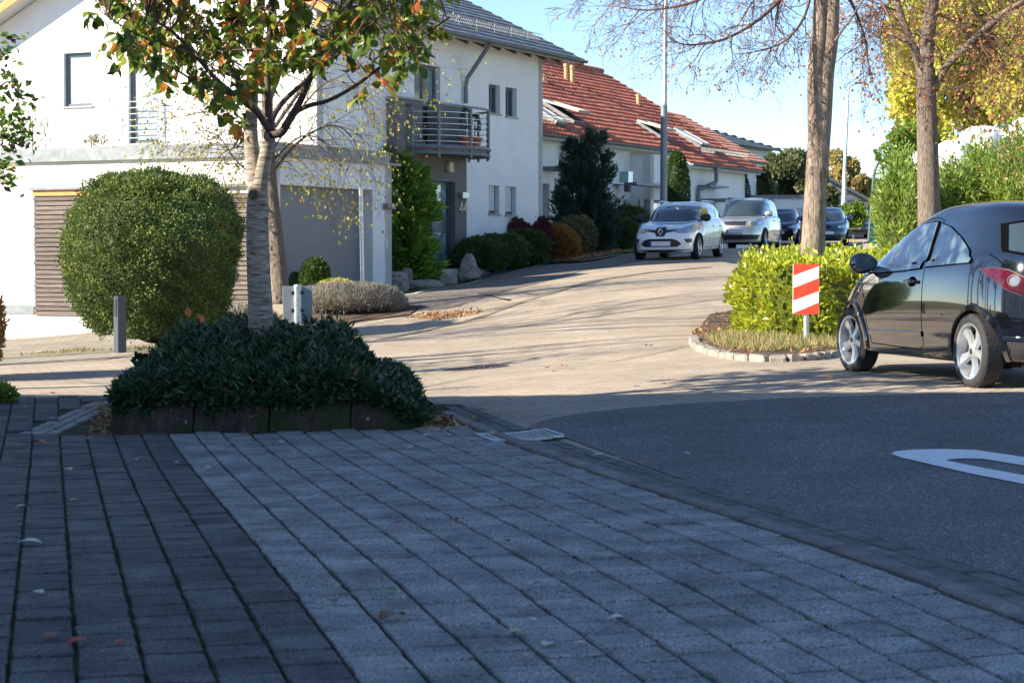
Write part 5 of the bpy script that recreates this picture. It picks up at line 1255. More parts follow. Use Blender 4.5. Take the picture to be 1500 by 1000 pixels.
# yellow autumn trees beyond
def crown(name, label, u, v, Y, ru, rv, n, ls, m, seed=1, ny=40, cat='tree', group=None, lw=.8, sz=None, trunk=True, core=False):
    c = P(u, v, Y); R = (ru / F * Y, (sz or ru / F * Y), rv / F * Y); z0 = G(c.x, Y); root = empty(name, (c.x, Y, z0), 0, label, cat, group); r = np.random.default_rng(seed)
    cl = r.normal(size=(ny, 3)); cl /= np.linalg.norm(cl, axis=1)[:, None]; cl *= (r.random(ny) ** .35)[:, None] * .82; cs = r.uniform(.13, .26, ny); i = r.integers(0, ny, n)
    d = r.normal(size=(n, 3)); d /= np.linalg.norm(d, axis=1)[:, None]; p = (cl[i] + d * (cs[i] * r.uniform(.6, 1.15, n))[:, None]) * np.array(R); C = p + np.array([0, 0, c.z - z0]); C[:, 2] = np.maximum(C[:, 2], .1)
    D = d + np.array([0, 0, -.2]); col = np.clip(r.random(n) * .6 + (r.random(ny)[i]) * .4, 0, 1)
    o = link('foliage', leaf_mesh('foliage', C, ls, ls * lw, m, D, jit=.5, rnd=col), root); o['kind'] = 'stuff'
    if trunk:
        lst = [([Vector((0, 0, 0)), Vector((.1, 0, (c.z - z0) * .5)), Vector((0, 0, c.z - z0 + R[2] * .6))], [R[0] * .07, R[0] * .06, .02])]
        for k in range(0, ny, 2): lst.append(([Vector((0, 0, (c.z - z0) * .6)), Vector(cl[k] * np.array(R) * .5) + Vector((0, 0, c.z - z0 - R[2] * .1)), Vector(cl[k] * np.array(R)) + Vector((0, 0, c.z - z0))], [R[0] * .025, R[0] * .015, .01]))
        tubes('trunk', lst, B_rough2, root)
    return root
crown('yellow_tree', 'large autumn tree with bright yellow leaves filling the upper right', 1420, 70, 58, 130, 165, 20000, .21, L_yel, 61, 60)
crown('yellow_tree', 'yellow-green autumn tree at the right edge above the bales', 1530, 110, 54, 90, 110, 9000, .2, L_yel, 62, 40)
crown('yellow_tree', 'yellow tree overhanging the sky left of the slimmer trunk', 1340, 140, 60, 62, 95, 7500, .19, L_yel, 63, 40)
crown('yellow_tree', 'lower branches of yellow-green leaves above the willow shrubs', 1330, 215, 56, 45, 45, 3200, .16, L_will, 64, 26)
crown('ivy_hedge', 'dark round ivy-covered hedge top above the low white garage', 1158, 262, 96, 56, 46, 14000, .22, L_farg, 65, 45, cat='hedge')
crown('ivy_hedge', 'lower dark hedge beside the red roof end', 1108, 275, 92, 30, 34, 6000, .2, L_farg, 66, 26, cat='hedge')
crown('far_tree', 'distant yellow-brown tree behind the dark slate gable', 1232, 262, 125, 32, 44, 6000, .35, L_fary, 67, 30)
crown('far_tree', 'smaller distant tan tree right of the thin lamp post', 1262, 285, 122, 18, 30, 3500, .33, L_fary, 68, 22)
crown('far_bush', 'small round yellow-green bush in front of the dark slate gable', 1250, 318, 86, 22, 20, 3500, .2, L_will, 69, 22, cat='bush')
crown('far_bush', 'dark bush left of the small yellow-green bush', 1214, 305, 90, 16, 32, 3200, .2, L_farg, 70, 20, cat='bush')
bush('small_thuja', gz(P(1087, 290, 79).x, 79), (.32, .3, 1.45), 2000, .1, L_dark, 'tiny dark columnar evergreen at the garden wall end', 'evergreen', seed=71)
for k, (x, y, s) in enumerate([(-8, 110, 9), (6, 130, 10), (30, 120, 9), (45, 95, 8), (60, 130, 12)]):
    crown('background_tree', ['green background tree hidden left behind the tall house', 'background tree behind the red roofs', 'background tree beyond the fence on the right', 'background tree outside the picture on the right', 'far background tree outside the picture on the right'][k], 750 + x / y * F, 372, y, s * .5 / y * F, s * .42 / y * F, 4000, .5, L_farg, 80 + k, 30)

# ------------------------------------------------ stone planter
def planter():
    c = Vector((-1.9, 15.6, 0)); root = empty('stone_planter', (c.x, c.y, G(c.x, c.y)), 0, 'low planter of mossy dark sandstone blocks holding ivy, at the paving edge', 'planter')
    m = mat('mossy_sandstone', (.062, .040, .036), .95, var=.4, scale=3, bump=1., bscale=30, fine=.3); N = m.node_tree.nodes; L = m.node_tree.links; b_ = N['Principled BSDF']; src = b_.inputs['Base Color'].links[0].from_socket
    n = N.new('ShaderNodeTexNoise'); n.inputs['Scale'].default_value = 2.2; n.inputs['Detail'].default_value = 6; tc = N.new('ShaderNodeTexCoord'); L.new(tc.outputs['Object'], n.inputs[0]); r = N.new('ShaderNodeValToRGB'); r.color_ramp.elements[0].position = .44; r.color_ramp.elements[1].position = .56; L.new(n.outputs[0], r.inputs[0])
    mx = N.new('ShaderNodeMix'); mx.data_type = 'RGBA'; mx.inputs[7].default_value = (.030, .040, .010, 1); L.new(r.outputs[0], mx.inputs[0]); L.new(src, mx.inputs[6]); L.new(mx.outputs[2], b_.inputs['Base Color'])
    v_ = N.new('ShaderNodeTexNoise'); v_.inputs['Scale'].default_value = 24; L.new(tc.outputs['Object'], v_.inputs[0]); r2 = N.new('ShaderNodeValToRGB'); r2.color_ramp.elements[0].position = .70; r2.color_ramp.elements[1].position = .73; L.new(v_.outputs[0], r2.inputs[0])
    m2 = N.new('ShaderNodeMix'); m2.data_type = 'RGBA'; m2.inputs[7].default_value = (.30, .33, .32, 1); L.new(r2.outputs[0], m2.inputs[0]); L.new(mx.outputs[2], m2.inputs[6]); L.new(m2.outputs[2], b_.inputs['Base Color'])
    hm = lambda x: min(1, max(.12, 1 - (x + 1.0) / .37 * .9))
    FL = Vector((*W(163, 638), 0)); FR = Vector((*W(624, 630), 0)); BR = FR + Vector((-.22, 2.3, 0)); BL = FL + Vector((-.22, 2.5, 0)); H = .27; rn = random.Random(4)
    def run(a, b, cuts):
        d = (b - a); L_ = d.length; d.normalize(); inn = Vector((-d.y, d.x, 0))
        for i in range(len(cuts) - 1):
            s0 = cuts[i] * L_ + .006; s1 = cuts[i + 1] * L_ - .006; vs = []
            nseg = 14
            for k in range(nseg + 1):
                s = s0 + (s1 - s0) * k / nseg; p = a + d * s; z = G(p.x, p.y)
                j = lambda e: rn.uniform(-e, e)
                hk = hm(p.x) * (1 - .12 * (k in (0, nseg))); jj = j(.012)
                for off, hh in ((0 + j(.012) + jj, -.05), (.012 + j(.016) + jj, .08 * hk), (.045 + j(.02) + jj, H * .7 * hk), (.095 + j(.02), H * hk + j(.016)), (.3, (H - .02) * hk), (.3, -.05)):
                    e = .10 * (H if hh > .1 else 0) ; sh = (1 if k == 0 else -1 if k == nseg else 0) * (.0)
                    q = p + inn * off; vs.append((q.x - root.location.x, q.y - root.location.y, z + hh - root.location.z))
            fs = []
            for k in range(nseg):
                for q in range(5): a0 = k * 6 + q; fs.append((a0, a0 + 6, a0 + 7, a0 + 1))
            fs += [tuple(range(6)), tuple(nseg * 6 + q for q in range(5, -1, -1))]
            mb = MB(); mb.add(vs, fs); mb.build('stone_block', m, root)
    run(FL, FR, [0, .26, .50, .76, 1]); run(FR, BR, [0, .3, .62, 1]); run(BR, BL, [0, .5, 1]); run(BL, FL, [0, .35, .68, 1])
    so = drape('soil', [(FL.x + .2, FL.y + .2), (FR.x - .62, FR.y + .2), (BR.x - .5, BR.y - .2), (BL.x + .2, BL.y - .2)], H - .05, M_soil, None); inv = Matrix.Translation(root.location).inverted(); so.parent = root; so.matrix_parent_inverse = inv
    return FL, FR, BR, BL, H, hm
FL, FR, BR, BL, PH, HM = planter()
# evergreen shrubs and trailing ivy in the planter
def pl_plants():
    r = np.random.default_rng(5); cx, cy = -2.0, 16.1; z = G(cx, cy)
    root = empty('evergreen_groundcover', (cx, cy, z), 0, 'dark evergreen shrubs with narrow leaves filling the stone planter round the cherry trunk', 'shrub')
    n = 24000; u = r.random(n); w = r.random(n) ** 1.25; FLv = np.array(FL[:2]); FRv = np.array(FR[:2]); BLv = np.array(BL[:2]); BRv = np.array(BR[:2])
    b = (FLv * (1 - u)[:, None] + FRv * u[:, None]) * (1 - w)[:, None] + (BLv * (1 - u)[:, None] + BRv * u[:, None]) * w[:, None]
    prof = lambda q: np.interp(q, [0, .05, .12, .2, .35, .6, .76, .82, .88, 1.], [.04, .14, .30, .42, .44, .42, .38, .20, .05, .01])
    front = np.clip(w * 3.2 + .25, 0, 1) ** .6; back = np.clip((1 - w) * 5 + .3, 0, 1)
    hmv = np.clip(1 - (b[:, 0] + 1.0) / .37 * .9, .12, 1); h = prof(u) * front * back * (1 + .14 * np.sin(b[:, 0] * 9 + b[:, 1] * 4) + .1 * np.sin(b[:, 0] * 17 - b[:, 1] * 11)); t = 1 - np.abs(r.normal(0, .22, n)); t = np.where(r.random(n) < .45, r.random(n), t); t = np.clip(t, .0, 1.05)
    g0 = np.array([G(p[0], p[1]) for p in b]); C = np.stack([b[:, 0] - cx, b[:, 1] - cy, g0 - z + PH * hmv + h * t], 1)
    a = r.uniform(0, 2 * PI, n); D = np.stack([np.cos(a), np.sin(a) - .25, r.uniform(.2, 1.4, n)], 1)
    o = link('foliage', leaf_mesh('foliage', C, .095, .026, L_ivy, D, jit=.3), root); o['kind'] = 'stuff'
    # ivy over the stone rim
    root = empty('ivy', (cx, cy, z), 0, 'small-leaved ivy trailing over the rim of the stone planter', 'ivy')
    C = []; D = []
    for (a_, b_, nn) in ((FL, FR, 6500), (FR, BR, 600), (BL, FL, 1500)):
        d = (b_ - a_); L_ = d.length; d = d.normalized(); inn = Vector((-d.y, d.x, 0))
        for k in range(nn):
            s = r.random(); off = r.uniform(.02, .5); hang = .16 * (.5 + .5 * math.sin(s * 23)) * (.5 + .5 * math.sin(s * 61 + 1)) * (1 if s < .62 else .4)
            if r.random() < .2: off = r.uniform(-.01, .07)
            p = a_ + d * (L_ * s) + inn * off; zz = G(p.x, p.y) + PH * HM(p.x) + (r.uniform(-hang - .02, .03) if off < .09 else .02 + r.uniform(0, .07) + off * .12)
            C.append((p.x - cx, p.y - cy, zz - z)); D.append((-inn.x + r.normal() * .5, -inn.y + r.normal() * .5, r.uniform(-.6, .7)))
    for (u_, v_) in ((585, 560), (575, 565), (205, 530), (560, 556)):
        for k in range(40): q = P(u_ + r.uniform(-8, 8), v_ + r.uniform(-12, 14), 15.6); C.append((q.x - cx, q.y - cy, q.z - z)); D.append((r.normal(), r.normal(), .8))
    o = link('foliage', leaf_mesh('foliage', np.array(C), .055, .045, L_ivy, np.array(D), jit=.4), root); o['kind'] = 'stuff'
pl_plants()

# ------------------------------------------------ leaves at the picture's left edge
def left_shrub():
    r = random.Random(6); Y = 20.5; b = P(-130, 500, Y); z = G(b.x, Y); root = empty('leafy_shrub', (b.x, Y, z), 0, 'shrub with small green and purple leaves reaching in at the upper left edge', 'shrub'); inv = Matrix.Translation(root.location).inverted()
    lim = [limb([(-130, 640), (-110, 400), (-80, 250), (-40, 170), (10, 120), (30, 135)], Y, .03, .004), limb([(-90, 330), (-50, 260), (-10, 215), (25, 195), (38, 205)], Y, .012, .004, .2), limb([(-90, 360), (-40, 290), (-5, 250), (12, 262)], Y, .012, .003, -.2), limb([(-60, 200), (-30, 110), (-5, 85), (14, 68)], Y, .008, .002, .1), limb([(-70, 240), (-20, 180), (20, 165), (36, 158)], Y, .01, .003, -.2)]
    C = []; D = []
    for pts, rad in lim:
        for p, q in zip(pts, rad):
            if q < .02:
                for _ in range(11): C.append((inv @ (p + Vector((r.gauss(0, .09), r.gauss(0, .1), r.gauss(0, .09)))))[:]); D.append((r.gauss(0, 1), r.gauss(0, 1), -.5))
    o = tubes('stems', [([inv @ p for p in pts], rr) for pts, rr in lim], B_twig, root, kind='stuff')
    o = link('foliage', leaf_mesh('foliage', np.array(C), .105, .06, leafmat('mixed_leaves', [(.07, .03, .04), (.05, .10, .02), (.12, .24, .03), (.24, .36, .05), (.40, .20, .05)], .4, .4, [0, .3, .6, .92, 1]), np.array(D)), root); o['kind'] = 'stuff'
left_shrub()
g = P(-80, 520, 22.5); bush('red_hedge', gz(g.x, 22.5), (.58, .9, .58), 9000, .06, L_rust, 'reddish leafed hedge just showing at the left edge', 'hedge', seed=91, ex=3, lump=.08)
g = P(-12, 598, 17.2); bush('weed_clump', gz(g.x, 17.2), (.2, .14, .09), 700, .06, L_will, 'green weed clump at the left end of the paving', 'weed', seed=92)
for i, (u, Y, h) in enumerate(((48, 43.5, .82), (66, 43.2, .7), (32, 43.6, .6), (148, 43.4, .3), (134, 43.5, .3))):
    g = P(u, 218, Y); conifer('roof_plant', ['tall wispy plant standing on the garage roof', 'wispy plant right of the tallest on the garage roof', 'wispy plant behind the leafy shrub on the garage roof', 'short sprig on the garage roof under the french window', 'shortest sprig on the garage roof'][i], g.x, Y, g.z - .02, h, .18, 260, .12, L_olive, up=.9, seed=95 + i, wid=.10, pw=.6)

# ------------------------------------------------ beds, kerb of the island, litter, grass
isl = [W(1018, 503), W(1024, 510), W(1045, 519), W(1080, 526), W(1120, 529), W(1170, 528), W(1215, 523.5), W(1240, 520), (5.0, 22.5), (7, 24), (7.2, 29.5), (4.5, 31.8), (3.0, 29.5), (2.35, 25.5)]
o = drape('planting_bed', isl, .05, M_soil); tag(o, kind='structure')
kr = [(1017, 500), (1019, 508), (1032, 515.5), (1055, 522.5), (1085, 527.5), (1120, 530), (1155, 530), (1190, 527.5), (1225, 523), (1262, 518)]
kp = [Vector((*W(*q), 0)) for q in kr]; kp = smooth_line(kp, 6); kl = [0]
for a, b in zip(kp[:-1], kp[1:]): kl.append(kl[-1] + (b - a).length)
M_kst = objrand(mat('pale_kerb_stone', (.26, .235, .20), .9, var=.25, scale=8, bump=.7, bscale=60), .15)
s = 0; rk = random.Random(8); kroot = empty('island_kerb', (kp[0].x, kp[0].y, G(kp[0].x, kp[0].y)), 0, 'curved kerb of pale rough stones round the hedge island', 'kerb'); kinv = Matrix.Translation(kroot.location).inverted()
while s < kl[-1] - .2:
    l = rk.uniform(.15, .26); m_ = s + l / 2; i = max(j for j in range(len(kl)) if kl[j] <= m_); i = min(i, len(kp) - 2); d = (kp[i + 1] - kp[i]).normalized(); c = kp[i] + d * (m_ - kl[i]); mb = MB(); mb.box((0, 0, 0), (l - .012, .13, .14)); me = mb.mesh('kerb_stone', M_kst, bevel=.02)
    for v in me.vertices: v.co += Vector((rk.uniform(-.008, .008), rk.uniform(-.008, .008), rk.uniform(-.012, .012)))
    o = link('kerb_stone', me, kroot, rz=math.atan2(d.y, d.x)); o.location = (c.x - kroot.location.x, c.y - kroot.location.y, G(c.x, c.y) - .0 - kroot.location.z); s += l
def scatter(name, polys, n, ls, wd, m, up, kind='stuff', lift=.05, jit=.5, hz=0., seed=1):
    rr = random.Random(seed); C = []; D = []
    xs = [p[0] for p in polys]; ys = [p[1] for p in polys]
    while len(C) < n:
        x = rr.uniform(min(xs), max(xs)); y = rr.uniform(min(ys), max(ys))
        if inpoly(x, y, polys): C.append((x, y, G(x, y) + lift + rr.uniform(0, hz))); D.append((rr.gauss(0, 1), rr.gauss(0, 1), up))
    o = link(name, leaf_mesh(name, np.array(C), ls, wd, m, np.array(D), jit=jit, upn=np.array([0, 0, 1.]) if up < .5 else None), None); o['kind'] = kind; return o
scatter('leaf_litter', isl, 1800, .07, .045, L_litter, .1, lift=.06, seed=2)
scatter('island_grass', [W(1035, 505), W(1060, 518), W(1110, 524), W(1215, 520), (4.8, 22.6), (3.2, 22.3), (2.6, 22.9)], 2600, .14, .012, L_dry, 2.2, lift=.05, seed=3)
bed = [W(683, 412), W(700, 410), W(750, 399), W(795, 386), W(850, 383), W(915, 371.5), (3.4, 60), (2.2, 62), (.8, 54.5), (-1.2, 48.2)]
o = drape('garden_bed', bed, .03, M_soil); tag(o, kind='structure')
scatter('leaf_litter', [W(795, 385), W(850, 382), W(915, 371), (3.0, 59), (1.6, 55)], 1500, .09, .06, L_litter, .1, lift=.05, seed=5)
o = drape('front_lawn', [W(893, 374), W(932, 371), (4.4, 58), (5.5, 64), (4.0, 64), (2.4, 58)], .05, mat('lawn', (.10, .17, .03), .95, var=.3, scale=8, bump=.8, bscale=60, fine=.4)); tag(o, kind='structure')
bed2 = [(-2.9, 35.2), (-1.9, 35.6), (-1.7, 36.7), (-2.6, 38), (-4.2, 37.2), (-4.8, 34.6), (-4.6, 33.4), (-3.6, 33.8)]
o = drape('lavender_bed', bed2, .03, M_soil); tag(o, kind='structure')
scatter('leaf_litter', [W(590, 465), W(640, 470), W(700, 462), W(705, 456), W(640, 458)], 420, .07, .05, L_litter, .1, lift=.03, seed=6)
scatter('leaf_litter', [W(612, 632), W(640, 640), W(690, 632), W(700, 618), W(640, 612)], 130, .06, .04, L_litter, .1, lift=.03, seed=7)
scatter('leaf_litter', [W(128, 640), W(165, 640), W(178, 590), W(148, 590)], 200, .05, .04, L_litter, .1, lift=.03, seed=8)
scatter('dry_verge_grass', [W(120, 512), W(215, 516), (-4.8, 31), (-8, 31), (-8.2, 29)], 500, .08, .02, L_dry, 1.2, lift=.02, seed=9)
# moss tufts in the paving joints
rr = random.Random(12); C = []
for _ in range(2600):
    k = rr.randint(0, 24); t = rr.uniform(-1, 10.5); 
    if math.sin(t * 1.7 + k * 2.1) + math.sin(t * 4.1 + k) < .1: continue
    c = K0 - KN * (.012 + k * CW + rr.gauss(0, .004)) + KD * t
    if c.y > 14.5 and c.x > -3.8: continue
    C.append((c.x, c.y, G(c.x, c.y) + .014))
o = link('joint_moss', leaf_mesh('joint_moss', np.array(C), .022, .014, leafmat('moss', [(.03, .05, .01), (.07, .12, .02), (.14, .20, .03)], .2, .8), np.random.default_rng(1).normal(size=(len(C), 3)) * np.array([1, 1, .4]) + np.array([0, 0, .6])), None); o['kind'] = 'stuff'
# ============================================================ VEHICLES
def paint(name, col, metal=0., rough=.25, flake=.0, coat_ior=1.6):
    m = bpy.data.materials.new(name); m.use_nodes = True; b = m.node_tree.nodes['Principled BSDF']; b.inputs['Base Color'].default_value = _rgb(col); b.inputs['Metallic'].default_value = metal
    b.inputs['Roughness'].default_value = rough; b.inputs['Coat Weight'].default_value = 1; b.inputs['Coat Roughness'].default_value = .02; b.inputs['Coat IOR'].default_value = coat_ior
    N = m.node_tree.nodes; L = m.node_tree.links; n = N.new('ShaderNodeTexNoise'); n.inputs['Scale'].default_value = 3; n.inputs['Detail'].default_value = 6; mr = N.new('ShaderNodeMapRange'); mr.inputs[1].default_value = .4; mr.inputs[2].default_value = .75; mr.inputs[3].default_value = rough; mr.inputs[4].default_value = min(1, rough + .2)
    tc = N.new('ShaderNodeTexCoord'); L.new(tc.outputs['Object'], n.inputs[0]); L.new(n.outputs[0], mr.inputs[0]); L.new(mr.outputs[0], b.inputs['Roughness']); MATS[name] = m; return m
M_cglass = mat('car_glass', (.03, .045, .05), .03, var=0, coat=1., ior=1.9)
M_cglass2 = mat('bright_side_glass', (.10, .14, .16), .02, var=0, coat=1., ior=2.3)
M_tyre = mat('tyre_rubber', (.022, .022, .024), .8, var=.2, scale=20, bump=.3, bscale=80)
M_rim = mat('alloy', (.58, .60, .62), .3, metal=.75, var=.1)
M_black = mat('black_plastic', (.018, .018, .02), .5, var=.1)
M_chrome = mat('chrome', (.75, .76, .78), .12, metal=1., var=0)
M_seam = mat('gap_shade_and_seal', (.004, .004, .004), .9, var=0, spec=0.)  # rubber seals, plus the shade of gaps, recesses and wheel wells as colour
M_lens = mat('clear_lens', (.42, .46, .48), .08, metal=.3, var=.4, scale=18, coat=1.)
M_redl = mat('red_lens', (.065, .004, .012), .1, var=.3, scale=12, coat=1.)
M_plate = mat('plate_white', (.78, .78, .78), .5, var=0)
M_blue = mat('plate_blue', (.02, .08, .45), .5, var=0)
def spline1(xs, ys, x):
    xs = np.array(xs, float); ys = np.array(ys, float); o = np.argsort(xs); xs = xs[o]; ys = ys[o]; x = np.clip(x, xs[0], xs[-1]); n = len(xs)
    h = np.diff(xs); dl = np.diff(ys) / h; m = np.zeros(n); m[0] = dl[0]; m[-1] = dl[-1]
    for i in range(1, n - 1): m[i] = 0 if dl[i - 1] * dl[i] <= 0 else 2 * dl[i - 1] * dl[i] / (dl[i - 1] + dl[i])
    i = np.clip(np.searchsorted(xs, x) - 1, 0, n - 2); t = (x - xs[i]) / h[i]
    return (2 * t**3 - 3 * t**2 + 1) * ys[i] + (t**3 - 2 * t**2 + t) * h[i] * m[i] + (-2 * t**3 + 3 * t**2) * ys[i + 1] + (t**3 - t**2) * h[i] * m[i + 1]
def car_shell(rings, nth=128, nv=6):
    """rings from sill to roof: (x_front, x_rear, half width, front exponent, rear exponent, [(x, z)...])"""
    R = []
    th = np.linspace(0, 2 * PI, nth, endpoint=False)
    for xf, xr, w, ef, er, zp in rings:
        c = np.cos(th); s = np.sin(th); e = np.where(c >= 0, ef, er); xm = (xf + xr) / 2 + 0; a = (xf - xr) / 2
        x = xm + a * np.sign(c) * np.abs(c) ** (2 / e); y = w * np.sign(s) * np.abs(s) ** (2 / e)
        z = spline1([p[0] for p in zp], [p[1] for p in zp], x) if len(zp) > 1 else np.full(nth, zp[0][1])
        R.append(np.stack([x, y, z], 1))
    R = np.array(R); out = []; k = len(R)
    for i in range(k - 1):
        p0 = R[max(i - 1, 0)]; p1 = R[i]; p2 = R[i + 1]; p3 = R[min(i + 2, k - 1)]
        for j in range(nv):
            t = j / nv
            # centripetal-like tangents scaled to the segment keep creases tight
            l1 = np.linalg.norm(p2 - p1, axis=1)[:, None] + 1e-6; l0 = np.linalg.norm(p1 - p0, axis=1)[:, None] + 1e-6; l2 = np.linalg.norm(p3 - p2, axis=1)[:, None] + 1e-6
            m1 = ((p1 - p0) / l0 * l1 + (p2 - p1)) / 2 * np.minimum(1, 2 * l0 / l1) if i > 0 else (p2 - p1)
            m2 = ((p2 - p1) + (p3 - p2) / l2 * l1) / 2 * np.minimum(1, 2 * l2 / l1) if i < k - 2 else (p2 - p1)
            out.append((2 * t**3 - 3 * t**2 + 1) * p1 + (t**3 - 2 * t**2 + t) * m1 + (-2 * t**3 + 3 * t**2) * p2 + (t**3 - t**2) * m2)
    out.append(R[-1]); V = np.concatenate(out); n = len(out); fs = []
    for i in range(n - 1):
        for j in range(nth):
            j2 = (j + 1) % nth; fs.append((i * nth + j, i * nth + j2, (i + 1) * nth + j2, (i + 1) * nth + j))
    fs.append(tuple(range(nth - 1, -1, -1))); fs.append(tuple((n - 1) * nth + j for j in range(nth)))
    return [tuple(v) for v in V], fs
def boolean_arches(vs, fs, axles, r, ymin, mats):
    me = bpy.data.meshes.new('b'); me.from_pydata(vs, [], fs); ob = link('b', me); 
    cut = MB()
    tmp = [ob]
    for ax, rr in axles:
        for s in (-1, 1):
            mb = MB(); M = Matrix.Translation((ax, s * (ymin + .4), rr[1])) @ Matrix.Rotation(PI / 2, 4, 'X'); mb.lathe([(rr[0], -.4), (rr[0], .4)], 40, M, cap=True); c = mb.build('c', []); tmp.append(c)
            md = ob.modifiers.new('b', 'BOOLEAN'); md.operation = 'DIFFERENCE'; md.object = c; md.solver = 'EXACT'
    bpy.context.view_layer.update(); dg = bpy.context.evaluated_depsgraph_get(); me2 = bpy.data.meshes.new_from_object(ob.evaluated_get(dg))
    for t in tmp: bpy.data.objects.remove(t)
    me2.materials.clear()
    for m in mats: me2.materials.append(m)
    for p in me2.polygons:
        c = p.center; p.use_smooth = True; p.material_index = 0
        for ax, rr in axles:
            d = math.hypot(c.x - ax, c.z - rr[1])
            if d < rr[0] + .004 and abs(c.y) < 2 and (d < rr[0] - .01 or abs((p.normal.x * (c.x - ax) + p.normal.z * (c.z - rr[1])) / max(d, 1e-6)) > .8) and abs(c.y) > ymin - .01: p.material_index = 1
    me2.set_sharp_from_angle(angle=math.radians(38)); return me2
from mathutils.interpolate import poly_3d_calc
class Skin:
    def __init__(s, me):
        s.V = [v.co.copy() for v in me.vertices]; s.P = [tuple(p.vertices) for p in me.polygons]; s.N = [v.normal.copy() for v in me.vertices]
        s.t = BVHTree.FromPolygons(s.V, s.P)
    def hit(s, o, d):
        h = s.t.ray_cast(o, d); return h
    def panel(s, name, poly, U, D, m, root, off=.004, step=.03, thick=0, org=Vector((0, 0, 0)), both=False):
        """outline in (h, z), h measured along U, projected along D on to the body"""
        U = Vector(U).normalized(); D = Vector(D).normalized(); res = []
        xs = [p[0] for p in poly]; ys = [p[1] for p in poly]
        cs = cells(poly, np.arange(min(xs) - 1e-4, max(xs) + step, step), np.arange(min(ys) - 1e-4, max(ys) + step, step)); vs = []; fs = []; NM = {}
        for c in cs:
            q = []
            for h_, z_ in c:
                o = org + U * h_ + Vector((0, 0, z_)) - D * 4
                hit = s.t.ray_cast(o, D)
                if hit[0] is None: q = None; break
                pv = s.P[hit[2]]; w = poly_3d_calc([s.V[k] for k in pv], hit[0]); nn = sum((s.N[k] * w[i] for i, k in enumerate(pv)), Vector()).normalized(); nn = nn if nn.dot(D) < 0 else -nn
                p_ = hit[0] - D * off * 1.25; q.append(p_); NM[(round(p_.x, 4), round(p_.y, 4), round(p_.z, 4))] = nn
            if q: n = len(vs); vs += q; fs.append(tuple(range(n, n + len(q))))
        if not fs: return None
        vs, fs = merged(vs, fs, 3e-4); me = bpy.data.meshes.new(name); me.from_pydata(vs, [], fs)
        bm = bmesh.new(); bm.from_mesh(me); bmesh.ops.recalc_face_normals(bm, faces=bm.faces)
        if bm.faces and sum(f.normal.dot(D) for f in bm.faces) > 0: bmesh.ops.reverse_faces(bm, faces=bm.faces)
        bm.to_mesh(me); bm.free(); me.materials.append(m); me.polygons.foreach_set('use_smooth', [True] * len(me.polygons)); me.update()
        me.normals_split_custom_set_from_vertices([NM.get((round(v.co.x, 4), round(v.co.y, 4), round(v.co.z, 4)), v.normal) for v in me.vertices]); return link(name, me, root)
    def strip(s, name, line, U, D, w, m, root, off=.003, org=Vector((0, 0, 0)), raised=0., closed=False):
        """thin band along a line on the body (trim, or the shade of a shut line painted dark)"""
        U = Vector(U).normalized(); D = Vector(D).normalized(); pts = []
        L = [Vector((a, b)) for a, b in line]
        if closed: L.append(L[0])
        dn = []
        for a, b in zip(L[:-1], L[1:]):
            k = max(1, int((b - a).length / .03)); dn += [a.lerp(b, i / k) for i in range(k)]
        dn.append(L[-1]); hits = []
        for h_, z_ in dn:
            hit = s.t.ray_cast(org + U * h_ + Vector((0, 0, z_)) - D * 4, D)
            if hit[0] is not None: nn = hit[1] if hit[1].dot(D) < 0 else -hit[1]; hits.append((hit[0], nn))
        if len(hits) < 2: return None
        vs = []; fs = []; n = len(hits)
        for i, (p, nn) in enumerate(hits):
            t = (hits[min(i + 1, n - 1)][0] - hits[max(i - 1, 0)][0]).normalized(); sd = t.cross(nn).normalized()
            vs += [p + sd * w / 2 + nn * (off * .3), p + sd * w * .4 + nn * (off + raised), p - sd * w * .4 + nn * (off + raised), p - sd * w / 2 + nn * (off * .3)]
        for i in range(n - 1):
            for q in range(3): a = i * 4 + q; fs.append((a, a + 1, a + 5, a + 4))
        mb = MB(); mb.add(vs, fs); return mb.build(name, m, root, smooth=True, ang=40)
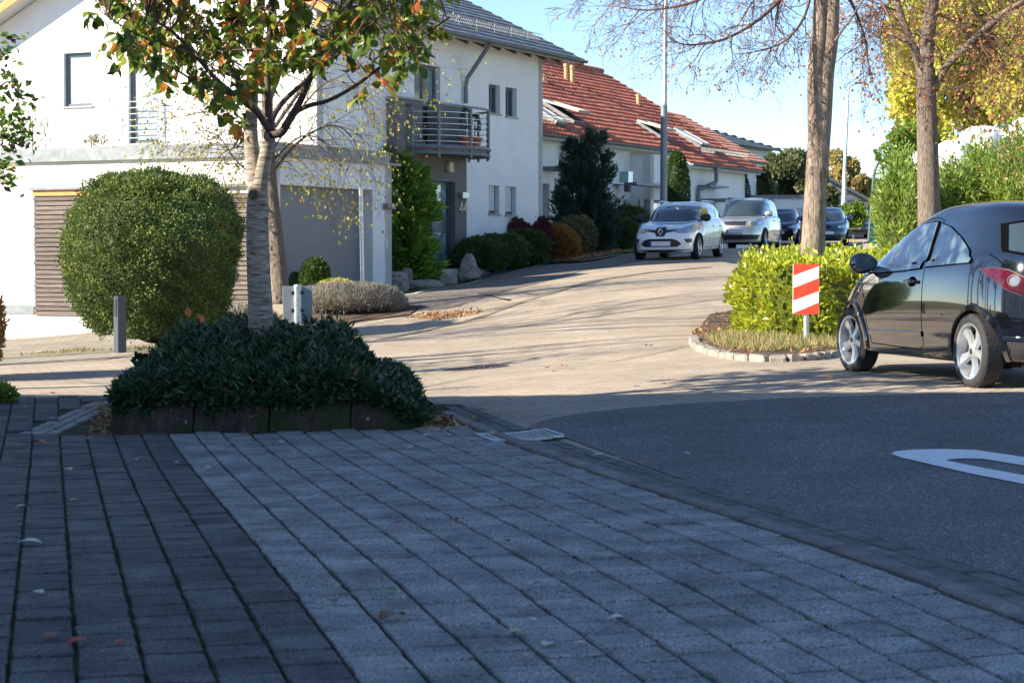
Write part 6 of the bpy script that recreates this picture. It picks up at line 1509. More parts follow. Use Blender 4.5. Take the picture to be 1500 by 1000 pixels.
def wheel(root, x, y, side, r, wd, spokes=5, rr=None, steer=0, dark=False, m=None):
    """side=+1 left; axis along y"""
    rr = rr or r * .66; M = Matrix.Translation((x, y, r)) @ Matrix.Rotation(steer, 4, 'Z') @ Matrix.Rotation(-side * PI / 2, 4, 'X')   # local +z points outwards
    w = empty('wheel', (0, 0, 0)); w.parent = root
    t = MB(); h = wd / 2; prof = [(rr - .01, h - .02), (rr + .012, h - .004), (r * .86, h), (r * .955, h - .012), (r * .99, h - .03), (r, h * .45), (r, -h * .45), (r * .99, -h + .03), (r * .94, -h), (rr, -h + .01)]
    t.lathe(prof, 48, M); t.build('tyre', M_tyre, w, smooth=True, ang=40)
    k = MB()
    for i in range(60):   # tread blocks
        a = 2 * PI * i / 60; MM = M @ Matrix.Rotation(a, 4, 'Z'); b = MB()
        for z in (-.24, 0, .24): b.box((r - .004, 0, z * wd + (i % 2) * .006), (.010, r * 2 * PI / 60 * .8, wd * .2))
        k.add([MM @ Vector(v) for v in b.v], b.f)
    o = k.build('tread', M_tyre, w); o['kind'] = 'stuff'
    g = MB(); m = m or M_rim
    g.lathe([(rr - .035, -.02), (rr - .022, h - .05), (rr - .016, h - .012), (rr - .002, h - .006), (rr + .004, h - .02)], 48, M)
    for i in range(spokes):
        a = 2 * PI * i / spokes + .35; MM = M @ Matrix.Rotation(a, 4, 'Z'); b = MB(); zz = h - .035; R0 = .035; R1 = rr - .02; wa = .030 if spokes == 5 else .016; wb = .052 if spokes == 5 else .022
        vs = []
        for (q, ww, z) in ((R0, wa, zz), (R0 + (R1 - R0) * .5, (wa + wb) * .42, zz - .012), (R1, wb, zz + .006)):
            vs += [(q, -ww, z - .03), (q, -ww * .72, z), (q, ww * .72, z), (q, ww, z - .03)]
        fs = [(i2 * 4 + j, i2 * 4 + j + 1, i2 * 4 + j + 5, i2 * 4 + j + 4) for i2 in range(2) for j in range(3)]
        b.add(vs, fs); g.add([MM @ Vector(v) for v in b.v], b.f)
    g.lathe([(.0001, h - .028), (.03, h - .028), (.055, h - .034), (.062, h - .06)], 20, M)
    g.build('rim', m, w, smooth=True, ang=35)
    b = MB(); b.lathe([(.0001, -.0), (rr * .62, 0.), (rr * .62, -.02)], 32, M); b.build('brake_disc', mat('brake_steel', (.14, .13, .13), .5, metal=.6), w)
    b = MB(); b.lathe([(.0001, -.03), (rr - .02, -.03)], 32, M); b.build('wheel_well_shade', M_seam, w)  # near-black disc coloured as the shade behind the spokes
    b = MB(); b.lathe([(.0001, h - .022), (.022, h - .024), (.028, h - .030)], 16, M); b.build('hub_cap', M_black, w)
    return w
def mirror(root, x, y, z, s, m, glass=True, sc=1.):
    mb = MB(); bm = bmesh.new(); bmesh.ops.create_icosphere(bm, subdivisions=3, radius=1)
    for v in bm.verts:
        c = v.co; v.co = Vector((c.x * .085 * sc if c.x > 0 else c.x * .03 * sc, c.y * .125 * sc, c.z * .085 * sc * (1 + .15 * c.y * s))) + Vector((x, y + s * .13 * sc, z))
    me = bpy.data.meshes.new('mirror'); bm.to_mesh(me); bm.free(); me.materials.append(m); me.polygons.foreach_set('use_smooth', [True] * len(me.polygons)); o = link('mirror', me, root)
    mb = MB(); mb.box2((x + .02, y - s * .03, z - .08 * sc), (x, y + s * .08, z - .03), .05, .04); mb.build('arm', M_black, o)
    mb = MB(); mb.lathe([(.0001, 0), (.8, 0), (1, -.01)], 24, Matrix.Translation((x - .031 * sc, y + s * .13 * sc, z)) @ Matrix.Rotation(-PI / 2, 4, 'Y') @ Matrix.Diagonal((.068 * sc, .105 * sc, 1, 1))); mb.build('glass', M_cglass, o)
    return o

# ---------------------------------------------------------------- black three-door hatchback
def black_car():
    a = P(1441, 568, 15.95); b = P(1262, 545, 18.42)
    d = Vector((b.x - a.x, b.y - a.y, 0)).normalized(); rz = math.atan2(d.y, d.x)
    left = Vector((-d.y, d.x, 0)); mid = Vector(((a.x + b.x) / 2, (a.y + b.y) / 2, 0)) - left * .70
    z0 = (G(a.x, a.y) + G(b.x, b.y)) / 2
    root = empty('black_hatchback', (mid.x, mid.y, z0 + .0), rz, 'shiny black three-door hatchback parked at the right edge beside the hedge', 'car')
    slope = math.atan2(G(b.x, b.y) - G(a.x, a.y), (b - a).length); m1 = (a + b) / 2; m2 = m1 - left * 1.45; bank = math.atan2(G(m1.x, m1.y) - G(m2.x, m2.y), 1.45); z0 = (G(m1.x, m1.y) + G(m2.x, m2.y)) / 2 - .012
    root.rotation_mode = 'XYZ'; root.rotation_euler = (bank, -slope, rz)
    m = paint('black_car_paint', (.004, .005, .008), .0, .08, coat_ior=2.1); [m.node_tree.links.remove(l) for l in list(m.node_tree.links) if l.to_socket.name == 'Roughness']; m.node_tree.nodes['Principled BSDF'].inputs['Roughness'].default_value = .08
    rings = [(1.75, -1.72, .66, 4, 4, [(-2, .23), (2, .20)]), (1.98, -1.86, .79, 4.2, 4.2, [(-2, .25), (2, .20)]), (2.04, -1.90, .825, 4, 4.2, [(-2, .42), (2, .38)]), (2.05, -1.92, .845, 3.6, 4, [(-2, .60), (0, .55), (2, .54)]),
             (2.00, -1.91, .842, 3.2, 3.8, [(-2, .84), (-1, .80), (.5, .74), (2, .66)]), (1.86, -1.89, .82, 3., 3.6, [(-2, .98), (-1, .96), (0, .915), (1, .88), (1.5, .83), (1.9, .76)]),
             (1.50, -1.86, .785, 3., 3.4, [(-2, 1.07), (-1.2, 1.055), (-.6, 1.02), (0, .985), (.8, .965), (1.2, .94), (1.5, .90)]), (1.24, -1.83, .745, 4.6, 3.4, [(-2, 1.11), (-1.2, 1.09), (-.6, 1.045), (0, 1.005), (.8, .985), (1.22, .985)]),
             (.84, -1.68, .66, 4.4, 3.2, [(-1.7, 1.27), (-1., 1.26), (0, 1.20), (.82, 1.18)]), (.42, -1.52, .575, 4, 3.2, [(-1.55, 1.395), (-1., 1.41), (-.3, 1.395), (.42, 1.345)]),
             (.28, -1.44, .50, 3, 3, [(-1.45, 1.435), (-1., 1.458), (-.3, 1.455), (.28, 1.40)]), (.0, -1.2, .33, 3, 3, [(-1.2, 1.475), (-.6, 1.488), (0, 1.46)]), (-.25, -.95, .12, 2.5, 2.5, [(-1, 1.488), (-.3, 1.486)])]
    rings = [r_[:5] + ([(x_, z_ if z_ < .5 else .5 + (z_ - .5) * 1.065) for x_, z_ in r_[5]],) for r_ in rings]
    vs, fs = car_shell(rings, 160, 7); ax = [(1.255, (.345, .30)), (-1.255, (.345, .30))]
    me = boolean_arches(vs, fs, ax, None, .50, [m, M_black]); body = link('body', me, root); sk = Skin(me)
    X = (1, 0, 0); L_ = (0, -1, 0)
    for sgn, D in ((1, (0, -1, 0)), (-1, (0, 1, 0))):
        front = [(1.09, .955), (.95, 1.035), (.72, 1.155), (.50, 1.26), (.30, 1.33), (.10, 1.37), (-.12, 1.385), (-.25, 1.385), (-.30, .99), (.1, .965), (.6, .945)]
        quarter = [(-.36, 1.37), (-.56, 1.335), (-.82, 1.25), (-1.02, 1.155), (-1.17, 1.065), (-1.155, 1.035), (-.40, 1.0)]
        cen = lambda pl, k: [(sum(p[0] for p in pl) / len(pl) + (x - sum(p[0] for p in pl) / len(pl)) * k, sum(p[1] for p in pl) / len(pl) + (z - sum(p[1] for p in pl) / len(pl)) * k) for x, z in pl]
        sk.panel('window_seal', cen(front, 1.045), X, D, M_seam, root, .006); sk.panel('side_window', front, X, D, M_cglass2, root, .012)
        sk.panel('window_seal', cen(quarter, 1.05), X, D, M_seam, root, .006); sk.panel('side_window', quarter, X, D, M_cglass2, root, .012)
        sk.strip('door_gap_shade', [(1.12, .985), (1.06, .86), (.90, .70), (.82, .45), (.76, .30), (-.30, .28), (-.36, .32), (-.385, .70), (-.385, 1.04)], X, D, .009, M_seam, root, .002)  # shut line drawn as a raised dark ribbon for the shade of a groove
        sk.strip('door_gap_shade', [(-.385, 1.0), (-.335, 1.40), (-.2, 1.425), (.1, 1.41), (.35, 1.36), (.75, 1.17), (1.13, .96)], X, D, .008, M_seam, root, .002)
        sk.strip('rub_strip', [(.80, .40), (-.36, .42)], X, D, .05, m, root, .004, raised=.01)
        for axx, sg in ((1.255, 0), (-1.255, 0)):   # flared wheel-arch lips
            arc = [(axx + .365 * math.cos(t), .30 + .365 * math.sin(t)) for t in np.linspace(-.15, PI + .15, 26)]; sk.strip('arch_lip', arc, X, D, .055, m, root, .004, raised=.016)
        hy = sgn * .845; hx, hz = -.17, .87
        o = sk.panel('handle_recess_shade', [(hx + .09 * math.cos(t), hz + .045 * math.sin(t)) for t in np.linspace(0, 2 * PI, 14, endpoint=False)], X, D, M_seam, root, .002)  # flat dark oval painted as shade; the door skin has no hollow
        mb = MB(); mb.tube([(hx + .10, hy * 1.0 + sgn * .005, hz - .004), (hx + .05, hy + sgn * .03, hz + .002), (hx - .05, hy + sgn * .03, hz + .004), (hx - .10, hy + sgn * .005, hz)], [.012, .019, .019, .012], 8); mb.build('door_handle', m, root, smooth=True)
        mirror(root, .82, sgn * .72, 1.03, sgn, m, sc=1.12)
        sk.panel('side_repeater', [(1.06, .79), (1.12, .80), (1.12, .765), (1.06, .76)], X, D, mat('amber_lens', (.6, .25, .05), .2), root, .004)
        # tail light wrapping the rear corner: tear drop
        U = Vector((.55, sgn * .835, 0)).normalized(); Dn = Vector((.835, -sgn * .55, 0)).normalized(); org = Vector((-1.80, sgn * .72, -.075))
        tl = [(.30, 1.05), (.16, 1.065), (.04, 1.045), (-.09, .985), (-.20, .905), (-.24, .86), (-.16, .84), (-.04, .855), (.07, .895), (.18, .975)]
        sk.panel('light_surround', cen(tl, 1.07), U, Dn, M_black, root, .003, org=org, step=.02); sk.panel('tail_light', tl, U, Dn, M_redl, root, .010, org=org, step=.02)
        sk.panel('reversing_light', [(-.005 + .042 * math.cos(t), .960 + .037 * math.sin(t)) for t in np.linspace(0, 2 * PI, 22, endpoint=False)], U, Dn, mat('frosted_lens', (.13, .15, .20), .7, var=.1, spec=.2), root, .017, org=org, step=.02)
        sk.strip('lamp_ring', [(-.005 + .049 * math.cos(t), .960 + .044 * math.sin(t)) for t in np.linspace(0, 2 * PI, 20, endpoint=False)], U, Dn, .012, M_black, root, .016, org=org, closed=True)
        sk.panel('lower_lens', [(-.19, .875), (-.05, .88), (.04, .895), (.0, .875), (-.08, .858), (-.16, .85)], U, Dn, mat('dark_red_lens', (.02, .003, .005), .15, var=0, coat=1.), root, .014, org=org, step=.02)
        # headlight
        U2 = Vector((.6, -sgn * .8, 0)).normalized(); D2 = Vector((-.8, -sgn * .6, 0)).normalized(); org2 = Vector((1.85, sgn * .66, 0))
        sk.panel('headlight', [(-.34, .86), (-.1, .83), (.12, .74), (.16, .66), (0, .63), (-.2, .72)], U2, D2, M_lens, root, .006, org=org2, step=.025)
        wheel(root, 1.255, sgn * .745, sgn, .308, .18, rr=.232, steer=math.radians(3)); wheel(root, -1.255, sgn * .745, sgn, .308, .18, rr=.232)
    # tailgate glass, bumper line, plate, chrome
    Y_ = (0, 1, 0); DR = (1, 0, 0)
    rg = [(-.54, 1.34), (-.3, 1.39), (.3, 1.39), (.54, 1.34), (.62, 1.13), (.42, 1.06), (-.42, 1.06), (-.62, 1.13)]
    sk.panel('window_seal', [(y * 1.05, 1.235 + (z - 1.235) * 1.1) for y, z in rg], Y_, DR, M_seam, root, .006); sk.panel('rear_window', rg, Y_, DR, M_cglass, root, .012)
    sk.strip('tailgate_gap_shade', [(-.70, 1.10), (-.62, .86), (-.56, .62), (.56, .62), (.62, .86), (.70, 1.10)], Y_, DR, .01, M_seam, root, .002)  # groove shade of lid and bumper joints painted as dark ribbons
    sk.strip('bumper_gap_shade', [(-.84, .60), (-.6, .58), (.6, .58), (.84, .60)], Y_, DR, .01, M_seam, root, .002)
    sk.panel('lower_bumper', [(-.78, .40), (.78, .40), (.74, .25), (-.74, .25)], Y_, DR, M_black, root, .004)
    sk.strip('chrome_strip', [(-.79, .43), (-.5, .415), (.5, .415), (.79, .43)], Y_, DR, .035, M_chrome, root, .006, raised=.01)
    sk.panel('number_plate', [(-.26, .83), (.26, .83), (.26, .72), (-.26, .72)], Y_, DR, M_plate, root, .02)
    wf = [(-.62, 1.04), (.62, 1.04), (.50, 1.39), (-.50, 1.39)]
    sk.panel('windscreen', wf, Y_, (-1, 0, 0), M_cglass, root, .005)
    # underbody
    mb = MB(); mb.box((0, 0, .24), (3.3, 1.1, .12)); mb.box((0, 0, .3), (2.2, 1.5, .1)); mb.build('underbody', M_black, root)
    mb = MB(); mb.lathe([(.0001, -.45), (.03, -.45), (.035, .45), (.0001, .45)], 8, Matrix.Translation((-1.255, 0, .3)) @ Matrix.Rotation(PI / 2, 4, 'X')); mb.build('axle', M_black, root)
    mb = MB(); mb.tube([(-.45, 0, 1.48), (-.62, 0, 1.56), (-.75, 0, 1.62)], [.006, .004, .003], 5); mb.build('aerial', M_black, root)
    return root
bc = black_car()

# ---------------------------------------------------------------- front-facing parked cars
def front_car(name, label, x, y, rz, sp, group='cars parked in a row up the street', cat='car'):
    root = empty(name, (x, y, G(x, y) + .0), rz, label, cat, group); e = .9; dx, dy = math.cos(rz), math.sin(rz)
    sl = math.atan2(G(x + dx * e, y + dy * e) - G(x - dx * e, y - dy * e), 2 * e); bk = math.atan2(G(x - dy * .6, y + dx * .6) - G(x + dy * .6, y - dx * .6), 1.2); root.rotation_euler = (bk, -sl, rz)
    L2, w, h, wb, m = sp['L'] / 2, sp['w'] / 2, sp['h'], sp['wb'] / 2, sp['m']; hz = sp['hood']; xc = sp['cowl']; xr = -L2; bl = sp['belt']; rt = sp.get('rear_top', -L2 + .28)
    rings = [(L2 - .28, xr + .2, w * .8, 4, 4, [(-L2, .24), (L2, .21)]), (L2 - .07, xr + .05, w * .93, 4, 5, [(-L2, .26), (L2, .20)]), (L2 - .01, xr, w * .975, 3.6, 5, [(-L2, .42), (L2, .38)]), (L2, xr, w, 3.3, 5, [(-L2, .62), (L2, .55)]),
             (L2 - .05, xr + .02, w * .995, 3., 5, [(-L2, .85), (0, .80), (L2, hz - .16)]), (L2 - .17, xr + .03, w * .965, 2.9, 4.5, [(-L2, bl - .03), (0, bl - .07), (xc, bl - .09), (L2 - .17, hz - .06)]),
             (L2 - .42, xr + .05, w * .92, 2.9, 4.2, [(-L2, bl + .03), (0, bl), (xc, bl - .02), (L2 - .4, hz + .02)]), (xc, xr + .08, w * .87, 3, 4, [(-L2, bl + .07), (0, bl + .035), (xc, bl + .01)]),
             ((xc + sp['wtop']) / 2 + .02, (xr + rt) / 2 + .02, w * .795, 3, 3.8, [(-L2, (bl + h) / 2 + .05), (xc, (bl + h) / 2)]), (sp['wtop'], rt, w * .70, 3, 3.6, [(-L2, h - .10), (-.3, h - .075), (sp['wtop'], h - .12)]),
             (sp['wtop'] - .14, rt + .1, w * .61, 3, 3.4, [(-L2, h - .05), (-.3, h - .03), (sp['wtop'], h - .07)]), (sp['wtop'] - .4, rt + .35, w * .4, 3, 3, [(-L2, h - .02), (-.3, h - .005), (sp['wtop'], h - .02)]), (sp['wtop'] - .7, rt + .8, w * .15, 2.5, 2.5, [(-2, h), (2, h)])]
    vs, fs = car_shell(rings, 112, 5); r = sp['r']; ax = [(wb, (r + .04, r)), (-wb, (r + .04, r))]; me = boolean_arches(vs, fs, ax, None, w - .34, [m, M_black]); link('body', me, root); sk = Skin(me)
    Y_ = (0, 1, 0); DF = (-1, 0, 0); X = (1, 0, 0)
    zt = h - .135; ws = [(-w * .80, bl + .03), (-w * .4, bl - .0), (w * .4, bl - .0), (w * .80, bl + .03), (w * .655, zt), (0, zt + .03), (-w * .655, zt)]
    sk.panel('windscreen_seal', [(y_ * 1.03, bl + (z_ - bl) * 1.04 - .01) for y_, z_ in ws], Y_, DF, M_black, root, .003, step=.05); sk.panel('windscreen', ws, Y_, DF, M_cglass, root, .006, step=.05)
    for sg, D in ((1, (0, -1, 0)), (-1, (0, 1, 0))):
        zz = h - .13
        for q in sp['wins']: sk.panel('side_window', q, X, D, M_cglass2, root, .010, step=.05)
        for q in sp['gaps']: sk.strip('door_gap_shade', q, X, D, .012, M_seam, root, .002)  # shade of the door grooves painted as dark bands
        mirror(root, xc - .30, sg * (w * .80), bl + .08, sg, sp.get('mir', m), sc=1.15)
        wheel(root, wb, sg * (w - .14), sg, r, .19, spokes=sp.get('sp', 5), m=sp.get('rim')); wheel(root, -wb, sg * (w - .14), sg, r, .2, spokes=sp.get('sp', 5), m=sp.get('rim'))
        if sp.get('rails'):
            mb = MB(); y1 = sg * w * .645; mb.tube([(sp['wtop'] - .25, y1, h - .07), (sp['wtop'] - .4, y1, h + .0), (-.4, y1 * .99, h + .02), (rt + .2, y1, h - .01), (rt + .05, y1, h - .08)], .017, 6); mb.build('roof_rail', sp['rails'], root, smooth=True)
        for xx in sp['handles']: mb = MB(); mb.tube([(xx + .1, sg * (w - .005), bl - .13), (xx, sg * (w + .03), bl - .125), (xx - .1, sg * (w - .005), bl - .12)], .014, 6); mb.build('door_handle', m, root)
        for q in sp['lights']: sk.panel('headlight', [(sg * y_, z_) for y_, z_ in q], Y_, DF, M_lens, root, .006, step=.04)
        for q in sp.get('lamps', []): sk.panel('lamp_ring', [(sg * (q[0] + q[2] * math.cos(t)), q[1] + q[2] * math.sin(t)) for t in np.linspace(0, 2 * PI, 14, endpoint=False)], Y_, DF, M_chrome, root, .012, step=.04)
        for q in sp.get('vents', []): sk.panel('fog_vent', [(sg * y_, z_) for y_, z_ in q], Y_, DF, M_black, root, .005, step=.05)
    for nm, q, mm, off in sp['front']: sk.panel(nm, q, Y_, DF, mm, root, off, step=.05)
    for nm, q, wd, mm, off in sp.get('strips', []): sk.strip(nm, q, Y_, DF, wd, mm, root, off, raised=.006)
    z = sp['plate']; q = sk.hit(Vector((5, 0, z)), Vector((-1, 0, 0)))[0]; mb = MB(); mb.box((q.x + .02, 0, z), (.012, .52, .11)); pl = mb.build('number_plate', M_plate, root); mb = MB(); mb.box((q.x + .028, .238 * -1, z), (.004, .042, .108)); mb.build('country_band', M_blue, pl)
    mb = MB(); mb.box((0, 0, .27), (sp['L'] - .9, w * 1.3, .14)); mb.box((0, 0, .34), (sp['wb'] - 2 * r - .1, w * 1.8, .1)); mb.build('underbody', M_black, root)
    if sp.get('extra'): sp['extra'](root, sk)
    return root
# white estate
def diamond(root, sk):
    q = sk.hit(Vector((5, 0, .70)), Vector((-1, 0, 0)))[0]; x = q.x + .03; mb = MB()
    for s in (1, .55):
        pass
    o = [(0, .115), (.075, 0), (0, -.115), (-.075, 0)]; i = [(0, .058), (.034, 0), (0, -.058), (-.034, 0)]; vs = [(x, a, .70 + b) for a, b in o] + [(x + .022, a * .82, .70 + b * .82) for a, b in o] + [(x + .02, a, .70 + b) for a, b in i] + [(x, a, .70 + b) for a, b in i]
    fs = []
    for r in range(3):
        for k in range(4): k2 = (k + 1) % 4; fs.append((r * 4 + k, r * 4 + k2, (r + 1) * 4 + k2, (r + 1) * 4 + k))
    mb.add(vs, fs); mb.build('diamond_emblem', M_chrome, root)
white = paint('white_car_paint', (.90, .90, .89), 0, .2)
g0 = P(936, 381, 48.5); gf = P(1024, 381, 48.5)
spW = dict(L=4.27, w=1.73, h=1.46, wb=2.6, m=white, hood=.84, cowl=1.02, belt=.96, wtop=.30, r=.315, rear_top=-1.80, mir=M_black, rails=M_rim, handles=(-.05, -.95),
    wins=[[(.74, .99), (.62, 1.08), (.34, 1.22), (.10, 1.29), (-.05, 1.30), (-.12, 1.0)], [(-.17, 1.0), (-.10, 1.30), (-.70, 1.31), (-.85, 1.27), (-.92, 1.05)], [(-.98, 1.06), (-.92, 1.26), (-1.45, 1.24), (-1.6, 1.14)]],
    gaps=[[(1.0, .95), (.95, .7), (.88, .4), (.8, .3), (-.12, .3), (-.14, .98)], [(-.14, .3), (-.85, .3), (-.95, .6), (-.93, 1.05)]],
    lights=[[(.30, .715), (.52, .80), (.66, .87), (.80, .90), (.82, .80), (.76, .70), (.60, .655), (.44, .665)]], lamps=[(.60, .745, .05)],
    vents=[[(.56, .52), (.80, .54), (.78, .44), (.62, .42)]],
    front=[('grille', [(-.36, .775), (-.14, .76), (-.1, .82), (.1, .82), (.14, .76), (.36, .775), (.36, .715), (.15, .68), (.09, .585), (-.09, .585), (-.15, .68), (-.36, .715)], M_black, .006), ('lower_intake', [(-.52, .39), (-.42, .49), (-.3, .53), (.3, .53), (.42, .49), (.52, .39), (.40, .33), (-.40, .33)], M_black, .006), ('under_lip', [(-.70, .26), (.70, .26), (.66, .20), (-.66, .20)], M_black, .006)],
    strips=[('chrome_line', [(-.42, .765), (-.2, .735), (-.13, .73)], .022, M_chrome, .008), ('chrome_line', [(.42, .765), (.2, .735), (.13, .73)], .022, M_chrome, .008), ('chrome_line', [(-.80, .40), (-.66, .385), (-.55, .36)], .02, M_chrome, .007), ('chrome_line', [(.80, .40), (.66, .385), (.55, .36)], .02, M_chrome, .007)], plate=.41, extra=diamond)
rzW = math.radians(-90 - 18); fc = Vector(((g0.x + gf.x) / 2 + .02, 49.0, 0)); d = Vector((math.cos(rzW), math.sin(rzW), 0)); c = fc - d * 1.3
front_car('white_estate_car', 'white estate car with diamond badge and roof rails, first of the parked row', c.x, c.y, rzW, spW)
# silver van
def roundel(root, sk):
    q = sk.hit(Vector((5, 0, .80)), Vector((-1, 0, 0)))[0]; M = Matrix.Translation((q.x + .015, 0, .80)) @ Matrix.Rotation(PI / 2, 4, 'Y'); mb = MB(); mb.lathe([(.066, 0), (.072, .012), (.08, .012), (.084, 0)], 28, M); mb.build('emblem_ring', M_chrome, root)
    mb = MB()
    for a, b in (((-.045, .055), (0, -.0)), ((0, -.0), (.045, .055)), ((-.062, .02), (-.03, -.055)), ((-.03, -.055), (0, -.0)), ((0, -.0), (.03, -.055)), ((.03, -.055), (.062, .02))): mb.box2((q.x + .022, a[0], .80 + a[1]), (q.x + .022, b[0], .80 + b[1]), .016, .012, up=Vector((1, 0, 0)))
    mb.build('emblem_letters', M_chrome, root)
silver = paint('silver_car_paint', (.55, .55, .53), .7, .28)
spV = dict(L=4.55, w=1.80, h=1.70, wb=2.75, m=silver, hood=.93, cowl=1.22, belt=1.06, wtop=.52, r=.325, rear_top=-2.0, rails=M_black, handles=(0., -1.0), rim=M_rim,
    wins=[[(.92, 1.09), (.80, 1.18), (.45, 1.42), (.25, 1.50), (.05, 1.52), (0, 1.10)], [(-.06, 1.10), (-.01, 1.52), (-.85, 1.53), (-.95, 1.11)], [(-1.02, 1.12), (-.93, 1.52), (-1.5, 1.50), (-1.72, 1.40), (-1.85, 1.16)]],
    gaps=[[(1.1, 1.03), (1.05, .7), (.95, .35), (0, .33), (-.02, 1.08)], [(-.02, .33), (-.9, .33), (-1.0, .7), (-.98, 1.1)]],
    lights=[[(.40, .86), (.60, .90), (.80, .93), (.84, .86), (.80, .76), (.60, .735), (.42, .74)]], lamps=[(.54, .81, .055), (.70, .83, .05)],
    front=[('grille', [(-.36, .87), (.36, .87), (.33, .74), (-.33, .74)], M_black, .006), ('lower_intake', [(-.74, .44), (.74, .44), (.68, .28), (-.68, .28)], M_black, .006)],
    strips=[('chrome_line', [(-.34, .81), (-.09, .80)], .012, M_chrome, .008), ('chrome_line', [(.34, .81), (.09, .80)], .012, M_chrome, .008)], plate=.56, extra=roundel)
rzV = math.radians(-90 - 17); fl = P(1056, 367, 63.5); d = Vector((math.cos(rzV), math.sin(rzV), 0)); fr_ = P(1086, 367, 62.0); c = Vector((fr_.x, 62.5, 0)) - d * 1.4
front_car('silver_van', 'silver people carrier with round badge and roof rails, behind the white estate car', c.x, c.y, rzV, spV)
def spG(m, h=1.45, L=4.2, w=1.76): return dict(L=L, w=w, h=h, wb=2.6, m=m, hood=.86, cowl=1.05, belt=.97, wtop=.35, r=.31, rear_top=-1.7, handles=(-.05, -.9),
    wins=[[(.75, 1.0), (.36, h - .23), (.10, h - .16), (-.05, h - .155), (-.12, 1.0)], [(-.17, 1.0), (-.10, h - .155), (-.70, h - .15), (-.9, h - .2), (-1.1, 1.04)]], gaps=[[(1.0, .95), (.88, .4), (.8, .3), (-.12, .3), (-.14, .98)]],
    lights=[[(.42, .74), (.60, .79), (.80, .82), (.80, .72), (.60, .66), (.44, .67)]], lamps=[(.60, .73, .05)], front=[('grille', [(-.34, .76), (.34, .76), (.30, .66), (-.30, .66)], M_black, .006), ('lower_intake', [(-.6, .42), (.6, .42), (.55, .28), (-.55, .28)], M_black, .006)], plate=.50)
dk = paint('dark_car_paint', (.012, .016, .022), .2, .2); bl_ = paint('blue_car_paint', (.010, .04, .12), .4, .2); gr = paint('grey_blue_paint', (.02, .035, .05), .3, .2)
q = P(1153, 350, 77); front_car('dark_car', 'dark hatchback mostly hidden between the silver van and the thick trunk', q.x, 79, math.radians(-101), spG(dk, 1.46))
q = P(1222, 350, 73); front_car('blue_car', 'dark blue car facing us just right of the thick trunk', q.x, 75, math.radians(-98), spG(bl_, 1.45))
q = P(1259, 350, 86); front_car('grey_blue_car', 'grey-blue car furthest back beside the wire fence', q.x, 88, math.radians(-96), spG(gr, 1.46))

# ============================================================ STREET FURNITURE AND SMALL THINGS
# street lamps
b = P(972, 330, 57); t = empty('street_lamp', (b.x, 57, G(b.x, 57)), 0, 'tall grey steel lamp post standing between conifer and white car', 'street lamp')
M_post = mat('grey_post', (.23, .26, .28), .5, metal=.5, var=.15, scale=3)
zs = P(972, 155, 57).z - t.location.z
mb = MB(); mb.tube([(0, 0, 0), (0, 0, 1.0), (.0, 0, zs)], [.11, .105, .10], 14); mb.build('lower_post', M_post, t, smooth=True, ang=40)
mb = MB(); mb.tube([(0, 0, zs), (.02, 0, zs + .08), (.05, 0, 8.6)], [.10, .068, .055], 12); mb.tube([(.05, 0, 8.6), (.1, 0, 8.95), (.4, 0, 9.15), (.9, 0, 9.2)], [.05, .045, .04, .04], 8); mb.build('upper_post', mat('pale_post', (.42, .45, .47), .45, metal=.5), t, smooth=True, ang=40)
mb = MB(); mb.box((1.15, 0, 9.2), (.6, .26, .1), taper=.8); mb.build('lantern', M_zinc, t, bevel=.02)
b = P(1236, 330, 93); ang = P(1246, 125, 93); t = empty('street_lamp', (b.x, 93, G(b.x, 93)), 0, 'thin white lamp post with short curved arm further up the street', 'street lamp'); h = ang.z - t.location.z
mb = MB(); mb.tube([(0, 0, 0), (.0, 0, 1.4), (.02, 0, 3.2)], [.13, .12, .085], 10); mb.tube([(.02, 0, 3.2), (.16, 0, h - .6), (.18, 0, h - .15), (.32, 0, h + .02), (.55, 0, h + .08)], [.085, .06, .05, .045, .04], 8); mb.build('post', mat('white_post', (.62, .64, .64), .5, var=.05), t, smooth=True, ang=40)
mb = MB(); mb.box((.75, 0, h + .1), (.6, .22, .07), taper=.8); mb.build('lantern', M_black, t, bevel=.02)

# striped warning board
b = at(1178, 509); b.y = 21.75; t = empty('warning_board', (P(1178, 509, b.y).x, b.y, G(b.x, b.y)), math.radians(-6), 'upright board with red and white diagonal stripes in front of the hedge', 'sign')
k = b.y / F; Bz = EYE + (372 - 387) * k - t.location.z; Bb = EYE + (372 - 460) * k - t.location.z; wd = 38 * k
M_rw = mat('sign_white', (.80, .80, .78), .5, var=.05, scale=20); M_rr = mat('sign_red', (.62, .055, .02), .5, var=.12, scale=10); M_alu = mat('aluminium', (.52, .52, .5), .4, metal=.6)
x0, x1 = -wd / 2 + .015, wd / 2 + .015
mb = MB(); mb.tube([(.03, .03, 0), (.005, .03, Bz - .02)], .032, 12); mb.build('post', M_alu, t, smooth=True, ang=40)
mb = MB(); mb.box(((x0 + x1) / 2, 0, (Bz + Bb) / 2), (x1 - x0, .016, Bz - Bb)); mb.build('board', M_rw, t, bevel=.004)
hh = Bz - Bb
for (la, lb, ra, rb) in ((0, .22, 0, .03), (.48, .72, .275, .53), (.985, 1, .766, 1)):      # red bands rising to the right, from the top
    f = lambda q: Bz - q * hh
    mb = MB(); vs = [(x, y, z) for y in (-.0085, -.0115) for x, z in ((x0 + .003, f(lb)), (x1 - .003, f(rb)), (x1 - .003, f(ra)), (x0 + .003, f(la)))]
    mb.add(vs, [(3, 2, 1, 0), (4, 5, 6, 7), (0, 1, 5, 4), (1, 2, 6, 5), (2, 3, 7, 6), (3, 0, 4, 7)]); mb.build('red_stripe', M_rr, t)
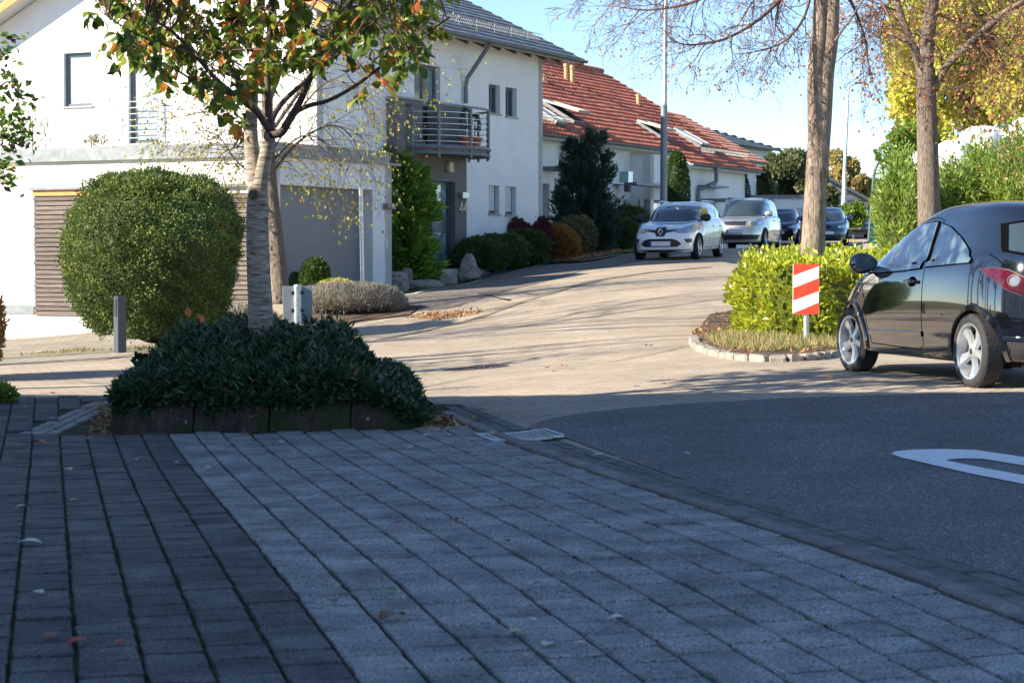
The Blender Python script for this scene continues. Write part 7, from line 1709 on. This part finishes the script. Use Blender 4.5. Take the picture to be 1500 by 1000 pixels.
# small sign seen from behind, at the planter
t = empty('traffic_sign', (P(436, 470, 17.6).x, 17.6, G(-1.9, 17.6)), math.radians(8), 'small square traffic sign seen from its grey back behind the planter', 'sign'); k = 17.6 / F
zt = P(436, 419, 17.6).z - t.location.z; w = 43 * k; hgt = 56 * k
mb = MB(); mb.box((0, .03, zt - hgt / 2), (w, .008, hgt)); me = mb.build('plate', mat('sign_back', (.24, .28, .31), .5, metal=.3, var=.08), t, bevel=.003)
mb = MB(); mb.tube([(0, 0, 0), (0, 0, zt - .0)], .036, 14); mb.build('post', M_galv, t, smooth=True, ang=40)
for dz in (.06, .22): mb = MB(); mb.box((0, .005, zt - dz), (.11, .05, .028)); mb.build('clamp', M_black, t)
mb = MB(); mb.lathe([(.036, 0), (.03, .012), (.0001, .018)], 14, Matrix.Translation((0, 0, zt))); mb.build('cap', M_galv, t)
# bare post in the lavender
t = empty('sign_post', (P(531.5, 440, 37).x, 37, G(-2.85, 37)), 0, 'bare galvanised post with small square bracket standing in the lavender', 'post'); zt = P(529, 264, 37).z - t.location.z
mb = MB(); mb.tube([(0, 0, 0), (-.035, 0, zt)], .04, 14); mb.build('post', M_galv, t, smooth=True, ang=40); mb = MB(); mb.lathe([(.045, -.04), (.047, .0), (.0001, .02)], 14, Matrix.Translation((-.035, 0, zt))); mb.build('cap', M_rim, t)
for i in range(4): mb = MB(); mb.tube([(-.035 * (1 - .09 * i), 0, zt - .2 - i * .22), (-.035 * (1 - .09 * i), 0, zt - .24 - i * .22)], .0435, 14); mb.build('collar', M_rim, t)
# bollard light
g = at(176, 517.5); t = empty('bollard_light', (g.x, g.y, g.z), math.radians(30), 'grey rectangular bollard light in front of the clipped yew', 'bollard light'); h = 84 * g.y / F; w = .13
mb = MB(); mb.box((0, 0, h / 2), (w, .19, h)); mb.build('column', mat('bollard_grey', (.075, .082, .095), .45, metal=.3, var=.05), t, bevel=.006)
mb = MB(); mb.box((-w / 2 - .003, -.0, h - .17), (.012, .12, .26)); mb.build('lens', mat('dark_lens', (.03, .035, .045), .2), t)
mb = MB(); mb.box((0, 0, .006), (w + .06, .25, .012)); mb.build('foot', M_galv, t)
# things on the balcony
def pot(u, v, lab, r, h, ph, seed):
    p = cen + AV * on_plane(u, v, cen, AV)[0] - AV * 0 + BV * .45; p.z = zsb; t = empty('potted_olive', p, 0, lab, 'potted plant', 'potted plants on the round balcony')
    mb = MB(); mb.lathe([(.0001, 0), (r * .68, 0), (r * .95, h * .84), (r * 1.08, h * .84), (r * 1.08, h), (r * .95, h), (r * .9, h * .9), (.0001, h * .88)], 20); mb.build('pot', M_terra, t, smooth=True, ang=40)
    bush('foliage', (p.x, p.y, p.z + h + .05), (.13, .13, ph / 2), 500, .055, L_dark, parent=t, core=False, seed=seed, up=.8); mb = MB(); mb.tube([(0, 0, h * .8), (0.01, 0, h + ph * .6)], .015, 6); mb.build('stem', B_twig, t)
pot(659, 220, 'left terracotta pot with small evergreen on the balcony', .21, .30, .62, 1); pot(672, 220, 'right terracotta pot with small evergreen on the balcony', .19, .28, .52, 2)
# boulder and rough stones at the entrance
def rock(name, label, x, y, z, d, seed, rz=0, peak=0., cat='boulder', group=None, m=None):
    bm = bmesh.new(); bmesh.ops.create_icosphere(bm, subdivisions=3, radius=1); r = np.random.default_rng(seed); co = np.array([v.co[:] for v in bm.verts]); n = noise3(co, 2.2, seed) * .16 + noise3(co, 5, seed + 1) * .06
    for v, a in zip(bm.verts, n):
        c = v.co; q = Vector([math.copysign(abs(c[i]) ** .62, c[i]) for i in range(3)]) * (1 + a); k = 1 - peak * max(0, (q.z + 1) / 2); v.co = Vector((q.x * d[0] / 2 * k, q.y * d[1] / 2 * k, (q.z + .8) * d[2] / 2))
    me = bpy.data.meshes.new(name); bm.to_mesh(me); bm.free(); me.materials.append(m or M_stone); o = link(name, me, None, (x, y, z), rz); return tag(o, label, cat, group)
g = P(690, 412, 47.2); rock('boulder', 'pointed upright sandstone boulder beside the entrance step', g.x - .05, 47.2, G(g.x, 47.2) - .05, (.62, .5, .75), 3, peak=.6)
for i, (u, v, Y, d, lab) in enumerate([(583, 405, 45.2, (.42, .5, .42), 'upper rough stone block against the garage corner'), (584, 422, 44.4, (.45, .45, .40), 'lower rough stone block at the garage corner'), (594, 402, 45.9, (.3, .35, .5), 'narrow rough stone beside the bright conifer'), (655, 409, 46.3, (.48, .3, .28), 'low squared stone left of the pointed boulder'), (622, 414, 45.6, (.9, .3, .24), 'long low edging stone in front of the door step')]):
    g = P(u, v, Y); rock('rough_stone', lab, g.x, Y, max(G(g.x, Y) - .05, g.z - d[2] * .6), d, 10 + i, rz=.5, group='rough stones round the entrance', cat='stone')
# white wrapped bales stacked behind the shrubs
M_bale = mat('white_film', (.80, .80, .78), .5, var=.05, scale=4, bump=.3, bscale=20)
def bale(u, vt, Y, r, lab, low=False):
    c = P(u, vt, Y); x = c.x; z = c.z - r * 1.9 if not low else vt
    t = None; mb = MB(); prof = [(.0001, r * 1.9), (r * .45, r * 1.86), (r * .78, r * 1.68), (r * .96, r * 1.35), (r, r * .9), (r * .97, .3), (r * .9, .0), (.0001, 0)]
    mb.lathe(prof[::-1], 36); me = mb.mesh('wrapped_bale', M_bale, smooth=True)
    for v in me.vertices: a = math.atan2(v.co.y, v.co.x); v.co *= 1 + .012 * math.sin(a * 7 + v.co.z * 9) + .008 * math.sin(a * 13)
    o = link('wrapped_bale', me, None, (x, Y, z)); return tag(o, lab, 'bale', 'white wrapped bales behind the shrubs')
specs = [(1397, 206, 50, .56, 'leftmost white film-wrapped bale showing above the shrubs'), (1437, 185, 51, .60, 'middle white film-wrapped bale, broadest in view'), (1466, 188, 53, .55, 'white film-wrapped bale half hidden behind the tallest shrub'), (1508, 172, 51, .6, 'white film-wrapped bale cut by the right picture edge'), (1352, 222, 53, .5, 'white film-wrapped bale behind the slimmer trunk')]
for s_ in specs:
    o = bale(*s_); zz = o.location.z; gzz = G(o.location.x, o.location.y); k = 0
    while zz > gzz + .1:
        zz -= s_[3] * 1.88; k += 1; c = o.copy(); COL.objects.link(c); c.location.z = zz; c['label'] = ['', 'second white bale down', 'third white bale down', 'fourth white bale down', 'lowest white bale'][min(k, 4)] + ' beneath the ' + s_[4].replace('white film-wrapped bale', 'one')[:60].split(',')[0]
# wire fence with bent posts
M_gpost = mat('green_fence_post', (.09, .13, .13), .5, metal=.3, var=.1); M_wire = mat('green_wire', (.03, .20, .14), .5, metal=.2, var=.1)
fp = [P(1272, 362, 58), P(1306, 350, 66), P(1330, 345, 74)]; fp = [Vector((p.x, p.y, G(p.x, p.y))) for p in fp]; t = empty('wire_fence', fp[0], 0, 'green wire mesh fence with bent-topped posts right of the parked cars', 'fence'); loc = fp[0]
hf = P(1283, 236, 58).z - fp[0].z
near_p = P(1500, 420, 45); near_p = Vector((near_p.x + 2, 47, G(near_p.x + 2, 47)))
pts = [fp[0] + (near_p - fp[0]) * .5, fp[0], fp[1], fp[2]]
for p in pts:
    q = p - loc; q.z = G(p.x, p.y) - loc.z; mb = MB(); mb.tube([q, q + Vector((.14, 0, hf * .8)), q + Vector((.17, 0, hf * .9)), q + Vector((.26, 0, hf * .97)), q + Vector((.38, 0, hf))], [.05, .045, .045, .045, .045], 8); mb.build('fence_post', M_gpost, t, smooth=True, ang=50)
for a, b2 in zip(pts[:-1], pts[1:]):
    mb = MB(); L_ = (b2 - a).length; n = int(L_ / .12); H2 = hf * .82
    for i in range(n + 1): q = a + (b2 - a) * (i / n) - loc; mb.tube([q, q + Vector((.12, 0, H2))], .008, 3, False)
    for j in range(int(H2 / .14)): z = j * .14 + .05; mb.tube([a - loc + Vector((.14 * z / hf, 0, z)), b2 - loc + Vector((.14 * z / hf, 0, z))], .009, 3, False)
    o = mb.build('wire_mesh', M_wire, t); o['kind'] = 'stuff'
# pale rubble verge at the foot of the fence
rr = random.Random(15)
for i in range(14):
    u = 1275 + i * 5.5 + rr.uniform(-2, 2); g = P(u, 360, 52); rock('verge_stone', 'pale rubble stone on the verge below the wire fence', g.x, 52 + rr.uniform(-1, 1), G(g.x, 52) - .02, (.35 + rr.random() * .2, .3, .26 + .1 * rr.random()), 30 + i, rz=rr.uniform(0, 3), cat='stone', group='pale stones along the verge', m=M_kst)

# fallen leaves, each one a thing
def fleaf(kind, seed):
    r = random.Random(seed); mb = MB(); L_, Wd = .085, .026; rows = [0, .15, .35, .6, .82, 1.]; prof = [.05, .6, 1., .95, .55, .03]; vs = []; c1 = r.uniform(.002, .010); c2 = r.uniform(.0, .35)
    for t, w in zip(rows, prof): z = .004 + c1 * (1 - (t * 2 - 1) ** 2); vs += [(-Wd * w, t * L_, z + c2 * Wd * w * .5), (0, t * L_, z), (Wd * w, t * L_, z + c2 * Wd * w * .7)]
    fs = []
    for i in range(5): a = i * 3; fs += [(a, a + 1, a + 4, a + 3), (a + 1, a + 2, a + 5, a + 4)]
    return mb.add(vs, fs)
LC = {'orange': (.48, .13, .03), 'red': (.34, .05, .03), 'tan': (.42, .32, .20), 'pale': (.52, .48, .40), 'brown': (.16, .07, .035), 'pink': (.50, .27, .22), 'green': (.12, .18, .04)}
lm = {k: [fleaf(k, i).mesh('fallen_leaf', mat('dry_leaf_' + k, c, .7, var=.3, scale=30), smooth=True) for i in range(3)] for k, c in LC.items()}
big = [(47, 657, 'orange', 1.5, 'large bright orange leaf on the dark paving left of the planter'), (62, 809, 'pale', 1.3, 'curled pale leaf on the dark paving at lower left'), (22, 756, 'pink', 1.1, 'crumpled pink-grey leaf near the left picture edge'), (98, 962, 'red', 1.1, 'small red leaf low on the leftmost dark stones'), (557, 928, 'brown', 1.5, 'thin brown leaf lying across a joint at the bottom centre'), (315, 695, 'pink', 1.2, 'pink leaf where the dark stones meet the pale ones'), (104, 699, 'tan', 1.2, 'flat tan leaf with long stalk on the dark paving'), (83, 945, 'brown', 1., 'dark brown leaf fragment at lower left'), (415, 632, 'pink', 1.3, 'pink leaf leaning on the planter front'), (182, 633, 'red', 1.2, 'red leaf at the planter left corner'), (638, 627, 'orange', 1.6, 'bright orange leaf at the planter right corner'), (652, 625, 'red', 1.3, 'red-orange leaf beside the bright orange one at the planter corner'), (404, 656, 'pale', 1., 'pale star-shaped leaf scrap in front of the planter'), (631, 645, 'pale', 1., 'pale leaf scrap left of the drain grate'), (712, 643, 'tan', 1.4, 'crumpled tan leaf lying on the drain grate'), (714, 610, 'brown', 1.5, 'dark curled leaf on the kerb behind the drain'), (845, 678, 'brown', 1.2, 'brown leaf in the gutter right of the grate'), (935, 690, 'orange', .9, 'small orange leaf at the asphalt edge'), (832, 660, 'pale', 1., 'white leaf scrap in the gutter'), (997, 674, 'pale', .9, 'pale scrap on the asphalt'), (1225, 563, 'orange', 1.3, 'orange leaf on the road in front of the black car'), (1110, 569, 'red', 1.1, 'small red leaf on the sunlit road'), (823, 542, 'orange', 1.4, 'orange leaf alone on the sunlit road'), (802, 545, 'brown', 1.4, 'brown leaf left of the lone orange leaf'), (945, 512, 'brown', 1.4, 'dark leaf in the middle of the sunlit road'), (580, 882, 'green', .8, 'small green leaf scrap on the pale paving'), (770, 944, 'tan', .9, 'tan scrap on the pale paving at the bottom'), (200, 620, 'tan', 1.2, 'tan leaf at the foot of the planter'), (598, 666, 'tan', 1.2, 'tan curled leaf on the pale paving below the planter'), (128, 600, 'red', 1.6, 'red leaf on the cobbles left of the planter'), (80, 583, 'orange', 1.3, 'orange leaf at the edge of the shade on the left')]
rl = random.Random(20)
for u, v, k, s, lab in big:
    g = at(u, v); o = link('fallen_leaf', rl.choice(lm[k]), None, (g.x, g.y, g.z + .038), rl.uniform(0, 6.28)); o.scale = (s, s, s); tag(o, lab, 'fallen leaf', 'single fallen leaves on the ground')
zones = [((0, 600, 130, 660), 16, 'pale dry leaf scrap on the dark paving left of the planter'), ((0, 680, 500, 990), 12, 'small dry leaf scrap on the dark stones'), ((450, 650, 1100, 980), 14, 'small dry leaf scrap on the pale stones'), ((640, 560, 1000, 700), 16, 'small dry leaf around the gutter and road edge'), ((560, 500, 1000, 570), 12, 'small dry leaf on the sunlit road'), ((600, 440, 720, 470), 10, 'small dry leaf on the road by the lavender')]
for (a, b_, c, d_), n, lab in zones:
    for i in range(n):
        u = rl.uniform(a, c); v = rl.uniform(b_, d_); g = at(u, v); o = link('fallen_leaf', rl.choice(lm[rl.choice(['tan', 'pale', 'brown', 'pink', 'red', 'brown'])]), None, (g.x, g.y, g.z + .038), rl.uniform(0, 6.28)); s = rl.uniform(.45, .85); o.scale = (s, s, s); tag(o, lab, 'fallen leaf', lab.replace('small dry leaf', 'dry leaves').replace('pale dry leaf scrap', 'pale leaf scraps'))
# oranges among the ivy
for i, (u, v, lab) in enumerate([(287, 488, 'large orange leaf caught on the groundcover at upper left'), (279, 465, 'brown-orange leaf on top of the groundcover left'), (297, 475, 'pink-orange leaf between the two upper left ones'), (432, 490, 'orange leaf caught in the groundcover right of the trunk'), (264, 550, 'reddish leaf low in the groundcover'), (505, 566, 'pale pink leaf on the ivy at right')]):
    p = P(u, v, 15.15 + (.35 if v < 500 else 0)); o = link('caught_leaf', rl.choice(lm['orange' if i != 4 else 'red']), None, p); o.rotation_euler = (1.2, rl.uniform(-.5, .5), rl.uniform(-.6, .6)); o.scale = (1.1,) * 3; tag(o, lab, 'fallen leaf', 'leaves caught in the groundcover')
